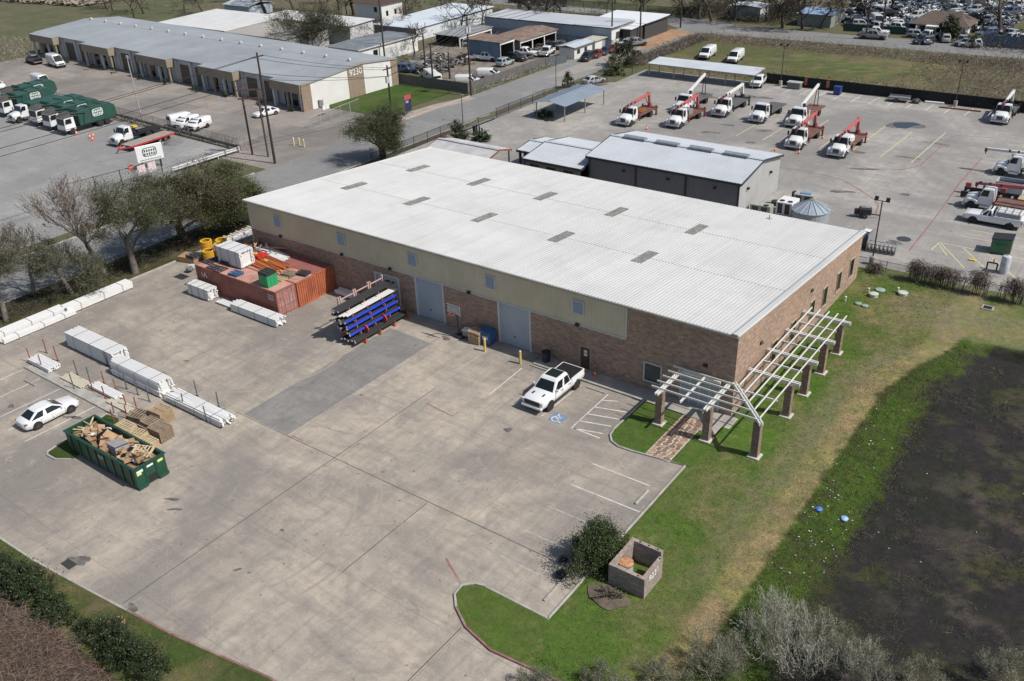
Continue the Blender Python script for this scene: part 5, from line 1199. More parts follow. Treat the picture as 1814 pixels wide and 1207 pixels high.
for k in range(6): pipe(-32.75-.27*k, .95, .12, 6.4, BLKP if k else BLUP, 'black pipe on the second arms of the pipe rack' if k else 'blue wrapped pipe above the lowest black pipes', 'black pipes on the second arms' if k else None)
for k in range(5): pipe(-33.1-.3*k, 1.45, .14, 6.5, BLUP if k < 1 else BLKP, 'blue wrapped pipe on the third arms of the rack' if k < 1 else 'black pipe on the third arms of the rack', None if k < 1 else 'black pipes third arms')
for k in range(5): pipe(-33.35-.29*k, 1.95, .14, 6.6, BLUP if k < 1 else BLKP, 'blue wrapped pipe on the fourth arms of the rack' if k < 1 else 'black pipe on the fourth arms of the rack', None if k < 1 else 'black pipes fourth arms')
for k in range(3):
    m = MB(); m.box(-.11,-3.3,0,.11,3.3,.07); tag(m.build('white_rail', PVC, None, (-33.55-.26*k, -4.0-.2*k, 2.525)), 'white rail lying on the fifth arms of the rack', 'rail', 'white rails on the rack')
for k in range(3): pipe(-34.3-.26*k, 2.5, .11, 6.4, BLKP, 'black pipe behind the white rails on the fifth arms', 'black pipes on the fifth arms')
for k in range(4): pipe(-33.9-.26*k, 3.0, .12, 7.2, BLKP, 'black pipe on the top arms of the rack', 'black pipes on the top arms')
for k, y in enumerate((-6.0,-3.6)):
    m = MB(); m.lathe([(.28,-.04), (.36,-.05), (.36,.05), (.28,.04)], 14, ax='y'); o = m.build('red_hose_loop', M('hose_red', (.6,.05,.04), .5), None, (-32.65, y, .98)); tag(o, 'red hose loop hanging from the lower rack arms', 'hose', 'red hose loops')

# skip with rubbish
SK = thing('roll_off_skip', 'dark green open roll-off skip full of rubbish', 'skip', (-39.3,-31.05,.02), 0)
SKG = M('skip_green', (.012,.065,.04), .45, 0, .15, .8, 0, 30, (.03,.05,.04), .8, damt=.5)
Ls, Ws, Hs = 8.75, 2.45, 1.75
for y in (.0, Ws-.06): m = MB(); m.box(0,y,.25,Ls,y+.06,Hs); m.build('side_wall', SKG, SK)
m = MB(); m.box(Ls-.06,.06,.25,Ls,Ws-.06,Hs); m.build('end_wall', SKG, SK); m = MB(); m.box(0,.06,.25,.06,Ws-.06,Hs); m.build('tail_gate', SKG, SK)
m = MB(); m.box(0,.0,.18,Ls,Ws,.25); m.build('floor', SKG, SK)
m = MB(); m.box(-.08,-.08,Hs,Ls+.08,.1,Hs+.1); m.box(-.08,Ws-.1,Hs,Ls+.08,Ws+.08,Hs+.1); m.box(Ls-.1,.1,Hs,Ls+.08,Ws-.1,Hs+.1); m.box(-.08,.1,Hs,.1,Ws-.1,Hs+.1); m.build('rim', SKG, SK)
for k in range(8):
    for y in (-.07, Ws-.03): m = MB(); m.prism([(.5+k*1.08,.25), (.72+k*1.08,.25), (.68+k*1.08,Hs), (.54+k*1.08,Hs)], 'y', y, y+.1); m.build('rib', SKG, SK)
m = MB(); m.box(Ls,.0,.1,Ls+.12,.75,.32); m.box(Ls,Ws-.75,.1,Ls+.12,Ws,.32); m.build('sill', SKG, SK)
for y in (.75, Ws-.85): m = MB(); m.box(Ls,y,.2,Ls+.05,y+.1,Hs); m.build('post', SKG, SK)
m = MB(); m.box(Ls+.001,.85,.25,Ls+.006,Ws-.85,.75); m.build('hook_recess', BLACK, SK)
for y, z, mm, w_, h_ in ((.15,1.35,EMB,.5,.2), (.15,1.17,M('lime_sticker', (.6,.72,.2), .6),.35,.16), (.98,1.42,EMB,.5,.16), (1.85,1.35,M('lime_sticker', (.6,.72,.2)),.42,.2)):
    m = MB(); m.box(Ls+.002,y,z,Ls+.01,y+w_,z+h_); m.build('sticker', mm, SK)
for x in (.4,Ls-.4):
    for y in (.35,Ws-.35): m = MB(); m.cyl((x,y-.12,.1), (x,y+.12,.1), .1, n=10); m.build('roller', BLACK, SK)
m = MB(); m.box(4.3,-.085,1.15,5.0,-.075,1.5); m.build('side_plate', GREYM, SK)
CBD = [M('cardboard', (.38,.25,.145), .85, 0, .15), M('cardboard_dark', (.26,.17,.10), .85, 0, .2), M('cardboard_grey', (.30,.29,.30), .8, 0, .1)]
BAG = M('black_bag', (.012,.012,.015), .25, 0, .1, 3, .6, 8); BAGW = M('white_bag', (.6,.6,.6), .4, 0, .1, 3, .5, 8)
m = MB(); m.box(.07,.07,.26,Ls-.07,Ws-.07,1.36); f = m.build('packed_rubbish', CBD[1], SK)
def tilt(o, a=.5): o.rotation_euler = (r.uniform(-a,a), r.uniform(-a,a), r.uniform(0,6.28)); return o
def skipz(): return 1.62 + r.uniform(-.12,.28)
for k in range(30):
    w_, d_, h_ = r.uniform(.35,.85), r.uniform(.3,.7), r.uniform(.15,.5)
    if k == 0: w_, d_, h_ = 1.5, 1.0, .8
    t = thing('cardboard_box', 'crumpled cardboard box in the green skip', 'box', (-39.3 + (5.2 if k == 0 else r.uniform(1.2,8.3)), -31.05 + (1.1 if k == 0 else r.uniform(.35,2.1)), skipz()), 0, 'cardboard boxes in the skip'); tilt(t, .45)
    mm = CBD[2] if k == 0 else r.choice(CBD[:2]); m = MB(); m.box(-w_/2,-d_/2,-h_/2,w_/2,d_/2,h_/2); m.build('box_body', mm, t)
    m = MB(); m.obox((w_/2+.1,0,h_/2+.04), (.25,d_,.012), Matrix.Rotation(-.5, 3, 'Y')); m.build('flap', mm, t)
def blob(name, c, rad, mat, label, cat, group, sq=.7, seed=0):
    q = random.Random(seed); bm = bmesh.new(); bmesh.ops.create_icosphere(bm, subdivisions=3, radius=rad)
    for v in bm.verts:
        n = 1 + .28*noise.noise(v.co*(2.2/rad) + Vector((seed*3.1,0,0))) + .12*noise.noise(v.co*(5.5/rad) + Vector((0,seed*2.3,0))); v.co *= n; v.co.z *= sq
    me = bpy.data.meshes.new(name); bm.to_mesh(me); bm.free(); me.materials.append(mat); me.shade_smooth()
    o = ob(name, me, None, c); return tag(o, label, cat, group)
for k, (x, y, s) in enumerate(((5.9,.9,.42), (6.5,.75,.38), (6.2,1.4,.36), (2.7,1.6,.55), (3.2,1.2,.45), (7.0,.6,.3))): blob('bin_bag', (-39.3+x,-31.05+y,1.62), s, BAG, 'shiny black bin bag in the green skip', 'bag', 'black bags in the skip', .65, k+1)
for k, (x, y, s) in enumerate(((2.0,.9,.35), (5.8,1.9,.3), (7.6,1.0,.3), (2.4,2.0,.3))): blob('white_bag', (-39.3+x,-31.05+y,1.66), s, BAGW, 'white plastic bag in the green skip', 'bag', 'white bags in the skip', .6, k+20)
for k in range(16):
    L_ = r.uniform(.7,1.7); m = MB(); m.box(-L_/2,-.05,-.02,L_/2,.05,.02); o = m.build('waste_plank', r.choice((PWD[4], PWD[0])), None, (-39.3+(r.uniform(.6,2.0) if k < 11 else r.uniform(6.8,8.2)), -31.05+r.uniform(.5,2.0), 1.72+.03*k*.6), 0); o.rotation_euler = (r.uniform(-.3,.3), r.uniform(-.35,.35), r.uniform(-.9,.9)); tag(o, 'pale waste plank in the green skip', 'plank', 'planks in the skip')
pallet((-39.3+7.4,-31.05+1.6), 1.62, .4, 4, 'broken pallet at the right end of the skip', None, .25)

# small things by the roller doors
def bollard(c, label):
    t = thing('bollard', label, 'bollard', c, 0, 'yellow bollards'); m = MB(); m.cyl((0,0,.02), (0,0,1.22), .11, n=14); m.build('post', M('bollard_yellow', (.62,.47,.14), .6, 0, .12), t, smooth=40)
    m = MB(); m.lathe([(.11,1.22), (.09,1.29), (.04,1.32), (.005,1.33)], 14); m.build('cap', M('bollard_cap', (.55,.47,.25)), t, smooth=60)
bollard((-22.1,-2.12), 'yellow bollard in front of the blue bin'); bollard((-18.24, -2.18), 'yellow bollard at the right of the roller door')
t = thing('storage_bin', 'blue lidded bin between pallets and roller door', 'bin', (-22.75,-.75,.02))
BB = M('blue_bin', (.035,.10,.24), .5, 0, .12); m = MB(); m.prism([(-.5,.12), (.5,.12), (.56,1.15), (-.56,1.15)], 'y', -.5, .5); m.build('bin_body', BB, t, bevel=.03)
m = MB(); m.prism([(-.6,1.16), (.6,1.16), (.6,1.24), (-.6,1.42)], 'y', -.55, .55); m.build('lid', BB, t, bevel=.02)
for x in (-.4,.4): m = MB(); m.cyl((x,-.4,.1), (x,-.3,.1), .1, n=10); m.build('castor', RUB, t)
m = MB(); m.box(-.3,-.515,.6,.3,-.505,.9); m.build('label_plate', EMB, t)
t = thing('basketball_hoop', 'portable basketball hoop with clear board beside the wall', 'hoop', (-25.6,-1.35,.02), 0)
m = MB(); m.box(-.5,-.3,0,.5,.6,.22); m.build('base', PLASTIC, t, bevel=.08); m = MB(); m.bar((0,.0,.2), (0,-.15,2.7), .1, .1); m.build('pole', BLACK, t)
m = MB(); m.box(-.75,-.62,2.6,.75,-.58,3.5); bb = m.build('backboard', M('clear_board', (.40,.42,.43), .2), t)
m = MB()
for bx in ((-.75,2.6,.75,2.65), (-.75,3.45,.75,3.5), (-.75,2.65,-.7,3.45), (.7,2.65,.75,3.45)): m.box(bx[0],-.64,bx[1],bx[2],-.622,bx[3])
m.build('board_frame', BLACK, bb); m = MB()
for k in range(12):
    a, b = 2*math.pi*k/12, 2*math.pi*(k+1)/12; m.bar((.23*math.cos(a),-.9+.23*math.sin(a),2.75), (.23*math.cos(b),-.9+.23*math.sin(b),2.75), .03, .03)
m.build('rim', M('hoop_orange', (.6,.12,.04)), t); m = MB(); m.bar((0,-.15,2.7), (0,-.58,3.0), .06, .06); m.build('bracket', BLACK, t)
t = thing('cooler_cart', 'grey wheeled cart beside the basketball hoop', 'cart', (-25.0,-.9,.02), .2); m = MB(); m.box(-.4,-.3,.15,.4,.3,.75); m.build('cart_body', GREYM, t, bevel=.05); m = MB(); m.box(-.42,-.32,.75,.42,.32,.82); m.build('lid', PVC, t)
for x in (-.3,.3): m = MB(); m.cyl((x,-.34,.12), (x,-.28,.12), .12, n=10); m.build('cart_wheel', RUB, t)
t = thing('litter_bin', 'dark blue round litter bin against the block wall', 'bin', (-16.54, -0.74)); m = MB(); m.lathe([(.02,.13), (.34,.13), (.38,1.0), (.34,1.02), (.3,.6), (.02,.55)], 16); m.build('bin_body', M('navy_plastic', (.02,.028,.045), .5), t, smooth=40); m = MB(); m.lathe([(.38,.98), (.41,.98), (.41,1.05), (.38,1.05)], 16); m.build('rim', PLASTIC, t)
def cone(c, label, z=.02, group=None, h=.7):
    t = thing('traffic_cone', label, 'cone', (c[0], c[1], z), 0, group); m = MB(); m.box(-.18,-.18,0,.18,.18,.04); m.build('base', M('cone_orange', (.75,.10,.03), .6), t)
    m = MB(); m.lathe([(.14,.04), (.10,.3*h), (.10,.3*h)], 12); m.lathe([(.075,.55*h), (.03,h)], 12); m.build('cone_body', M('cone_orange', (.75,.10,.03)), t, smooth=40)
    m = MB(); m.lathe([(.101,.3*h), (.076,.55*h)], 12); m.build('reflective_band', EMB, t, smooth=40)
cone((-11.85, -0.48), 'small orange cone on the sidewalk by the brown door', .13, None, .5)
for k, q in enumerate(((-119.92, 17.86), (-116.11, 17.88), (-114.53, 17.39), (-111.60, 18.37), (-116.21, 18.53))): cone(q, 'orange cone in front of the refuse trucks', .02, 'cones by the refuse trucks', 1.1)
for k, (q, l) in enumerate((((-42.69, 64.58), 'orange cone between the two left crane trucks'), ((-22.35, 64.00), 'orange cone left of the timber crane truck'), ((-19.12, 64.38), 'orange cone in front of the timber crane truck'), ((-18.81, 72.72), 'orange cone right of the timber crane truck'))): cone(q, l, .02, None, .8)
# wheel stops
def wstop(c, rz, label, L=1.75):
    m = MB(); m.prism([(-.09,.02), (.09,.02), (.06,.14), (-.06,.14)], 'x', -L/2, L/2); tag(m.build('wheel_stop', KERB, None, c, rz, bevel=.015), label, 'wheel stop', 'concrete wheel stops')
wstop((-10.6,-2.35), 0, 'concrete wheel stop at the head of the accessible bay'); wstop((-.95,-12.2), R(90), 'concrete wheel stop nearest the entrance path'); wstop((-.95,-17.9), R(90), 'concrete wheel stop half hidden by the round bush'); wstop((-1.05,-22.9), R(90), 'concrete wheel stop near the end lawn'); wstop((-51.54, -27.52), 0, 'dark wheel stop in the left bays')
m = MB(); m.bar((-17.3,-1.95,.07), (-14.6,-1.95,.07), .15, .12); tag(m.build('wheel_stop', KERB), 'long low kerb stop behind the pickup', 'wheel stop')
blob('bin_bag', (*(-1.98, -20.28), .18), .28, BAG, 'black bin bag on the parking bay, upper one', 'bag', None, .6, 41); blob('bin_bag', (*(-1.36, -21.47), .2), .36, BAG, 'larger black bin bag on the parking bay, lower one', 'bag', None, .6, 42)
# block enclosure with the street number
EN = thing('block_enclosure', 'roofless split block enclosure with white street number', 'enclosure', (0,0,.1)); BLKE = brickmat('enclosure_block', (.42,.35,.30), (.32,.265,.23), (.26,.23,.2), .4, .2)
ex, ey, fx, fy, eh = 1.35, -20.45, 3.75, -17.6, 1.5
m = MB(); m.box(ex,ey,0,fx,ey+.25,eh); m.build('front_wall', BLKE, EN); m = MB(); m.box(ex,fy-.25,0,fx-.3,fy,eh); m.build('back_wall', BLKE, EN)
m = MB(); m.box(ex,ey+.25,0,ex+.25,fy-.25,eh); m.build('side_wall', BLKE, EN); m = MB(); m.box(fx-.25,ey+.25,0,fx,fy-.6,eh+.01); m.build('side_wall', BLKE, EN)
for x, y in ((ex+.6,fy-.12), (ex+1.2,fy-.12), (ex+1.8,fy-.12), (fx-.5,ey+.12), (fx-.12,fy-.8)): m = MB(); m.cyl((x,y,eh), (x,y,eh+.015), .06, n=10); m.build('core_hole', BLACK, EN)
def text(par, s, loc, rot, size, mat, ext=.01, name='number'):
    cu = bpy.data.curves.new(name, 'FONT'); cu.body = s; cu.size = size; cu.extrude = ext; cu.align_x = 'CENTER'; cu.align_y = 'CENTER'; cu.materials.append(mat)
    tmp = bpy.data.objects.new(name, cu); me = bpy.data.meshes.new_from_object(tmp); me.name = name; bpy.data.objects.remove(tmp); o = ob(name, me, par, loc); o.rotation_euler = rot; return o
text(EN, '9231', (fx+.012,-19.3,1.1), (R(90),0,R(90)), .62, EMB)
t = thing('burn_drum', 'pale blue drum with rusty lid in the block enclosure', 'drum', (1.95,-19.4,.1)); m = MB(); m.lathe([(.02,0), (.42,0), (.43,.5), (.42,1.05), (.02,1.05)], 18); m.build('drum_body', M('pale_blue_drum', (.38,.50,.56), .5), t, smooth=40); m = MB(); m.lathe([(.44,1.02), (.45,1.16), (.3,1.2), (.02,1.19)], 18); m.build('lid', M('rusty_lid', (.42,.20,.10), .8, 0, .5, 5, 0, 30, (.55,.42,.3), 3), t, smooth=40)
for k, (x, y, s) in enumerate(((2.7,-19.8,.3), (3.1,-19.4,.26), (2.6,-19.2,.22))): blob('bin_bag', (x,y,.25), s, BAG if k else M('grey_bag', (.25,.27,.33), .4), 'rubbish bag inside the block enclosure', 'bag', 'bags in the enclosure', .6, 60+k)
# septic lids on the lawn
for q, rad, h, mm, l in (((2.69, 26.02), .42, .25, (.5,.52,.46), 'pale raised tank lid left on the side lawn'), ((2.85, 27.56), .45, .08, (.25,.36,.30), 'flat green tank lid on the side lawn'), ((4.87, 27.82), .45, .2, (.5,.52,.46), 'pale raised tank lid right on the side lawn'), ((2.02, 23.65), .3, .06, (.22,.34,.27), 'small flat green lid nearest the wall'), ((2.68, 23.52), .3, .06, (.22,.34,.27), 'small flat green lid right of the nearest one')):
    m = MB(); m.lathe([(rad*.9,0), (rad*.9,h), (rad,h), (rad,h+.06), (rad*.6,h+.1), (.01,h+.1)], 18); tag(m.build('tank_lid', M('lid_%d' % int(mm[0]*100), mm, .6), None, (q[0], q[1], .1), smooth=40), l, 'lid', 'tank lids on the lawn')
for q, l in (((2.07, 26.49), 'white cleanout pipe between the tank lids'), ((4.34, 28.06), 'white cleanout pipe beside the right tank lid'), ((0.83, 23.59), 'white cleanout pipe by the wall')):
    m = MB(); m.cyl((0,0,0), (0,0,.45), .07, n=8); m.cyl((0,0,.45), (0,0,.52), .1, n=8); tag(m.build('cleanout_pipe', PVC, None, (*q, .1)), l, 'pipe')
t = thing('drain_inlet', 'square concrete drain inlet in the lawn', 'drain', (*(12.04, 29.00), .1)); m = MB(); m.box(-.5,-.45,0,.5,.45,.08); m.build('surround', KERB, t); m = MB(); m.box(-.36,-.32,.08,.36,.32,.09); m.build('grate', BLACK, t)

r = random.Random(21)
for k in range(14):
    x, y = -53.5+r.uniform(0,3.4), -2.2+r.uniform(0,1.9); m = MB(); L_ = r.uniform(1.2,2.6); m.box(-L_/2,-.07,0,L_/2,.07,.06); o = m.build('spare_bar', r.choice((OT2, PVC, GREYM, PWD[0], OT)), None, (x, y, 2.62+.03*k), r.uniform(-.9,.5)); tag(o, 'spare bar in the jumble at the far end of the containers', 'bar', 'spare bars on the containers')
for k in range(6):
    t = thing('tool_case', 'small coloured case in the jumble on the containers', 'case', (-52.9+.75*k, -3.0+r.uniform(-.3,.5), 2.62), r.uniform(-.5,.5), 'cases on the containers'); m = MB(); m.box(-.25,-.18,0,.25,.18,.22); m.build('case_body', r.choice((M('red_plastic', (.5,.03,.025), .5), YEL, CD, PVC, M('sky_blue_steel', (.22,.38,.60), .5))), t, bevel=.02); m = MB(); m.box(-.06,-.02,.22,.06,.02,.26); m.build('handle', BLACK, t)
for k in range(8):
    m = MB(); m.lathe([(.16,0), (.34,0), (.36,.08), (.34,.3), (.16,.3)], 14); tag(m.build('cable_reel', r.choice((GREYM, M('pale_plastic', (.55,.53,.50)), YC2)), None, (-58.6+r.uniform(-.8,1.6), -4.6+r.uniform(-1.2,1.2)+.0, .02+.31*(k % 2)), 0, smooth=40), 'small reel standing between coils and sheet stack', 'reel', 'small reels')

# ================================================================ the crane yard and its sheds
GALV = M('galvalume_roof', (.46,.49,.52), .42, 0, .06, .4, 0, 30, (.38,.40,.42), .3, damt=.5); GWALL = M('charcoal_wall_steel', (.16,.165,.178), .55, 0, .06, .5); LWALL = M('pale_wall_steel', (.42,.42,.41), .55, 0, .06, .5); DTRIM = flat('dark_trim_steel', (.035,.037,.042), .5)
def wall_sheet(name, a, b, h, mat, par, pitch=.3, h2=None):
    """ribbed vertical sheet from a to b (2D); h2 gives a different height at b"""
    a = Vector(a); b = Vector(b); L = (b-a).length; d = (b-a)/L; n = Vector((d.y, -d.x)); m = MB(); pr = [(0, 0)]; x = pitch/2
    while x < L-.1: pr += [(x-.06,0), (x-.03,.03), (x+.03,.03), (x+.06,0)]; x += pitch
    pr.append((L, 0)); q = len(pr); vs = []
    def hh(t): return h if h2 is None else h + (h2-h)*t/L
    for top in (0, 1):
        for t, o in pr: p = a + d*t + n*o; vs.append((p.x, p.y, hh(t) if top else .02))
    m.add(vs, [(k,k+1,q+k+1,q+k) for k in range(q-1)]); return m.build(name, mat, par, fix=False)
def gable(par, x0, x1, y0, y1, he, hr, mat, over=.3, trim=DTRIM, pitch=.34, axis='x', courses=1):
    """ribbed gable roof; ridge along axis"""
    if axis == 'x':
        ym = (y0+y1)/2; run = ym-y0+over; ang = math.atan2(hr-he, ym-y0); ln = run/math.cos(ang)
        s = rib_sheet(x1-x0+2*over, ln, pitch, .045, .12, .04).mesh('roof_slope', mat)
        o = ob('roof_slope', s, par, (x0-over, y0-over, he-over*math.tan(ang)+.05)); o.rotation_euler = (ang, 0, 0)
        o = ob('roof_slope', s, par, (x1+over, y1+over, he-over*math.tan(ang)+.05)); o.rotation_euler = (ang, 0, math.pi)
        m = MB(); m.box(x0-over,ym-.25,hr+.08,x1+over,ym+.25,hr+.14); m.build('ridge_cap', mat, par)
        for x in (x0-over-.04, x1+over):
            m = MB(); m.prism([(y0-over,he-.25), (y0-over,he+.1-over*math.tan(ang)), (ym,hr+.16), (y1+over,he+.1-over*math.tan(ang)), (y1+over,he-.25), (ym,hr-.05)], 'x', x, x+.04); m.build('rake_trim', trim, par)
        m = MB(); m.box(x0-over,y0-over-.1,he-.25,x1+over,y0-over,he-.02); m.build('gutter', trim, par)
    else:
        xm = (x0+x1)/2; run = xm-x0+over; ang = math.atan2(hr-he, xm-x0); ln = run/math.cos(ang)
        s = rib_sheet(y1-y0+2*over, ln, pitch, .045, .12, .04).mesh('roof_slope', mat)
        o = ob('roof_slope', s, par, (x1+over, y0-over, he-over*math.tan(ang)+.05)); o.rotation_euler = (ang, 0, math.pi/2)
        o = ob('roof_slope', s, par, (x0-over, y1+over, he-over*math.tan(ang)+.05)); o.rotation_euler = (ang, 0, -math.pi/2)
        m = MB(); m.box(xm-.2,y0-over,hr+.08,xm+.2,y1+over,hr+.13); m.build('ridge_cap', mat, par)
GB = thing('steel_workshop', 'charcoal steel workshop with ribbed galvanised gable roof', 'building', (0,0,0))
x0, x1, y0, y1, he, hr = -36.3, -16.3, 37.8, 49.6, 4.4, 5.35
for k in range(3): wall_sheet('wall_panel', (x0+(x1-x0)*k/3,y0), (x0+(x1-x0)*(k+1)/3,y0), he, GWALL, GB)
ym = (y0+y1)/2; wall_sheet('gable_wall', (x1,y0), (x1,ym), he, LWALL, GB, .3, hr); wall_sheet('gable_wall', (x1,ym), (x1,y1), hr, LWALL, GB, .3, he); wall_sheet('back_wall', (x1,y1), (x0,y1), he, GWALL, GB); wall_sheet('gable_wall', (x0,y1), (x0,ym), he, GWALL, GB, .3, hr); wall_sheet('gable_wall', (x0,ym), (x0,y0), hr, GWALL, GB, .3, he)
gable(GB, x0, x1, y0, y1, he, hr, GALV)
for k in range(4): m = MB(); c = x0+3.2+4.55*k; m.prism([(ym-.42,hr+.1), (ym-.42,hr+.32), (ym,hr+.5), (ym+.42,hr+.32), (ym+.42,hr+.1)], 'x', c-1.5, c+1.5); m.build('ridge_vent', M('vent_steel', (.22,.25,.28), .5), GB)
for k in range(4): m = MB(); c = x0+.1+(x1-x0-.2)*k/3; m.box(c-.1,y0-.12,.02,c+.1,y0-.04,he); m.build('downpipe', DTRIM, GB)
for k in (0.25,.55,.85): m = MB(); c = x0+(x1-x0)*k; m.box(c-.15,y0-.25,3.2,c+.15,y0-.03,3.4); m.build('wall_lamp', BLACK, GB)
for y in (39.9,46.6): m = MB(); m.box(x1+.03,y-.15,3.0,x1+.28,y+.15,3.25); m.build('wall_lamp', BLACK, GB)
AN = thing('office_annex', 'low charcoal annex with ribbed roof joined to the steel workshop', 'building', (0,0,0))
ax0, ax1, ay0, ay1 = -45.2, -36.75, 36.6, 46.8
wall_sheet('front_wall', (ax0,ay0), (ax1,ay0), 3.0, GWALL, AN); wall_sheet('side_wall', (ax0,ay1), (ax0,ay0), 3.0, GWALL, AN); wall_sheet('back_wall', (ax1,ay1), (ax0,ay1), 3.0, GWALL, AN)
gable(AN, ax0, ax1, ay0, ay1, 3.0, 3.75, GALV, .25)
for k in range(3): m = MB(); c = ax0+1.4+2.6*k; m.box(c-.7,ay0-.06,1.3,c+.7,ay0-.031,2.35); m.build('window', GLASSD, AN)
PC = thing('porch_canopy', 'small porch canopy at the left end of the charcoal annex', 'canopy', (0,0,0)); gable(PC, -48.6, -45.5, 39.6, 46.0, 2.75, 3.15, GALV, .1)
for x, y in ((-48.4,39.9), (-48.4,45.6), (-47.6,39.9)): m = MB(); m.box(x-.13,y-.13,.02,x+.13,y+.13,2.75); m.build('post', DTRIM, PC)
LC = thing('open_canopy', 'open ribbed metal canopy behind the warehouse near the oak', 'canopy', (0,0,0)); gable(LC, -60.2, -49.9, 34.7, 39.7, 2.6, 3.1, M('canopy_roof_aged', (.40,.40,.41), .5, 0, .15, .5, 0, 30, (.28,.27,.27), .7), .15, M('rust_trim', (.22,.09,.06), .7))
for x in (-60,-56.6,-53.2,-50): 
    for y in (34.9,39.5): m = MB(); m.box(x-.07,y-.07,.02,x+.07,y+.07,2.6); m.build('post', DTRIM, LC)
C1 = thing('carport', 'long ribbed carport along the back fence', 'carport', (0,0,0))
s = rib_sheet(20.6, 4.6, .34, .045, .13, .05); o = s.build('roof_sheet', GALV, C1); o.location = (-59.2, 94.7, 2.35); o.rotation_euler = (math.atan(.07), 0, 0)
for k in range(5):
    for y in (94.9,99.0): x = -58.9+5.0*k; m = MB(); m.box(x-.08,y-.08,.02,x+.08,y+.08,2.3 if y < 96 else 2.6); m.build('post', GREYM, C1)
m = MB(); m.box(-59.2,94.72,2.15,-38.6,94.82,2.3); m.build('beam', GREYM, C1)
C2 = thing('carport', 'blue grey carport beside the street gate', 'carport', (0,0,0)); gable(C2, -61.3, -55.6, 61.8, 74.0, 2.5, 2.95, M('blue_grey_roof', (.27,.32,.38), .45, 0, .06, .5), .15, GREYM, .34, 'y')
for y in (62,68,73.8):
    for x in (-61.1,-55.8): m = MB(); m.box(x-.07,y-.07,.02,x+.07,y+.07,2.5); m.build('post', GREYM, C2)
# fences
def meshmat(name, c, a):
    m, t, b = nodes(name); b.inputs['Base Color'].default_value = (*c, 1); b.inputs['Roughness'].default_value = .6
    tr = N(t, 'ShaderNodeBsdfTransparent'); mx = N(t, 'ShaderNodeMixShader'); out = t.nodes['Material Output']
    mx.inputs[0].default_value = a; t.links.new(tr.outputs[0], mx.inputs[1]); t.links.new(b.outputs[0], mx.inputs[2]); t.links.new(mx.outputs[0], out.inputs[0]); return m
WIRE = meshmat('chain_link_wire', (.16,.16,.16), .2); WIREB = meshmat('black_wire', (.03,.03,.03), .38)
def fence(name, label, pts, h, step=3.0, post=GREYM, wire=WIRE, solid=None, rail=True, group=None, pr=.045, z=.02, cat='fence'):
    t = thing(name, label, cat, (0,0,0), 0, group)
    for a, b in zip(pts, pts[1:]):
        a = Vector((*a, 0)); b = Vector((*b, 0)); L = (b-a).length; n = max(1, round(L/step))
        for k in range(n):
            p = a.lerp(b, k/n); q = a.lerp(b, (k+1)/n); m = MB(); m.cyl((p.x,p.y,z), (p.x,p.y,h+.08), pr, n=6); m.build('post', post, t)
            m = MB(); d = (q-p).normalized(); nn = Vector((-d.y,d.x,0))*.012
            if solid: m.add([p+nn+Vector((0,0,z+.03)), q+nn+Vector((0,0,z+.03)), q+nn+Vector((0,0,h)), p+nn+Vector((0,0,h)), p-nn+Vector((0,0,z+.03)), q-nn+Vector((0,0,z+.03)), q-nn+Vector((0,0,h)), p-nn+Vector((0,0,h))], [(0,1,2,3),(7,6,5,4),(0,4,5,1),(1,5,6,2),(2,6,7,3),(3,7,4,0)]); m.build('panel', solid, t)
            else: m.add([(p.x,p.y,z+.05), (q.x,q.y,z+.05), (q.x,q.y,h), (p.x,p.y,h)], [(0,1,2,3)]); m.build('mesh_panel', wire, t, fix=False)
        if rail: m = MB(); m.bar((a.x,a.y,h), (b.x,b.y,h), .05, .05); m.build('top_rail', post, t)
    return t
SCR = M('black_screen_cloth', (.012,.012,.015), .85, 0, .25, 1.5)
fence('screen_fence', 'black fabric screen fence along the field', [(-38.4,99.75), (40,99.75)], 1.75, 3.0, BLACK, None, SCR, False)
fence('chain_link_fence', 'chain link fence with dead vines between lawn and crane yard', [(-.8,31.35), (44,31.35)], 1.5, 3.0)
fence('chain_link_fence', 'dark chain link fence along the street behind the oak', [(-67.6,31), (-67.6,49)], 1.6, 3, BLACK, WIREB)
fence('chain_link_fence', 'dark chain link fence beside the blue grey carport', [(-66.5,58.5), (-66.5,72), (-62.3,86)], 1.6, 3, BLACK, WIREB)
fence('street_gate', 'dark sliding gate between street and crane yard', [(-66.4,49.5), (-66.4,58)], 1.3, 4.2, BLACK, WIRE, None, True, None, .05, .02, 'gate')
g_ = bpy.data.objects['street_gate']; m = MB(); m.bar((-66.4,49.5,.15), (-66.4,53.7,1.25), .05, .05); m.bar((-66.4,58,.15), (-66.4,53.7,1.25), .05, .05); m.bar((-66.4,49.5,.15), (-66.4,58,.15), .1, .12); m.build('brace', BLACK, g_)
def light_pole(c, h, label, heads=2, base=True):
    t = thing('light_pole', label, 'light pole', c, 0, 'yard light poles')
    if base: m = MB(); m.cyl((0,0,0), (0,0,.9), .3, n=14); m.build('concrete_base', KERB, t, smooth=40)
    m = MB(); m.cyl((0,0,.9 if base else 0), (0,0,h), .075, .06, n=8); m.build('pole', M('bronze_pole', (.05,.04,.034), .5), t)
    m = MB(); m.bar((-.5,0,h), (.5,0,h), .06, .06); m.build('arm', M('bronze_pole', (.05,.04,.034)), t)
    for s in (-1, 1): m = MB(); m.obox((s*.55,-.1,h+.22), (.38,.16,.45), Matrix.Rotation(R(-25), 3, 'X')); m.build('flood_head', BLACK, t, bevel=.03)
light_pole((-35.5,98.9), 6.7, 'left light pole at the black screen fence'); light_pole((-7.2,98.9), 6.7, 'right light pole at the black screen fence'); light_pole((.25,33.4), 6.8, 'bronze light pole with two floodlights behind the warehouse corner')
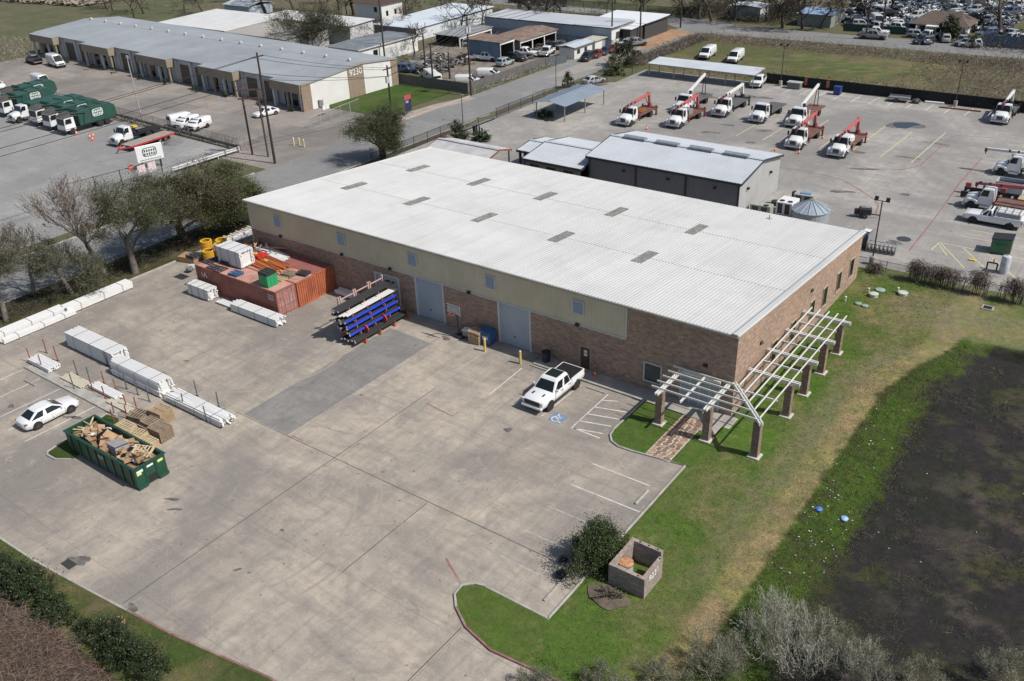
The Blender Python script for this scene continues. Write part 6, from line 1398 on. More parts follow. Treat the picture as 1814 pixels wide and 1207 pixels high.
# yard odds and ends
t = thing('grain_bin', 'round corrugated bin with conical ribbed roof', 'silo', (-9.3,41.8,.02))
m = MB(); m.lathe([(2.0,0)] + [(2.0+(.03 if k % 2 else 0), .1*k+.05) for k in range(13)] + [(2.0,1.4)], 28); m.build('shell', M('galv_shell', (.36,.38,.40), .45, .3, .1), t)
m = MB(); m.lathe([(2.15,1.36), (.3,2.35), (.02,2.36)], 28); m.build('cone_roof', M('galv_blue_roof', (.30,.36,.42), .45, .2, .1), t)
for k in range(14): a = 2*math.pi*k/14; m = MB(); m.bar((2.13*math.cos(a),2.13*math.sin(a),1.42), (.3*math.cos(a),.3*math.sin(a),2.41), .05, .07); m.build('roof_rib', M('galv_rib', (.45,.48,.5), .4), t)
m = MB(); m.lathe([(.28,2.33), (.28,2.5), (.02,2.52)], 12); m.build('roof_cap', GREYM, t)
def acunit(c, rz, s, mat, label, fans=2):
    t = thing('ac_unit', label, 'air conditioner', (c[0], c[1], .02), rz); a, b, h = s; m = MB(); m.box(-a/2,-b/2,.1,a/2,b/2,h); m.build('cabinet', mat, t, bevel=.03); m = MB(); m.box(-a/2+.05,-b/2+.05,0,a/2-.05,b/2-.05,.1); m.build('skid', BLACK, t)
    for k in range(fans): x = -a/4+a/2*k if fans > 1 else a/4; m = MB(); m.cyl((x,-b/4,h), (x,-b/4,h+.05), .3, n=14); m.build('fan', BLACK, t)
    for k in range(2): m = MB(); m.box(-a*.4+k*a*.45,-b/2-.012,.25,-a*.1+k*a*.45,-b/2-.001,h-.15); m.build('coil_grille', M('coil_dark', (.05,.05,.055), .6), t)
acunit((-14.6,40.6), .05, (2.4,1.2,1.3), M('sage_cabinet', (.30,.32,.28), .6), 'sage green air conditioner beside the workshop end', 1); acunit((-12.3,42.6), .0, (1.9,2.3,1.6), PVC, 'white air conditioner with two fans next to the silo'); acunit((-11.6,46.2), .1, (2.3,1.5,1.4), M('grey_cabinet', (.34,.34,.32), .6), 'grey air conditioner with blue panel on top', 0)
m = MB(); m.box(-.6,-.35,0,.6,.35,.08); tag(m.build('blue_sheet', M('blue_sheet', (.16,.28,.42), .4), None, (-11.5,46.2,1.45), .15), 'blue sheet lying on the grey air conditioner', 'sheet')
for k, (x, y, z) in enumerate(((-14.4,44.4,.02), (-14.4,44.4,.27), (-13.6,45.4,.02), (-14.8,43.2,.02), (-14.8,43.2,.27), (-13.0,47.2,.02), (-13.0,47.2,.27), (-13.0,47.2,.52), (-13.0,47.2,.77))):
    m = MB(); m.lathe([(.28,.0), (.48,.0), (.52,.06), (.52,.19), (.48,.25), (.28,.25)], 16); tag(m.build('tyre', RUB, None, (x, y, z), smooth=40), 'black tyre stacked beside the workshop', 'tyre', 'tyres by the workshop')
t = thing('compressor_trailer', 'black towed compressor standing alone in the yard', 'compressor', (*(-4.41, 45.82), .02), .3); m = MB(); m.box(-.7,-.45,.35,.7,.45,1.15); m.build('engine_housing', CBLK, t, bevel=.1); m = MB(); m.box(-.55,-.3,1.15,.5,.3,1.3); m.build('top_cover', GREYM, t, bevel=.05); m = MB(); m.cyl((-.9,-.1,.35), (-.9,-.1,.95), .28, n=12); m.build('tank', BLACK, t); m = MB(); m.bar((.7,0,.4), (1.6,0,.35), .1, .1); m.build('tow_bar', BLACK, t)
for s in (-1, 1): wheel(t, .0, s*.55, .3, .18, RIMS)
t = thing('waste_container', 'green steel waste container with black lid and rusty foot', 'bin', (10.3,43.3,.02), .06); m = MB(); m.prism([(-.95,.12), (.95,.12), (.95,1.75), (-.95,1.55)], 'y', -.9, .9); m.build('bin_body', M('bin_green', (.035,.13,.065), .55, 0, .15, 1, 0, 30, (.28,.13,.06), .9, damt=.6), t, bevel=.03); m = MB(); m.prism([(-1.0,1.56), (1.0,1.77), (1.0,1.83), (-1.0,1.63)], 'y', -.95, .95); m.build('lid', PLASTIC, t, bevel=.02)
for s in (-1, 1): m = MB(); m.box(-.5,s*.93-.04,.9,.5,s*.93+.04,1.1); m.build('lift_pocket', M('bin_green', (.035,.13,.065)), t)
t = thing('propane_tank', 'pale upright cylinder tank beside the vine fence', 'tank', (*(11.61, 37.97), .02)); m = MB(); m.lathe([(.02,0), (.42,0), (.44,.1), (.44,1.6), (.38,1.8), (.15,1.9), (.02,1.9)], 18); m.build('shell', M('tank_grey', (.48,.50,.53), .5), t, smooth=40); m = MB(); m.cyl((0,0,1.9), (0,0,2.0), .08, n=8); m.build('valve', GREYM, t)
t = thing('gate_valve', 'black pipe valve left of the pale tank', 'valve', (*(10.53, 38.24), .02)); m = MB(); m.tube([(-.5,0,0), (-.5,0,.7), (.4,0,.7), (.4,0,0)], .08); m.build('pipework', BLACK, t); m = MB(); m.cyl((0,0,.7), (0,0,1.1), .05, n=8); m.build('stem', BLACK, t)
m = MB(); c = (8.42, 39.52); m.prism([(-.35,.02), (.35,.02), (.3,.14), (-.3,.14)], 'y', -.15, .15); tag(m.build('yellow_block', YEL, None, c), 'small yellow wheel chock on the hatched bay', 'chock')
# steel goods around the right-hand trucks
t = thing('skid_box', 'pale steel box with open dark top between the right trucks', 'container', (7.5,62.2,.02), 0); m = MB()
for bx in ((-1.5,-1.0,.1,1.5,-.93,1.5), (-1.5,.93,.1,1.5,1.0,1.5), (-1.5,-.93,.1,-1.43,.93,1.5), (1.43,-.93,.1,1.5,.93,1.5), (-1.43,-.93,.1,1.43,.93,.5)): m.box(*bx)
m.build('box_shell', M('pale_steel', (.46,.50,.54), .5), t); m = MB(); m.box(-1.4,-.9,.5,1.4,.9,1.1); m.build('contents', BLACK, t)
t = thing('conveyor_frame', 'black and red steel frame lying in front of the right trucks', 'frame', (6.0,58.9,.02), 0)
for y in (-.9,.9): m = MB(); m.box(-3,y-.1,.1,3,y+.1,.75); m.build('side_beam', CBLK, t)
for k in range(5): m = MB(); m.box(-2.6+1.2*k,-.8,.3,-2.4+1.2*k,.8,.5); m.build('cross_bar', GREYM, t)
for k in range(3): m = MB(); m.box(-2.9+1.9*k,.6,.75,-2.3+1.9*k,1.0,1.3); m.build('red_bracket', CRED, t)
m = MB(); m.box(-1.1,-.7,0,1.1,.7,1.0); tag(m.build('timber_case', PWD[0], None, (10.2,58.2,.02)), 'brown timber case behind the red boom truck', 'case')
t = thing('blue_skid', 'blue steel skid at the right edge', 'skid', (13.6,62.2,.02)); m = MB()
for y in (-.8,.8): m.box(-2,y-.15,.1,2,y+.15,.9)
m.box(-2,-.65,.1,-1.7,.65,.8); m.box(1.7,-.65,.1,2,.65,.8); m.build('skid_frame', M('sky_blue_steel', (.22,.38,.60), .5), t)
t = thing('hay_feeder', 'grey steel rack lying behind the warehouse corner', 'rack', (*(0.09, 36.93), .02), .1)
for z in (.1,.9): m = MB(); m.bar((-1.4,-.5,z), (1.4,-.5,z), .07, .07); m.bar((-1.4,.5,z), (1.4,.5,z), .07, .07); m.build('rail', GREYM, t)
for k in range(8): m = MB(); m.box(-1.4+.4*k-.05,-.5,.1,-1.4+.4*k+.05,.5,.95); m.build('slat', GREYM, t)
t = thing('cage_trolley', 'grey cage trolley right behind the warehouse corner', 'trolley', (*(-1.98, 38.12), .02), 0)
for x in (-.6,.6): m = MB(); m.box(x-.04,-1.3,0,x+.04,1.3,1.6); m.build('cage_side', GREYM, t)
m = MB(); m.box(-.56,-1.3,.1,.56,1.3,.9); m.build('load', M('dark_load', (.06,.06,.065), .7), t); m = MB(); m.box(-.4,.4,.9,.4,1.2,1.3); m.build('white_tub', PVC, t)
# along the black fence
t = thing('tool_chest', 'grey green tool chest near the left light pole', 'chest', (*(-32.82, 98.39), .02)); m = MB(); m.box(-1.1,-.6,.05,1.1,.6,1.0); m.build('chest_body', M('chest_green', (.16,.18,.16), .6), t); m = MB(); m.box(-1.2,-.7,1.0,1.2,.7,1.12); m.build('lid', M('chest_lid', (.40,.42,.40), .5), t)
t = thing('scissor_platform', 'orange access platform with rails by the fence', 'platform', (*(-29.54, 100.13), .02))
for x in (-1.9,1.9): m = MB(); m.box(x-.25,-.4,.35,x+.25,.4,1.6); m.build('tower', M('platform_orange', (.40,.12,.06), .6), t)
for z in (.9,1.25,1.6): m = MB(); m.bar((-1.9,0,z), (1.9,0,z), .08, .08); m.build('rail', M('platform_orange', (.40,.12,.06)), t)
for x in (-1.9,1.9): m = MB(); m.cyl((x,-.5,.2), (x,.5,.2), .2, n=12); m.build('wheel_pair', RUB, t)
t = thing('waste_bin', 'blue wheeled bin against the black fence', 'bin', (*(-25.22, 97.67), .02)); m = MB(); m.box(-.55,-.5,.1,.55,.5,1.25); m.build('bin_body', M('royal_blue', (.02,.05,.2), .5), t, bevel=.03); m = MB(); m.box(-.6,-.55,1.25,.6,.55,1.36); m.build('lid', M('royal_blue', (.02,.05,.2)), t)
t = thing('utility_trailer', 'grey flat utility trailer against the black fence', 'trailer', (*(-15.43, 98.00), .02), .1); m = MB(); m.box(-1.6,-.9,.5,1.6,.9,.6); m.build('bed', GREYM, t)
for s in (-1, 1): m = MB(); m.box(-1.6,s*.9-.03,.6,1.6,s*.9+.03,.85); m.build('side_rail', GREYM, t); wheel(t, -.3, s*1.0, .33, .2, RIMS)
m = MB(); m.bar((1.6,0,.5), (2.8,0,.45), .1, .1); m.build('tow_bar', BLACK, t)
blob('engine_scrap', (*(-12.88, 98.19), .35), .7, M('scrap_dark', (.09,.085,.08), .7, 0, .5, 4), 'heap of dark engine parts beside the utility trailer', 'scrap', None, .5, 71); m = MB(); m.box(-1.4,-.25,.02,1.4,.25,.3); tag(m.build('steel_channel', PVC, None, (-10.31, 99.18), .1), 'white steel channel lying by the fence', 'beam'); m = MB(); m.box(-3,-.12,.02,3,.12,.2); tag(m.build('red_beam', DRED, None, (-6.11, 97.26), .05), 'long red beam lying near the right light pole', 'beam')
t = thing('gate_posts', 'black gate keypad posts in the planting beside the street gate', 'post', (*(-63.82, 50.03), .02))
for k, h in enumerate((1.5,1.3,1.1)): m = MB(); m.cyl((.5*k,0,0), (.5*k,0,h), .12, n=8); m.build('post', BLACK, t)
m = MB(); m.obox((-.5,0,.6), (.4,.3,1.2)); m.build('keypad_cabinet', BLACK, t)
def lamp_post(c, h, label): 
    t = thing('street_lamp', label, 'street lamp', c, 0, 'street lamps'); m = MB(); m.cyl((0,0,0), (0,0,h), .07, .05, n=8); m.build('pole', M('bronze_pole', (.05,.04,.034)), t); m = MB(); m.obox((.1,0,h+.05), (.45,.25,.12)); m.build('lamp_head', GREYM, t)
lamp_post((-70.06, 54.36), 4.2, 'dark street lamp left of the sliding gate'); lamp_post((-66.93, 76.29), 4.7, 'dark street lamp behind the blue grey carport'); lamp_post((-62.57, 95.21), 5.3, 'dark street lamp left of the long carport')

# ================================================================ strip units, far sheds and houses
TANW = M('tan_fascia', (.27,.225,.17), .75, 0, .12, .6); PALEW = M('pale_panel_wall', (.50,.50,.50), .75, 0, .08, .4); MROOF = M('grey_membrane_roof', (.285,.31,.33), .7, 0, .12, .12, 0, 30, (.36,.37,.375), .25, damt=.7); BRN = M('brown_roller', (.10,.082,.062), .7, 0, .12); BRIQ = brickmat('tan_brick', (.34,.26,.19), (.28,.21,.15), (.3,.26,.2), .25, .08); CREAMW = M('white_tilt_panel', (.66,.655,.63), .75, 0, .05, .4, 0, 30, (.55,.53,.5), .5, damt=.4)
ML = thing('strip_units', 'long grey roofed strip of business units numbered 9230', 'building', (-97.4,45.6), -.048)
LM = 94.5; yr = 14.0; ye = 22.6
m = MB(); m.prism([(1.5,4.55), (yr,5.55), (ye,4.75), (ye,4.6), (yr,5.4), (1.5,4.4)], 'x', -LM, .15); m.build('roof', MROOF, ML)
for k in range(15): m = MB(); x = -3-6.3*k; m.box(x-.2,yr-.2,5.5,x+.2,yr+.2,5.75); m.cyl((x,yr,5.75), (x,yr,6.05), .32, .28, 10); m.build('roof_vent', M('vent_pale', (.5,.5,.48), .5), ML)
for k in range(16): m = MB(); x = -1.5-6.1*k; m.prism([(1.5,4.565), (yr,5.565), (yr,5.575), (1.5,4.575)], 'x', x-.12, x+.12); m.build('roof_seam', M('seam_tape', (.31,.32,.33), .7), ML)
m = MB(); m.prism([(yr-.3,5.545), (yr,5.58), (yr+.3,5.55)], 'x', -LM, .1); m.build('ridge_strip', M('seam_tape', (.31,.32,.33)), ML)
m = MB(); m.box(-LM,2.0,0,-.3,2.3,4.45); m.build('front_wall', PALEW, ML); m = MB(); m.box(-LM,ye-.3,0,-.3,ye,4.5); m.build('back_wall', PALEW, ML); m = MB(); m.prism([(2.3,0), (ye-.3,0), (ye-.3,4.6), (yr,5.35), (2.3,4.45)], 'x', -LM, -LM+.3); m.build('end_wall', PALEW, ML)
# gable end facing the street: tan brick piers and white tilt panels
def gz(y): return 4.4+ (y-1.5)*.0785 if y < yr else 5.4-(y-yr)*.095
for nm, a, b, mm, o in (('brick_pier',0.2,2.2,BRIQ,.0), ('tilt_panel',2.2,10.6,CREAMW,-.06), ('brick_pier',10.6,14.3,BRIQ,.02), ('tilt_panel',14.3,21.0,CREAMW,-.06), ('brick_pier',21.0,ye,BRIQ,.0)):
    ys = [a, b] if not (a < yr < b) else [a, yr, b]; m = MB(); m.prism([(a,0)] + [(b,0)] + [(y, gz(y)) for y in reversed(ys)], 'x', -.3+o, .0+o); m.build(nm, mm, ML)
text(ML, '9230', (.045,12.45,4.25), (R(90),0,R(90)), 1.5, EMB, .02)
m = MB(); m.prism([(.2,4.3), (yr,5.4), (ye,4.6), (ye,4.85), (yr,5.68), (.2,4.55)], 'x', .02, .1); m.build('verge_trim', TANW, ML)
cans = [(-8.2,-.2), (-29.0,-18.5), (-50,-39.3), (-71,-60.3), (-93.5,-83)]
for a, b in cans:
    m = MB(); m.prism([(0,3.0), (0,4.5), (1.98,4.62), (1.98,3.0)], 'x', a, b); m.build('canopy_fascia', TANW, ML)
    m = MB(); m.prism([(-.02,4.505), (1.98,4.63), (1.98,4.66), (-.02,4.54)], 'x', a-.05, b+.05); m.build('canopy_roof', MROOF, ML)
    n = max(2, int((b-a)/2.6))
    for k in range(n):
        x = a+.4+(b-a-.8)*k/(n-1); m = MB(); m.box(x-.25,.3,0,x+.25,.6,3.0); m.build('canopy_pier', TANW if k % 2 else PALEW, ML)
    for k in range(3): x = a+1.2+(b-a-2)*k/3; m = MB(); m.box(x,1.95,.1,x+1.5,1.99,2.6); m.build('shop_window', GLASSD, ML)
for a, b in zip([c[1] for c in cans[1:]], [c[0] for c in cans[:-1]]):
    w_ = (b-a)
    for q in (.12,.6): x = a+w_*q; m = MB(); m.box(x,1.93,0,x+w_*.28,1.99,3.5); m.build('roller_door', BRN, ML)
    for q in (.02,.5,.93): x = a+w_*q; m = MB(); m.box(x,1.6,0,x+.35,1.99,4.3); m.build('pilaster', PALEW, ML)
    m = MB(); m.obox((a+w_*.5,1.8,4.0), (.5,.3,.25)); m.build('wall_lamp', EMB, ML)
def shed(label, x0, x1, y0, y1, h, wall, roof, rise=.5, slope='x', name='shed', open_=None, trim=None, doors=()):
    """plain shed; slope axis of a low gable roof, open_ gives the open side"""
    t = thing(name, label, 'building', (0,0,0))
    for sd, bx in (('s', (x0,y0,0,x1,y0+.15,h)), ('n', (x0,y1-.15,0,x1,y1,h)), ('w', (x0,y0+.15,0,x0+.15,y1-.15,h)), ('e', (x1-.15,y0+.15,0,x1,y1-.15,h))):
        if open_ and sd in open_: continue
        m = MB(); m.box(*bx); m.build('wall', wall[sd] if isinstance(wall, dict) else wall, t)
    o = .35; m = MB()
    if slope == 'x': ym = (y0+y1)/2; m.prism([(y0-o,h), (ym,h+rise), (y1+o,h), (y1+o,h+.12), (ym,h+rise+.12), (y0-o,h+.12)], 'x', x0-o, x1+o)
    elif slope == 'y': xm = (x0+x1)/2; m.prism([(x0-o,h), (xm,h+rise), (x1+o,h), (x1+o,h+.12), (xm,h+rise+.12), (x0-o,h+.12)], 'y', y0-o, y1+o)
    else: m.prism([(y0-o,h), (y1+o,h+rise), (y1+o,h+rise+.12), (y0-o,h+.12)], 'x', x0-o, x1+o)
    m.build('roof', roof, t)
    if open_ and 'e' in open_:
        n = max(2, int((y1-y0)/4)+1)
        for k in range(n): y = y0+.15+(y1-y0-.3)*k/(n-1); m = MB(); m.box(x1-.2,y-.12,0,x1,y+.12,h); m.build('post', WHITE, t)
        m = MB(); m.box(x1-.1,y0,h-.5,x1+.05,y1,h-.02); m.build('beam', WHITE, t)
    if trim: m = MB(); m.box(x0-o-.05,y0-o-.06,h-.02,x1+o+.05,y0-o,h+.16); m.box(x1+o,y0-o,h-.02,x1+o+.06,y1+o,h+.16); m.build('eave_trim', trim, t)
    for (sd, a, b, z0, z1, mm) in doors:
        m = MB()
        if sd == 'e': m.box(x1,a,z0,x1+.03,b,z1)
        else: m.box(a,y0-.03,z0,b,y0,z1)
        m.build('door' if z0 < .2 else 'window', mm, t)
    return t
ICE = M('ice_white_roof', (.60,.66,.70), .5, 0, .06, .2, 0, 30, (.48,.53,.57), .3, damt=.5); ICEW = M('ice_wall', (.36,.42,.48), .6, 0, .08, .5); ROOFG = M('pale_grey_roof', (.47,.49,.52), .5, 0, .08, .2); RUSTR = M('rusty_roof', (.20,.14,.11), .85, 0, .35, .8, 0, 30, (.13,.075,.055), .5); DBLK = flat('dark_cladding', (.05,.05,.052), .7)
shed('broad warehouse with icy white roof beyond the strip units', -133.4, -120.7, 100.8, 129, 2.6, {'s': M('bluegrey_wall', (.17,.20,.23), .7), 'n': ICEW, 'w': ICEW, 'e': M('ice_white_wall', (.60,.63,.66), .7, 0, .05, .4)}, ICE, .5, 'm')
shed('long blue walled shed with dark roof edge and white end', -112, -78.6, 114.6, 123.5, 3.65, {'s': ICEW, 'n': ICEW, 'w': ICEW, 'e': CREAMW}, ROOFG, .25, 'm', 'shed', None, DTRIM, (('e', 116.5, 119.5, 1.2, 2.6, DBLK),))
shed('dark walled building under bright white roof at the street bend', -88.8, -75.9, 124.1, 134.5, 3.2, {'s': DBLK, 'n': DBLK, 'w': DBLK, 'e': DBLK}, M('bright_roof', (.70,.72,.74), .5, 0, .04, .3), .3, 'm', 'shed', None, DTRIM)
shed('narrow dark lean-to between blue shed and white roofed building', -78.1, -76.2, 118.4, 123.6, 3.0, DBLK, M('bright_roof', (.70,.72,.74)), .2, 'm')
shed('blue steel repair shed with rusty roof', -98.5, -90.2, 91.3, 96.2, 3.9, {'s': M('blue_steel', (.13,.19,.27), .6, 0, .2, .5), 'n': DBLK, 'w': DBLK, 'e': DBLK}, RUSTR, .2, 'm', 'shed', 'e')
shed('open fronted repair shed with rusty striped roof', -98, -90.3, 98.2, 111.5, 3.0, {'s': GREYM, 'n': DBLK, 'w': DBLK, 'e': DBLK}, RUSTR, .5, 'y', 'shed', 'e')
shed('low white block building with window behind the strip units', -122, -113.4, 75.5, 93, 3.2, {'s': CREAMW, 'n': CREAMW, 'w': CREAMW, 'e': CREAMW}, M('tar_roof', (.17,.19,.21), .8, 0, .3, .4, 0, 30, (.10,.09,.085), .3), .2, 'x', 'shed', None, TRIMW, (('e', 79.5, 80.8, 1.4, 2.5, GLASSD), ('e', 82.6, 86.8, .1, 2.3, PALEW)))
shed('low open shelter with grey roof over wrecked cars', -114, -107.3, 99.6, 111, 2.2, DBLK, M('shelter_roof', (.25,.26,.27), .7, 0, .15, .4), .15, 'm', 'shelter', 'ens')
shed('mobile office with pale walls and arched grey roof', -82.3, -78.7, 100.5, 107.2, 2.2, CREAMW, M('mobile_roof', (.45,.50,.55), .5), .35, 'y', 'mobile_office', None, M('mobile_trim', (.20,.17,.14), .7), (('e', 101.5, 102.6, .9, 1.7, GLASSB), ('e', 104.2, 105.2, .9, 1.7, GLASSB)))
shed('small tan box body standing behind the mobile office', -82.4, -79.5, 109.6, 113.6, 1.9, CREAMW, M('box_roof', (.45,.42,.36), .7), .05, 'm', 'cargo_box')
shed('green grey shed with blue tarpaulin roof beyond the street', -53, -45.6, 152.6, 161.5, 2.6, M('sage_wall', (.23,.24,.215), .7), M('tarp_roof', (.22,.32,.47), .5, 0, .45, .7, 0, 30, (.5,.52,.54), .5), .4, 'x')
shed('tall white shed among the bare trees beyond the street', -69.5, -62.2, 153.2, 158, 3.1, {'s': GREYM, 'n': CREAMW, 'w': CREAMW, 'e': CREAMW}, ICE, .3, 'y')
shed('broad white roofed warehouse behind the left half of the strip', -176, -152, 73.5, 90, 4.2, PALEW, M('dusty_white_roof', (.58,.58,.57), .7, 0, .08, .3), .5, 'm'); shed('tan roofed warehouse wing behind the middle of the strip', -151.6, -133, 73.5, 86, 4.0, PALEW, M('tan_roof', (.36,.335,.30), .7, 0, .08, .3), .4, 'm'); shed('white roofed rear wing partly hidden by the leafing tree', -160, -131, 90.6, 98, 4.0, PALEW, M('dusty_white_roof', (.58,.58,.57)), .3, 'm')
shed('pale blue shed at the top behind the strip units', -194, -184, 106, 114, 2.4, ICEW, ROOFG, .8, 'x')
t = thing('brown_roof_house', 'low house with brown hip roof and white porch beside the scrapyard', 'house', (0,0,0)); m = MB(); m.box(-28,153.3,0,-18.6,160.5,2.3); m.build('wall', CREAMW, t)
m = MB(); m.add([(-29.2,152.2,2.3), (-17.4,152.2,2.3), (-17.4,161.6,2.3), (-29.2,161.6,2.3), (-26.2,156.9,4.4), (-20.6,156.9,4.4)], [(0,1,5,4), (1,2,5), (2,3,4,5), (3,0,4), (3,2,1,0)]); m.build('roof', M('brown_shingle', (.115,.085,.07), .9, 0, .2, .8, .3, 8), t)
m = MB(); m.box(-25.5,150.8,2.1,-19.5,152.6,2.3); m.build('porch_roof', WHITE, t)
for x in (-27.4,-25.5,-22.5,-19.6): m = MB(); m.box(x-.1,151.2,0,x+.1,151.4,2.1); m.build('porch_post', WHITE, t)
for x in (-26.6,-23.2,-20.6): m = MB(); m.box(x-.6,153.26,.8,x+.6,153.299,1.9); m.build('window', GLASSD, t)
t = thing('white_house', 'white two storey house with brown roof at the top', 'house', (0,0,0)); m = MB(); m.box(-152,113.5,0,-143,121,4.6); m.build('wall', CREAMW, t); m = MB(); m.prism([(113,4.6), (117.2,6.8), (121.5,4.6)], 'x', -152.6, -142.4); m.build('roof', M('dark_brown_shingle', (.10,.06,.05), .9), t)
for x in (-145,): m = MB(); m.box(x-.5,113.46,2.6,x+.5,113.499,3.8); m.build('window', GLASSD, t)
for k in range(2): m = MB(); m.box(-143,115+3*k,1.6,-142.97,115.8+3*k,2.8); m.build('side_window', GLASSD, t)
fence('board_fence', 'weathered grey board fence around the scrap lot', [(-96.6,68.5), (-80.4,68.7), (-80.2,92.5)], 1.9, 2.4, M('fence_wood', (.13,.125,.12), .9), None, M('fence_boards', (.115,.11,.105), .9, 0, .3, 5), False, None, .07)
fence('scrap_gate', 'dark sheet gate of the scrap lot beside the parked cars', [(-80.2,92.5), (-78.6,97.5)], 1.7, 2.5, BLACK, None, M('gate_sheet', (.10,.11,.12), .6), False, None, .06, .02, 'gate')
fence('iron_fence', 'black rail fence along the far street', [(-141,133.5), (-96,138.5), (-90,143)], 1.5, 3, BLACK, WIREB); fence('iron_fence', 'black rail fence beyond the far street at the top', [(-128,152.5), (-76,154)], 1.7, 3, BLACK, WIREB); fence('steel_fence', 'dark fence along the long blue walled shed', [(-112,113.4), (-77,112.6)], 1.8, 3, BLACK, meshmat('screen_blue', (.16,.2,.24), .6))
fence('blue_fence', 'faded blue sheet fence right of the brown roofed house', [(-13.5,146.5), (14,148.5)], 2.3, 3, GREYM, None, M('faded_blue_sheet', (.10,.14,.22), .6, 0, .2, .6), False); fence('green_fence', 'dark green screen fence in front of the scrapyard', [(-42,150.5), (-29.5,151.5)], 1.6, 3, BLACK, None, M('green_screen', (.02,.06,.05), .8), False)
# truck yard edge: pipe rails, sign, gates
def rails(label, pts, zs=(.45,.7), mat=GREYM, r_=.11):
    t = thing('pipe_barrier', label, 'barrier', (0,0,0))
    for a, b in zip(pts, pts[1:]):
        for z in zs: m = MB(); m.cyl((*a,z), (*b,z), r_, n=8); m.build('pipe', mat, t)
        n = max(2, int((Vector(b)-Vector(a)).length/3)+1)
        for k in range(n): q = Vector(a).lerp(Vector(b), k/(n-1)); m = MB(); m.cyl((q.x,q.y,0), (q.x,q.y,max(zs)), .09, n=8); m.build('post', mat, t)
rails('dark pipe barrier between truck yard and court', [(-124,27.4), (-89.2,25.7)], (.5,.75), M('dark_pipe', (.09,.09,.095), .6)); rails('pale pipe barrier along the street end of the truck yard', [(-89,25.4), (-89.3,14.0)], (.45,.75), M('pale_pipe', (.5,.5,.5), .5), .13)
fence('chain_link_fence', 'chain link fence behind the pipe barrier', [(-150,28.6), (-123,27.9), (-106,26.9), (-90,26.2)], 1.7, 3.2); fence('chain_gate', 'tall chain link gate between sign and pipe barrier', [(-90.5,13.2), (-91.5,7.5), (-92.5,.5)], 2.0, 3, BLACK, WIRE, None, True, None, .06, .02, 'gate')
fence('chain_link_fence', 'chain link panels and gate across the court driveway', [(-90.2,28.5), (-91.5,34.5)], 1.8, 2); fence('chain_link_fence', 'chain link fence with notice boards between court and lawn', [(-89,39.5), (-90.5,52)], 1.7, 2.6, M('galv_post', (.4,.4,.38), .6))
for k, q in enumerate(((-92.85, 45.99), (-92.86, 46.77))): m = MB(); m.box(-.03,-.35,1.0,.03,.35,1.7); tag(m.build('notice_board', EMB, None, (q[0]+.3,q[1],0)), 'white notice board on the court fence, ' + ('left one' if k == 0 else 'right one'), 'sign')
SG = thing('company_sign', 'white board with green hexagonal badge on two dark posts', 'sign', (*(-94.04, 14.03), 0), R(-14))
m = MB(); m.box(-.08,-1.9,1.1,.08,1.9,3.4); m.build('board', EMB, SG, bevel=.06)
emblem(SG, (.082,0,2.4), (0,1,0), 2.0, 'badge', RGRN, EMB)
m = MB()
for k in range(14): m.box(.081,-1.5+.215*k,1.32,.09,-1.36+.215*k,1.44)
m.build('caption_line', RGRN, SG)
for y in (-1.3,1.3): m = MB(); m.box(-.09,y-.09,0,.08,y+.09,1.1); m.build('post', DTRIM, SG)
t = thing('stop_sign', 'red octagonal stop sign above the street trees', 'sign', (*(-89.32, 8.03), 0)); m = MB(); m.cyl((0,0,0), (0,0,2.6), .04, n=6); m.build('post', GREYM, t); m = MB(); m.cyl((.04,0,2.6), (.07,0,2.6), .42, n=8); m.build('plate', M('stop_red', (.45,.03,.03), .5), t); text(t, 'STOP', (.078,0,2.6), (R(90),0,R(90)), .26, EMB, .004, 'lettering')
for q, l in (((-89.88, 9.81), 'pale notice left under the company sign'), ((-89.89, 11.42), 'pale notice right under the company sign')): t = thing('notice_sign', l, 'sign', (*q, 0), 0); m = MB(); m.box(-.02,-.6,1.0,.02,.6,2.3); m.build('board', M('pink_notice', (.6,.5,.5), .6), t); m = MB(); m.cyl((-.05,0,0), (-.05,0,2.2), .04, n=6); m.build('post', GREYM, t)
SF = thing('sign_frame', 'empty rusty sign frame on two tall posts beside the utility pole', 'sign frame', (0,0,0)); RUSTF = M('rust_brown', (.10,.06,.048), .8)
fa, fb = (-86.3,25.5), (-83.4,26.0)
for q in (fa, fb): m = MB(); m.cyl((*q,0), (*q,9.6), .14, n=8); m.build('post', RUSTF, SF)
for z in (9.5,8.3): m = MB(); m.bar((fa[0],fa[1]-.8,z), (fb[0],fb[1]+1.0,z), .16, .2); m.build('cross_beam', RUSTF, SF)
def upole(c, h, label, trans=0, arms=True):
    t = thing('utility_pole', label, 'utility pole', c, 0, 'utility poles'); PW = M('creosote_wood', (.045,.033,.027), .9, 0, .25, 2)
    m = MB(); m.cyl((0,0,0), (0,0,h), .19, .12, n=8); m.build('pole', PW, t)
    if arms: m = MB(); m.box(-.05,-1.0,h-.6,.07,1.0,h-.45); m.build('crossarm', PW, t)
    for k in range(trans): m = MB(); y = .38*(1 if k else -1); m.cyl((.1,y,h-2.6), (.1,y,h-1.6), .26, n=12); m.build('transformer', M('transformer_grey', (.48,.5,.52), .5), t)
    return t
upole((-80.1,24.4), 15.3, 'tall wooden pole beside the empty sign frame'); upole((-79.6,48.3), 9.0, 'short wooden pole with transformer beside the mall lawn', 1); upole((-79.2,68.0), 13.2, 'wooden pole with two transformers at the scrap lot corner', 2); upole((-79.3,116.0), 14.5, 'wooden pole at the white end of the blue shed'); upole((-75.6,121.5), 13, 'wooden pole beside the red dirt yard'); upole((-75.2,139.5), 13, 'wooden pole at the street bend'); upole((-112.3,81.5), 12, 'thin wooden pole in front of the low white building', 0, False)
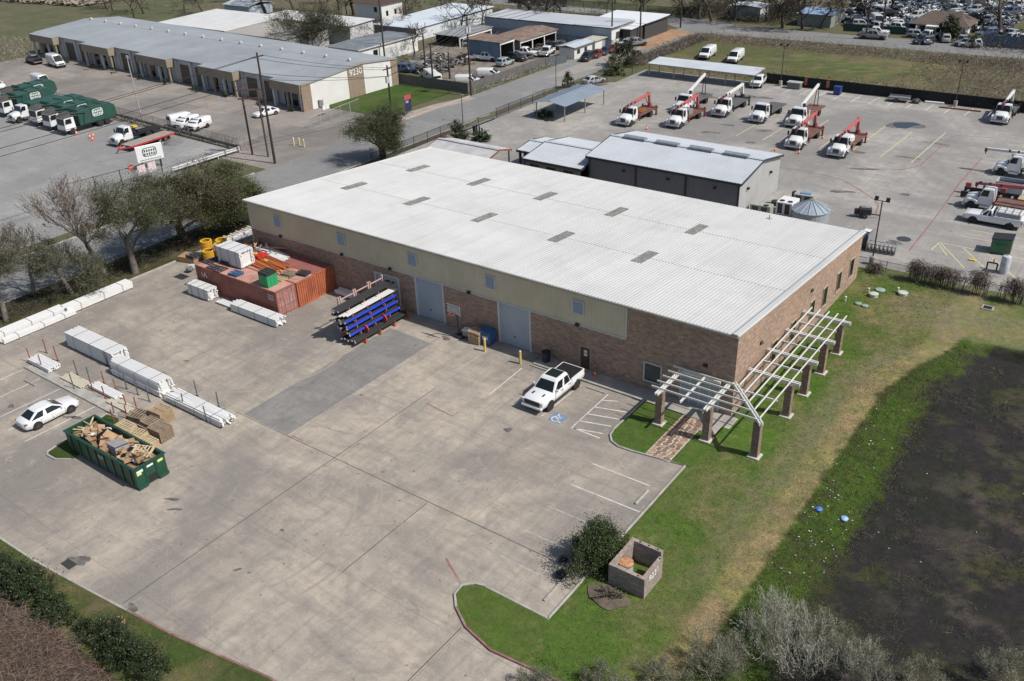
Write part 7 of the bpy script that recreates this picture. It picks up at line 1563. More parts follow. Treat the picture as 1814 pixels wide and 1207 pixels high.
for q, h, l in (((-95.32, 74.68), 8, 'bare pole left inside the scrap lot'), ((-88.58, 68.91), 8, 'bare pole inside the scrap lot near the fence'), ((-90.67, 76.08), 5, 'short bare pole in the scrap lot'), ((-35.18, 143.97), 12, 'wooden pole beside the white pickup across the street'), ((-33.52, 148.72), 12, 'wooden pole in front of the green screen fence')): upole(q, h, l, 0, False)
t = thing('light_mast', 'leaning grey light mast at the truck yard corner', 'light pole', (-116.4,27.6,0)); m = MB(); m.cyl((0,0,0), (-.5,.2,10.5), .12, .08, n=8); m.build('mast', M('mast_grey', (.36,.34,.31), .6), t); m = MB(); m.obox((-.5,.2,10.6), (.5,.3,.5)); m.build('lamp_head', GREYM, t)
WR = flat('wire_black', (.02,.02,.02), .6)
def wire(a, b, sag, label):
    m = MB(); a = Vector(a); b = Vector(b); ps = []
    for k in range(15): u = k/14; p = a.lerp(b, u); p.z -= sag*4*u*(1-u); ps.append(p)
    m.tube(ps, .035, 4); tag(m.build('power_line', WR), label, 'wire', 'overhead wires')
for k, (z, y) in enumerate(((14.8,-.9), (14.8,.9), (12.6,0), (11.8,0))):
    wire((-80.1,24.4+y,z), (-79.4+(0 if k < 2 else .1),48.3+y*.8,8.5 if k < 2 else 7.4), .4, 'overhead wire between tall pole and transformer pole'); wire((-80.1,24.4+y,z), (-84,-62,13.5-.9*k), .8, 'overhead wire running left along the street'); wire((-79.5,48.3+y*.8,8.5 if k < 2 else 7.4), (-79.2,68+y*.8,12.6-.6*k), .4, 'overhead wire along the mall lawn'); wire((-79.2,68+y*.8,12.6-.6*k), (-79.3,116+y*.8,13.8-.6*k), .9, 'overhead wire along the scrap lot')
for q, l in (((-84.37, 31.80), 'left cream bollard on the court apron'), ((-83.61, 32.23), 'middle cream bollard on the court apron'), ((-82.35, 31.98), 'right cream bollard on the court apron')): m = MB(); m.cyl((0,0,.02), (0,0,1.15), .12, n=10); m.lathe([(.12,1.15), (.06,1.24), (.01,1.25)], 10); tag(m.build('bollard', M('cream_bollard', (.62,.52,.30), .6), None, q), l, 'bollard', 'cream bollards')
t = thing('lease_sign', 'dark blue board with red header on the mall lawn', 'sign', (*(-80.73, 53.42), 0), .0)
for y in (-.75,.75): m = MB(); m.box(-.05,y-.05,0,.05,y+.05,3.2); m.build('post', GREYM, t)
m = MB(); m.box(.052,-.75,.6,.1,.75,2.45); m.build('board', M('navy_board', (.02,.025,.07), .5), t); m = MB(); m.box(.052,-.75,2.46,.1,.75,3.2); m.build('header', M('red_board', (.42,.07,.07), .5), t)
m = MB(); m.box(.101,-.55,1.95,.106,.1,2.3); m.build('print_block', M('print_grey', (.3,.33,.38), .6), t)
acunit((-97.70, 49.42), .2, (1.3,1.1,1.2), GREYM, 'grey air conditioner at the mall corner fence', 1)
m = MB(); m.lathe([(1.6,.0), (1.1,.4), (.4,.75), (.02,.8)], 14); tag(m.build('gravel_heap', M('gravel_grey', (.16,.155,.15), .95, 0, .2, 2, .5, 12), None, (-101.98, 23.14)), 'small grey gravel heap beside the trailer', 'heap')
for k, q in enumerate(((-164.59, 47.12), (-164.43, 48.96))): pallet(q, .02, .3, 1, 'stray pallet lying in front of the strip units', 'pallets on the court')
for q, l in (((-132.06, 42.06), 'clipped shrub under the middle unit canopy'),): pass
# scrapyard: heaps of crushed car panels
def scrap(name, label, area, n, hmax, seed, pal, kind='stuff', s0=.5, s1=1.6):
    q = random.Random(seed); m = MB()
    for k in range(n):
        x, y = area(q); h = hmax(x, y)*q.random()**.7; s = q.uniform(s0, s1)
        rot = Matrix.Rotation(q.uniform(0,6.28), 3, 'Z') @ Matrix.Rotation(q.uniform(-.7,.7), 3, 'X') @ Matrix.Rotation(q.uniform(-.5,.5), 3, 'Y')
        m.obox((x, y, h+.15), (s*q.uniform(.8,1.6), s*q.uniform(.5,.9), s*q.uniform(.08,.4)), rot, q.randrange(len(pal)))
    return tag(m.build(name, pal, fix=False), label, 'scrap', None, kind)
PAL = [flat('scrap_white', (.62,.63,.65), .35), flat('scrap_white2', (.5,.52,.55), .35), flat('scrap_black', (.02,.02,.022), .5), flat('scrap_grey', (.2,.2,.21), .4), flat('scrap_blue', (.2,.28,.42), .4), flat('scrap_dark', (.06,.06,.065), .5), flat('scrap_red', (.3,.04,.04), .4), flat('scrap_silver', (.42,.43,.45), .3)]
scrap('scrapyard_heap', 'wide heap of crushed white and dark car panels at the top right', lambda q: (q.uniform(-48,-12), q.uniform(160,192)) , 6500, lambda x, y: max(.4, 2.4 - .2*abs(y-178)*.4), 3, PAL[:4]+[PAL[2],PAL[5],PAL[7],PAL[4],PAL[5],PAL[3],PAL[2]], s0=.25, s1=.95)
scrap('scrap_pile', 'jumbled pile of dark metal scrap inside the scrap lot', lambda q: (q.uniform(-106,-94), q.uniform(76,90)), 240, lambda x, y: 1.3, 4, [PAL[2], PAL[3], PAL[5], PAL[3], PAL[5], M('scrap_rust', (.15,.08,.05), .8), PAL[2], PAL[1]], s0=.25, s1=.9)
scrap('scrap_pile', 'dark clutter in front of the repair shed bays', lambda q: (q.uniform(-91,-86), q.uniform(94,112)), 110, lambda x, y: .9, 5, [PAL[2], PAL[3], PAL[5], M('scrap_rust', (.15,.08,.05)), PAL[5]], s0=.3, s1=1.0)
WRK = []
for k in range(26):
    q = random.Random(100+k); x, y = (q.uniform(-44,-30), q.uniform(154,160)) if k < 10 else (q.uniform(-27,-14), q.uniform(143.8,151)) if k < 18 else (q.uniform(-16,-4), q.uniform(152,162))
    cm = q.choice(((.6,.6,.6), (.02,.02,.022), (.3,.31,.33), (.05,.07,.12), (.4,.4,.4)))
    sedan('wrecked_car', 'wrecked car parked around the scrapyard house', paint('wreck_%d' % int(cm[0]*100), cm), (x, y), q.uniform(0,6.28), 1, 4.4, 'wrecked cars at the scrapyard')
wk = [o for o in bpy.data.objects if o.name.startswith('wrecked_car') and o.parent is None][:12]
for k in range(60):
    q = random.Random(500+k); dup(q.choice(wk), (q.uniform(-46,-13), q.uniform(161,190), q.uniform(.3,1.9)), q.uniform(0,6.28), 'wrecked car lying on the scrapyard heap', 'wrecked cars on the heap')
pickup('pickup_truck', 'white pickup parked on the grass beyond the street', CARW, (-34.6,148.6), R(15), 5.4); pickup('pickup_truck', 'grey pickup on the street in front of the white one', paint('grey_car', (.2,.2,.2)), (-34.0,144.9), R(8), 5.6); van('box_van', 'white box van among the scrapyard wrecks', CARW, (-37.5,158.5), R(-60), 6.2, 2.6); pickup('pickup_truck', 'white pickup on the house driveway', CARW, (-24.3,149.2), R(70), 5.2); sedan('parked_car', 'dark car parked across the far street at the top', paint('black_car', (.012,.012,.014)), (-130.95, 153.08), R(10), 0, 4.6)
scrap('timber_debris', 'long heap of broken timber in the far left field', lambda q: (lambda u: (-340+95*u, 86+14*u+q.uniform(-5,5)))(q.random()), 1500, lambda x, y: 1.2, 8, [M('debris_wood', (.30,.25,.2), .9), M('debris_dark', (.13,.10,.08), .9), M('debris_pale', (.30,.26,.22), .9)], s0=.3, s1=1.4)

# ================================================================ vegetation
BARK = M('grey_bark', (.115,.098,.085), .95, 0, .3, 4, .5, 20); BARKD = M('dark_bark', (.065,.052,.043), .95, 0, .3, 4, .5, 20); TWIGG = M('grey_twig', (.42,.40,.34), .9, 0, .2, 2); TWIGB = M('brown_twig', (.125,.095,.078), .9, 0, .3, 1.5); TWIGR = M('red_brown_twig', (.175,.118,.096), .9, 0, .3, 1.2)
def leafmat(name, c, c2, rough=.55, sheen=0):
    m, t, b = nodes(name); g_ = N(t, 'ShaderNodeNewGeometry'); v = coords(t, False)
    a = mix(t, ramp(t, g_.outputs['Random Per Island'], [(0, g3(0)), (1, g3(1))]), c, c2)
    a = mix(t, ramp(t, noi(t, v, .8, 3), [(.35, g3(0)), (.7, g3(.6))]), a, mix(t, 1, a, g3(.6), 'MULTIPLY'))
    t.links.new(a, b.inputs['Base Color']); b.inputs['Roughness'].default_value = rough
    tr = N(t, 'ShaderNodeBsdfTranslucent'); t.links.new(a, tr.inputs[0]); mx = N(t, 'ShaderNodeMixShader'); mx.inputs[0].default_value = .25
    t.links.new(b.outputs[0], mx.inputs[1]); t.links.new(tr.outputs[0], mx.inputs[2]); t.links.new(mx.outputs[0], t.nodes['Material Output'].inputs[0]); return m
LF_OAK = leafmat('oak_leaf', (.045,.06,.022), (.105,.115,.045)); LF_EVG = leafmat('evergreen_leaf', (.024,.05,.018), (.07,.105,.034)); LF_BRZ = leafmat('bronze_leaf', (.10,.065,.028), (.075,.085,.03)); LF_SPR = leafmat('spring_leaf', (.10,.125,.035), (.14,.155,.06)); LF_GRY = leafmat('grey_leaf', (.15,.155,.09), (.22,.22,.15)); LF_DRK = leafmat('dark_leaf', (.025,.04,.018), (.06,.075,.03)); LF_LIT = leafmat('midgreen_leaf', (.085,.118,.032), (.14,.168,.056))
def leaf(m, p, s, q, mi=0):
    d = Vector((q.gauss(0,1), q.gauss(0,1), q.gauss(0,1)))
    if d.length < .01: d = Vector((0,0,1))
    d.normalize(); u = d.orthogonal().normalized(); u = Matrix.Rotation(q.uniform(0,6.28), 3, d) @ u; v = d.cross(u); a = s*q.uniform(.6,1.2); b = a*.55
    o = len(m.v); m.v += [tuple(p-u*a), tuple(p+v*b), tuple(p+u*a), tuple(p-v*b)]; m.f.append((o,o+1,o+2,o+3)); m.m.append(mi)
def ribbon(m, a, b, w0, w1, q, mi=0):
    d = b-a
    if d.length < 1e-4: return
    s = d.cross(Vector((q.gauss(0,1), q.gauss(0,1), q.gauss(0,1))))
    if s.length < 1e-5: return
    s.normalize(); o = len(m.v); m.v += [tuple(a-s*w0), tuple(a+s*w0), tuple(b+s*w1), tuple(b-s*w1)]; m.f.append((o,o+1,o+2,o+3)); m.m.append(mi)
def grow(m, p, d, L, r_, lvl, mx, q, tips, spread, up, thin, kids=(2,3), tw=.012):
    n = 3
    for k in range(n):
        d = (d + Vector((q.gauss(0,.13), q.gauss(0,.13), q.gauss(0,.10)+up*.05))).normalized(); e = p + d*(L/n); r2 = r_*(1-.42*(k+1)/n)
        if r_ > thin: m.cyl(p, e, r_*(1-.42*k/n), r2, 6 if r_ > .08 else 4, 0, False)
        else: ribbon(m, p, e, max(tw, r_), max(tw, r2), q)
        p = e
        if lvl < mx and (k > 0 or lvl > 0) and k < n-1 and q.random() < (.62 if lvl else 1.0):
            s = Vector((q.gauss(0,1), q.gauss(0,1), q.gauss(0,.5))); s = (d + s.normalized()*spread*(1.7 if lvl < 2 else 1.0)).normalized(); grow(m, p, s, L*(.85 if lvl == 0 else .65), r2*.5, lvl+1, mx, q, tips, spread, up, thin, kids, tw)
    tips.append(p.copy())
    if lvl >= mx: return
    for k in range(q.randint(*kids)):
        s = Vector((q.gauss(0,1), q.gauss(0,1), q.gauss(0,.35))); s = (d + s.normalized()*spread*q.uniform(.7,1.2) + Vector((0,0,up*.2))).normalized()
        grow(m, p, s, L*q.uniform(.62,.85), r_*.56, lvl+1, mx, q, tips, spread, up, thin, kids, tw)
def tree(name, label, c, h, seed, leafm=None, nleaf=0, ls=.16, bark=BARK, mx=4, spread=.75, up=.5, trunk=.28, stems=1, tl=.36, group=None, cl=.55, rz=0, lean=(0,0), kids=(2,3), tw=.012, z=.05, w=None):
    q = random.Random(seed); t = thing(name, label, 'tree', (c[0], c[1], z), rz, group); m = MB(); tips = []
    for s in range(stems):
        d = Vector((lean[0]+q.gauss(0,.08), lean[1]+q.gauss(0,.08), 1)) if stems == 1 else Vector((q.gauss(0,.42), q.gauss(0,.42), 1))
        grow(m, Vector((q.gauss(0,.1)*(stems > 1), q.gauss(0,.1)*(stems > 1), 0)), d.normalized(), h*tl, trunk/(1 if stems == 1 else stems**.5), 0, mx, q, tips, spread, up, .028, kids, tw)
    top = max(p.z for p in tips); k = h/top
    kr = k
    if w:
        rs = sorted(math.hypot(p.x, p.y) for p in tips); kr = w/rs[int(len(rs)*.93)]
    def sc_(x, y, zz):
        f = sm(0, .35*top, zz); g_ = k + (kr-k)*f; return (x*g_, y*g_, zz*k)
    m.v = [sc_(*p) for p in m.v]; tips = [Vector(sc_(*p)) for p in tips]
    m.build('trunk', bark, t, fix=False, smooth=60)
    if leafm:
        lm = MB(); up_ = [p for p in tips if p.z > h*.27]
        lo = sorted(up_, key=lambda p: p.z)
        for j in range(nleaf): p = lo[int(len(lo)*q.random()**1.35)]; leaf(lm, p + Vector((q.gauss(0,cl), q.gauss(0,cl), q.gauss(0,cl*.8))), ls, q, 1 if len(leafm) > 1 and (p.x+q.gauss(0,1)) > 0 else 0)
        lm.build('crown', leafm, t, fix=False)
    return t
# street row left of the lot
ST = 'trees along the street verge'
LF_T1 = leafmat('muted_leaf', (.085,.10,.042), (.125,.138,.058)); LF_T2 = leafmat('muted_dark_leaf', (.072,.09,.034), (.11,.132,.048)); LF_T3 = leafmat('bronze_muted_leaf', (.115,.095,.044), (.125,.125,.05))
BARKM = M('weathered_bark', (.15,.13,.115), .95, 0, .3, 4, .5, 20)
tree('street_tree', 'thin leafed street tree cut by the left edge', (-64.9,-22.6), 8.8, 1, [LF_T1], 14000, .06, BARKM, 6, .7, .55, .13, group=ST, cl=.4, w=4.8, tw=.009, tl=.13)
tree('street_tree', 'small sparse street tree second from the left', (-65.3,-15.6), 7.0, 2, [LF_T2, LF_T1], 16000, .06, BARKM, 6, .75, .5, .12, group=ST, cl=.42, w=3.9, tw=.009, tl=.13)
tree('bare_tree', 'tall bare street tree leaning left', (-66.0,-11.2), 11.4, 3, [LF_SPR], 900, .05, M('bare_twig', (.20,.17,.15), .9, 0, .2, 2), 6, .42, 1.0, .15, group=ST, kids=(2,3), lean=(-.10,-.30), tw=.0085, w=5.4, tl=.12)
tree('bare_tree', 'pale bare tree behind the left end of the plank stacks', (-68.2,-18.0), 8.4, 13, None, 0, .05, M('bare_twig', (.20,.17,.15)), 6, .5, .9, .12, group=ST, kids=(2,2), tw=.0085, w=4.2, tl=.13)
tree('street_tree', 'open green street tree between bare tree and bronze oak', (-63.9,-9.0), 10.2, 4, [LF_T1, LF_T2], 30000, .065, BARKM, 6, .7, .6, .15, group=ST, cl=.5, lean=(-.08,-.08), w=5.0, tl=.12, tw=.01)
tree('street_tree', 'broad bronze and green oak behind the yellow coils', (-65.7,-.9), 9.3, 5, [LF_T2, LF_T3], 52000, .07, BARKD, 6, .85, .45, .2, group=ST, cl=.55, w=5.8, tl=.11, tw=.012)
tree('street_tree', 'green street tree beside the warehouse corner', (-66.0,6.1), 7.9, 6, [LF_T2, LF_LIT], 40000, .07, BARKD, 6, .8, .5, .17, group=ST, cl=.5, w=5.2, tl=.11, tw=.012)
tree('oak_tree', 'round evergreen oak between street and white roof', (-66.1,32.0), 7.6, 23, [LF_T2, LF_OAK], 50000, .07, BARKD, 6, .75, .55, .18, cl=.55, w=4.4, tl=.1, tw=.012)
# trees behind
tree('leafing_tree', 'wide tree with fresh leaves behind the strip units', (*(-129.61, 76.77), .05)[:2], 11.6, 8, [LF_SPR, LF_OAK], 15000, .11, BARKD, 6, .75, .6, .3, 4, cl=.6, tw=.024, w=8.5, kids=(2,2))
bt = tree('bare_tree', 'bare tree in front of the low white building', (-110.5,88.5), 7.5, 9, None, 0, .1, BARKD, 5, .85, .35, .2, tw=.03)
bt2 = tree('bare_tree', 'bare tree right of the white shed beyond the street', (-54.9,148.8), 10, 10, None, 0, .1, BARKD, 5, .8, .5, .4, tw=.045)
for k, (x, y, s, l) in enumerate(((-131.8,108.7,.9,'bare tree beside the icy white roof'), (-118.2,113.7,1.35,'tall bare tree left in front of the icy white wall'), (-115,117.5,1.35,'tall bare tree right in front of the icy white wall'), (-145.4,125,1.1,'bare tree behind the white house garden'), (-140,133,1.1,'bare tree near the far street fence'), (-159,117,1.0,'bare tree left of the white house'), (-127,94,.8,'bare tree behind the leafing tree'), (-230,95,1.3,'bare tree left at the top of the strip units'), (-212,90,1.2,'bare tree right at the top of the strip units'))):
    dup(bt, (x, y, .05), k*1.3, l, scale=(s, s, s))
for k, (x, y, s, l) in enumerate(((-50.6,149.2,.9,'leaning bare tree before the tarpaulin roof'), (-47.3,151.5,.75,'bare tree in front of the green grey shed'), (-76,150.5,1.1,'bare tree at the street bend'), (-72.3,149.5,1.0,'bare tree left of the tall white shed'), (-67.7,151.7,.9,'bare tree in front of the tall white shed'), (-60,158,.9,'bare tree behind the tall white shed'), (-13.0,160.5,1.3,'large bare tree at the top right'), (-41,163,1.0,'bare tree left of the scrap heaps'), (-38.5,170,1.0,'bare tree at the edge of the scrap heaps'), (-70,160,1.0,'bare tree in the far thicket'), (-82,155,1.0,'bare tree beyond the far street fence'), (-5,170,1.2,'bare tree at the far right corner'))):
    dup(bt2, (x, y, .05), k*1.7, l, scale=(s, s, s))
q = random.Random(77); k = 0
for n_, x0, x1, y0, y1 in ((13,-270,-195,92,150), (9,-185,-150,98,135), (9,-130,-80,148,165), (9,-10,35,150,185), (8,-60,-40,160,175), (6,-112,-100,124,135)):
    for i in range(n_):
        k += 1; s = q.uniform(.7,1.25); dup(bt if k % 2 else bt2, (q.uniform(x0,x1), q.uniform(y0,y1), .05), q.uniform(0,6.28), 'bare tree in the far background thicket', 'bare background trees', (s, s, s))
def shrub(name, label, c, rx, ry, h, n, leafm, ls, seed, twig=None, nt=120, cat='shrub', group=None, z=.08, dens=.5, flat_=1.0):
    """leaf shrub: clumps spread over an uneven mound, with stems inside"""
    q = random.Random(seed); t = thing(name, label, cat, (c[0], c[1], z), 0, group); lm = MB(); sm_ = MB(); cl = []
    for k in range(max(10, int(n/95))):
        a = q.uniform(0,6.28); u = q.random()**.5; e = q.uniform(.15,1)
        rr = math.sqrt(max(.05, 1-(e*.95)**2))
        lob = 1+.3*math.sin(2*a+seed)+.25*math.sin(5*a+2*seed); hv = 1+.35*noise.noise(Vector((rx*u*math.cos(a)*.9+seed, ry*u*math.sin(a)*.9, 0))); cl.append(Vector((rx*u*rr*lob*math.cos(a), ry*u*rr*lob*math.sin(a), h*e*hv*q.uniform(.7,1.15))))
    for k in range(n): p = q.choice(cl); s = min(rx, ry)*(.09 if q.random() < .72 else .22); leaf(lm, Vector((p.x+q.gauss(0,s), p.y+q.gauss(0,s), max(.02, p.z+q.gauss(0,s*.9)))), ls, q, q.randrange(len(leafm)))
    for k in range(nt): p = q.choice(cl); a = Vector((p.x*.25,p.y*.25,0)); b = a.lerp(p, .55) + Vector((q.gauss(0,.08), q.gauss(0,.08), .1)); ribbon(sm_, a, b, .02, .014, q); ribbon(sm_, b, p*1.08, .013, .006, q)
    lm.build('foliage', leafm, t, fix=False); sm_.build('stems', twig or BARKD, t, fix=False); return t
shrub('round_bush', 'dense dark evergreen bush beside the block enclosure', (-.15,-19.2), 1.7, 1.9, 2.5, 24000, [LF_EVG, LF_DRK, LF_LIT], .06, 11, z=.06)
shrub('young_shrub', 'small half bare shrub in front of the block enclosure', (1.9,-21.4), .8, .7, .9, 260, [LF_GRY], .06, 12, TWIGB, 150)
shrub('roadside_bush', 'dark evergreen bush at the left bottom corner', (-28.2,-41.0), 4.6, 1.35, 1.7, 20000, [LF_EVG, LF_DRK], .065, 13); shrub('roadside_bush', 'dark evergreen bush right of the brown vines', (-17.9,-40.4), 3.3, 1.35, 1.6, 16000, [LF_EVG, LF_DRK], .065, 14)
shrub('roadside_bush', 'dark evergreen bush between the two larger roadside ones', (-24.0,-41.2), 1.6, .9, 1.1, 5000, [LF_EVG, LF_DRK], .065, 43)
shrub('gate_bush', 'grey green bush left of the street gate', (-64.0,46.4), 1.9, 1.9, 2.6, 2600, [LF_DRK, LF_OAK], .13, 15); shrub('gate_hedge', 'low dark hedge beside the gate posts', (-61.0,47.6), 2.2, 1.3, 1.1, 2200, [LF_EVG], .13, 16); shrub('carport_hedge', 'low dark hedge at the blue grey carport', (-59.6,62.6), 2.4, 1.3, 1.1, 2200, [LF_EVG, LF_DRK], .13, 17)
shrub('corner_bush', 'tall round evergreen bush at the street corner of the yard', (-67.3,100.6), 2.8, 2.8, 4.2, 4200, [LF_DRK, LF_OAK], .17, 18); shrub('corner_bush', 'pale flowering bush left of the tall evergreen', (-66.4,95.4), 1.4, 1.6, 3.2, 1500, [LF_GRY], .13, 19); shrub('corner_bush', 'green bush under the street lamp by the yard corner', (-64.5,92.5), 2.2, 1.6, 1.8, 1800, [LF_LIT, LF_DRK], .14, 20); shrub('verge_bush', 'small round bush behind the blue grey carport roof', (-67.2,80.5), 1.3, 1.3, 2.3, 1500, [LF_OAK], .13, 21)
shrub('house_bush', 'dark round tree in front of the brown roofed house', (-20.3,150.0), 2.7, 2.2, 4.2, 3200, [LF_DRK, LF_OAK], .2, 22, cat='tree'); shrub('house_bush', 'green bush left of the faded blue fence', (-15.2,146.0), 1.8, 1.5, 2.6, 1500, [LF_LIT], .2, 23)
for k in range(9): shrub('unit_shrub', 'clipped dark shrub under the strip unit canopies', (-99.5-9.4*k+.8*(k % 2), 45.0+.45*k-(.3 if k % 2 else 0)), .9, .55, .8, 260, [LF_EVG], .13, 30+k, None, 10, group='shrubs in front of the strip units')
# tangles of thin stems
def tangle(name, label, area, n, hf, mats, seed, w_=.016, L0=.5, L1=1.4, kind='stuff', arch=.5, lf=None, nl=0, ls=.07, z=0, cat='brush', segs=4, vert=.9):
    q = random.Random(seed); m = MB(); tips = []
    for k in range(n):
        x, y = area(q); h = hf(x, y, q)
        if h < .05: continue
        p = Vector((x, y, z+h*q.uniform(0,.35))); d = Vector((q.gauss(0,1), q.gauss(0,1), q.uniform(.2,1.4)*vert)).normalized(); L = q.uniform(L0, L1)*h; mi = q.randrange(len(mats))
        for s in range(segs):
            d = (d + Vector((q.gauss(0,.25), q.gauss(0,.25), -arch*.35+q.gauss(0,.15)))).normalized(); e = p + d*L/segs; e.z = max(z+.03, e.z); ribbon(m, p, e, w_*(1-.18*s), w_*(1-.18*(s+1)), q, mi); p = e
            if s > 0: tips.append(p)
    nb = len(mats)
    if lf:
        for k in range(nl): p = q.choice(tips); leaf(m, p + Vector((q.gauss(0,.06), q.gauss(0,.06), q.gauss(0,.06))), ls, q, nb)
    return tag(m.build(name, mats + ([lf] if lf else []), fix=False), label, cat, None, kind)
def ell(cx, cy, rx, ry): return lambda q: (lambda a, u: (cx+rx*u*math.cos(a), cy+ry*u*math.sin(a)))(q.uniform(0,6.28), q.random()**.5)
def dome(cx, cy, rx, ry, h): return lambda x, y, q: h*max(0, 1-((x-cx)/rx)**2-((y-cy)/ry)**2)**.5
# brown vine thicket, bottom left
tv = MB(); q = random.Random(5)
def thz(x, y): b = max(0, 1-((x+23)/10.5)**2-((y+46.6)/4.9)**2)**.6; return .12 + b*(1.25 + .9*nz(x, y, .28, 3) + .35*nz(x, y, .8, 6))
grid_sheet('thicket_floor', -34, -9, -52, -41.6, .5, lambda x, y: thz(x, y), lambda x, y: lerp3((.055,.038,.032), (.10,.066,.054), sm(-.3, .4, nz(x, y, .8, 5))))
def thick(n, seed, mats, w_, Lm):
    q = random.Random(seed); m = MB()
    for k in range(n):
        x, y = q.uniform(-34,-11), q.uniform(-52,-41.9); b = thz(x, y)+.02
        p = Vector((x, y, b)); big = q.random() < .12; d = Vector((q.gauss(0,1), q.gauss(0,1), q.uniform(.9,2.0) if big else q.uniform(.1,.9))).normalized(); mi = q.randrange(len(mats))
        for s in range(5):
            d = (d + Vector((q.gauss(0,.35), q.gauss(0,.35), -.3 if big else -.22))).normalized(); e = p + d*q.uniform(.1,Lm)*(1.7 if big else 1); ribbon(m, p, e, w_, w_*.85, q, mi); p = e
    return m
tag(thick(26000, 3, [TWIGR, TWIGB, M('plum_twig', (.115,.08,.07), .9), TWIGR], .009, .26).build('vine_thicket', [TWIGR, TWIGB, M('plum_twig', (.115,.08,.07)), M('tan_twig', (.22,.17,.13), .9)], fix=False), 'tangled mound of brown leafless vines at the bottom left', 'vines', None, 'stuff')
# grey leafless shrubs along the ditch, bottom right
def grey_shrub(c, rx, ry, h, seed, n, label, nl=7000):
    q = random.Random(seed); t = thing('leafless_shrub', label, 'shrub', (c[0], c[1], .05), 0, 'grey leafless shrubs along the bottom'); m = MB(); tips = []
    for k in range(max(14, int(n/11))):
        a = q.uniform(0,6.28); u = q.random()**.7; b = Vector((rx*.75*u*math.cos(a), ry*.75*u*math.sin(a), 0)); hh = h*q.uniform(.55,1.15)*(1-.25*u)
        d = Vector((.45*u*math.cos(a)+q.gauss(0,.18), .45*u*math.sin(a)+q.gauss(0,.18), 1)).normalized()
        grow(m, b, d, hh*.36, .022, 1, 4, q, tips, .5, .9, .02, (2,3), .0062)
    m.v = [(x, y, max(0, z)) for x, y, z in m.v]; m.build('stems', TWIGG if seed % 3 else M('olive_twig', (.33,.31,.24), .9, 0, .2, 2), t, fix=False); lm = MB()
    for k in range(nl): p = q.choice(tips); leaf(lm, p + Vector((q.gauss(0,.12), q.gauss(0,.12), q.gauss(0,.12))), .034, q)
    lm.build('leaves', [LF_GRY], t, fix=False)
for k, (px, rx, ry, h, n, l) in enumerate((((11.85, -19.30), 3.0, 2.6, 3.2, 900, 'largest grey leafless shrub at the ditch edge'), ((9.72, -22.62), 2.0, 1.6, 2.3, 420, 'grey leafless shrub left of the largest one'), ((7.72, -24.89), 1.7, 1.4, 1.4, 220, 'grey leafless shrub in front of the end lawn'), ((5.25, -27.12), 1.5, 1.2, 1.2, 150, 'low grey shrub at the red kerb'), ((2.49, -29.14), 1.6, 1.2, 1.2, 170, 'lowest grey shrub at the driveway'), ((15.42, -18.95), 2.4, 1.9, 2.2, 460, 'grey leafless shrub right of the largest one'), ((18.60, -17.96), 1.6, 1.4, 1.8, 170, 'grey leafless shrub in the mud near the bottom'), ((22.18, -15.07), 1.5, 1.4, 1.8, 170, 'grey leafless shrub at the right bottom corner'), ((13.34, -17.32), 1.2, 1.3, 1.6, 220, 'slim grey shrub behind the largest one'))):
    grey_shrub(px, rx, ry, h, 200+k, n, l)
# dead vines on the lawn fence
for k, (px, rx, h, l) in enumerate((((4.97, 31.85), .8, 2.2, 'leftmost clump of dead vine on the lawn fence'), ((7.18, 32.02), 2.5, 2.1, 'broad mound of dead vine on the lawn fence'), ((10.57, 32.24), .9, 2.4, 'upright dead vine in the middle of the lawn fence'), ((13.75, 31.43), 1.4, 2.3, 'rightmost dead vine on the lawn fence'), ((1.18, 30.57), .5, .9, 'small dead shrub by the light pole'))):
    q = random.Random(300+k); t = thing('dead_vine', l, 'vine', (px[0], 31.5, .05)); m = MB()
    for j in range(int(420*rx+200)):
        a = q.uniform(0,6.28); p = Vector((q.gauss(0,rx*.45), q.gauss(0,.3), h*q.uniform(.4,1))); d = Vector((q.gauss(0,1), q.gauss(0,1), q.gauss(0,.6)))
        for s in range(3): e = p + d.normalized()*q.uniform(.1,.28); e.z = max(.03, e.z-.05); ribbon(m, p, e, .018, .014, q); p = e; d += Vector((q.gauss(0,.5), q.gauss(0,.5), -.5))
    for j in range(int(8*rx)+4): x = q.gauss(0,rx*.5); m.cyl((x,0,0), (x+q.gauss(0,.1),0,h*.7), .04, .03, 5)
    m.build('stems', TWIGB, t, fix=False)
tangle('fence_brush', 'low dead weeds along the lawn fence', lambda q: (q.uniform(0,40), 31.4+q.gauss(0,.35)), 1500, lambda x, y, q: .55, [TWIGB, TWIGG], 21, .012)
# scrub of the field and verges
tangle('field_scrub', 'brown leafless scrub along the field edges', lambda q: ((q.uniform(-67.5,-64), q.uniform(101,131)) if q.random() < .25 else (q.uniform(-66,50), q.uniform(127,136)) if q.random() < .45 else (q.uniform(-20,50), q.uniform(101,134)) if q.random() < .8 else (q.uniform(-60,0), q.uniform(100.5,106))), 30000, lambda x, y, q: q.uniform(.5,1.9)*(1.4 if x > -8 else 1), [TWIGB, TWIGR, TWIGB, BARKD, TWIGG], 22, .017, .6, 1.2, arch=.2, lf=LF_DRK, nl=7000, ls=.14)
tangle('street_thicket', 'dark bare thicket beyond the far street', lambda q: (q.uniform(-85,-55), q.uniform(150,170)) if q.random() < .7 else (q.uniform(-16,30), q.uniform(142,150)), 4200, lambda x, y, q: q.uniform(1.2,3.4), [TWIGB, BARKD, BARKD], 23, .04, .6, 1.1, arch=.1, lf=LF_DRK, nl=7000, ls=.2, vert=1.6)
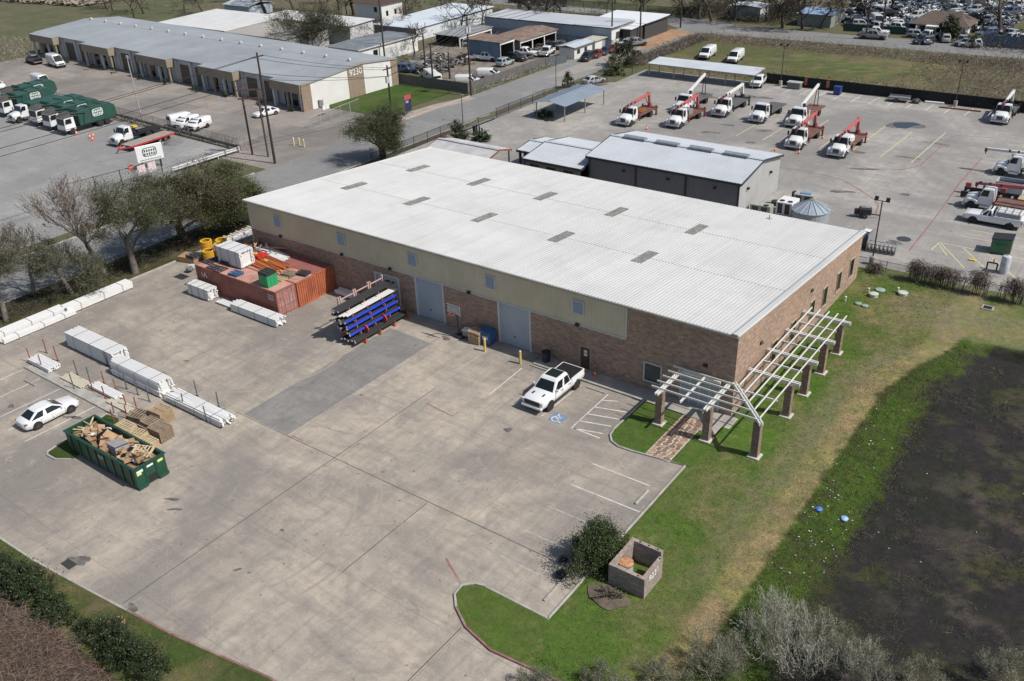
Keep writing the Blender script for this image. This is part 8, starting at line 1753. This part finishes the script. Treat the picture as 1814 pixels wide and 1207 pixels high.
tangle('back_thicket', 'bare brush behind the strip units and sheds', lambda q: (q.uniform(-160,-100), q.uniform(96,150)) if q.random() < .45 else (q.uniform(-330,-160), q.uniform(105,150)), 2600, lambda x, y, q: q.uniform(.8,2.2), [TWIGB, BARKD, TWIGG], 24, .04, .6, 1.1, arch=.1, lf=LF_OAK, nl=2500, ls=.2, vert=1.4)
tangle('left_scrub', 'bare scrub at the left end of the strip units', lambda q: (q.uniform(-215,-185), q.uniform(40,60)), 900, lambda x, y, q: q.uniform(.8,2.2), [TWIGB, TWIGG], 25, .03, .6, 1.1, arch=.1, vert=1.4)
tangle('verge_undergrowth', 'low dark undergrowth below the street trees', lambda q: (q.uniform(-68.3,-64.6), q.uniform(-34,9)), 7000, lambda x, y, q: q.uniform(.3,1.5)*(.5+nz(x, y, .3, 3)+.35), [TWIGB, BARKD], 26, .016, .5, 1.1, lf=LF_DRK, nl=26000, ls=.07)
tangle('fence_weeds', 'dead weeds on the scrap lot and truck yard fences', lambda q: (-79.9+q.gauss(0,.4), q.uniform(69,94)) if q.random() < .6 else (q.uniform(-122,-90), 26.8+q.gauss(0,.4)), 1700, lambda x, y, q: q.uniform(.6,1.7), [TWIGB, TWIGG], 27, .025, .5, 1.1, vert=1.4)
tangle('scrap_weeds', 'dead brush between the vans in the scrap lot', lambda q: (q.uniform(-97,-81), q.uniform(70,82)), 500, lambda x, y, q: q.uniform(.5,1.4), [TWIGB], 28, .025, .5, 1.1, vert=1.4)
# grass and reeds
def blades(name, label, area, n, hf, mats, seed, per=4, w_=.012, ground=None, spread=.12, cat='grass', sp=.5):
    q = random.Random(seed); m = MB()
    for k in range(n):
        r_ = area(q)
        if r_ is None: continue
        x, y = r_; z = ground(x, y) if ground else .1; mi = q.randrange(len(mats)); h = hf(q)
        for j in range(per):
            a = Vector((x+q.gauss(0,spread), y+q.gauss(0,spread), z-.02)); b = a + Vector((q.gauss(0,sp)*h, q.gauss(0,sp)*h, h*q.uniform(.5,1.1))); s = (b-a).cross(Vector((q.gauss(0,1), q.gauss(0,1), 0)))
            if s.length < 1e-5: continue
            s.normalize(); s *= w_; o = len(m.v); m.v += [tuple(a-s), tuple(a+s), tuple(b)]; m.f.append((o,o+1,o+2)); m.m.append(mi)
    return tag(m.build(name, mats, fix=False), label, cat, None, 'stuff')
REED = M('dead_reed', (.20,.185,.12), .9, 0, .25, 2); REED2 = M('pale_reed', (.12,.108,.08), .9, 0, .25, 2); REED3 = M('brown_reed', (.07,.056,.046), .9, 0, .25, 2); GRB = M('green_blade', (.06,.095,.022), .8, 0, .3, 1.5); GRBD = M('deep_blade', (.034,.062,.012), .8, 0, .3, 1.5); GRB2 = M('olive_blade', (.12,.125,.045), .8, 0, .3, 1.5); GRB3 = M('straw_blade', (.24,.185,.09), .85, 0, .3, 1.5)
def marsh(q):
    x, y = q.uniform(11,34), q.uniform(-34,20)
    if nz(x, y, .22, 4) + .8*nz(x, y, .9, 2) < .12 or x < 11.5+.5*nz(x, y, .3, 1): return None
    return x, y
blades('marsh_reeds', 'dead pale reeds standing in the black mud', marsh, 26000, lambda q: q.uniform(.06,.32), [REED2, REED3, REED3, REED2, REED], 31, 4, .010, lawn_h, .14, 'reeds', .9)
def bank(q):
    x, y = q.uniform(8.3,12.3), q.uniform(-30,21); return (x, y) if x > edge_x(y) else None
blades('bank_grass', 'lush green grass on the ditch bank', bank, 9500, lambda q: q.uniform(.05,.16), [GRBD, GRB2, GRBD, GRB3], 32, 4, .02, lawn_h, .1)
def lawnp(q):
    x, y = q.uniform(.5,9), q.uniform(-28,31); return (x, y) if not (x < 4 and -4 < y < 0) else None
blades('lawn_grass', 'short mixed lawn grass beside the warehouse', lawnp, 30000, lambda q: q.uniform(.03,.10), [GRB, GRB2, GRB2, GRB3], 33, 4, .022, lawn_h, .12)
blades('island_grass', 'short grass on the islands and end lawn', lambda q: (q.uniform(-5,.4), q.uniform(-28,-25)) if q.random() < .4 else (q.uniform(-6.3,-3.3), q.uniform(-7.4,-2)), 1800, lambda q: q.uniform(.03,.08), [GRB, GRB2], 34, 4, .012, lambda x, y: .104, .1)
blades('verge_grass', 'rough grass on the roadside verge', lambda q: (lambda x: (x, kerb_y(x)-.15-3.2*q.random()))(q.uniform(-36,4)), 5200, lambda q: q.uniform(.04,.14), [GRB, GRB2, GRB3], 35, 4, .012, lambda x, y: .1, .12)
# litter at the ditch
LIT = [flat('litter_white', (.7,.7,.69), .6), flat('litter_grey', (.45,.45,.44), .6)]
q = random.Random(9); m = MB()
for k in range(95):
    y = q.uniform(-14,10); x = 8.6 + abs(q.gauss(0,1.6)) if q.random() < .6 else q.uniform(11,26)
    if q.random() < .45: x, y = 8.6+q.random()*3.0, q.uniform(-12.5,-4)
    s = q.uniform(.015,.06); rot = Matrix.Rotation(q.uniform(0,6.28), 3, 'Z') @ Matrix.Rotation(q.uniform(-.6,.6), 3, 'X'); m.obox((x, y, lawn_h(x, y)+.05), (s*2, s, s*.5), rot, q.randrange(2))
tag(m.build('litter', LIT, fix=False), 'scattered white litter along the ditch bank', 'litter', None, 'stuff')
for k, (px, cm, l) in enumerate((((9.05, -6.81), (.06,.16,.42), 'crumpled bright blue bag on the ditch bank'), ((10.61, -6.25), (.25,.42,.6), 'pale blue bag right of the bright blue one'))): blob('plastic_bag', (px[0]+.2, px[1], lawn_h(px[0]+.2, px[1])+.1), .26, M('bag_blue_%d' % k, cm, .4), l, 'bag', None, .45, 80+k)
m = MB(); c = (-20.61, -39.31); m.lathe([(.55,0), (.5,.16), (.35,.2), (.02,.22)], 12); tag(m.build('clay_lid', M('clay', (.42,.21,.12), .9), None, (c[0], c[1], .1), smooth=40), 'orange clay lid between the roadside bushes', 'lid')
m = MB(); m.sheet([(1.9+(1.35+.2*math.sin(3*t))*math.cos(t), -21.5+(.85+.12*math.sin(4*t))*math.sin(t)) for t in [2*math.pi*k/30 for k in range(30)]], .152); tag(m.build('mulch_bed', M('mulch', (.125,.098,.072), .95, 0, .35, 3, .6, 12, (.07,.055,.042), 2.5), fix=False), kind='structure')
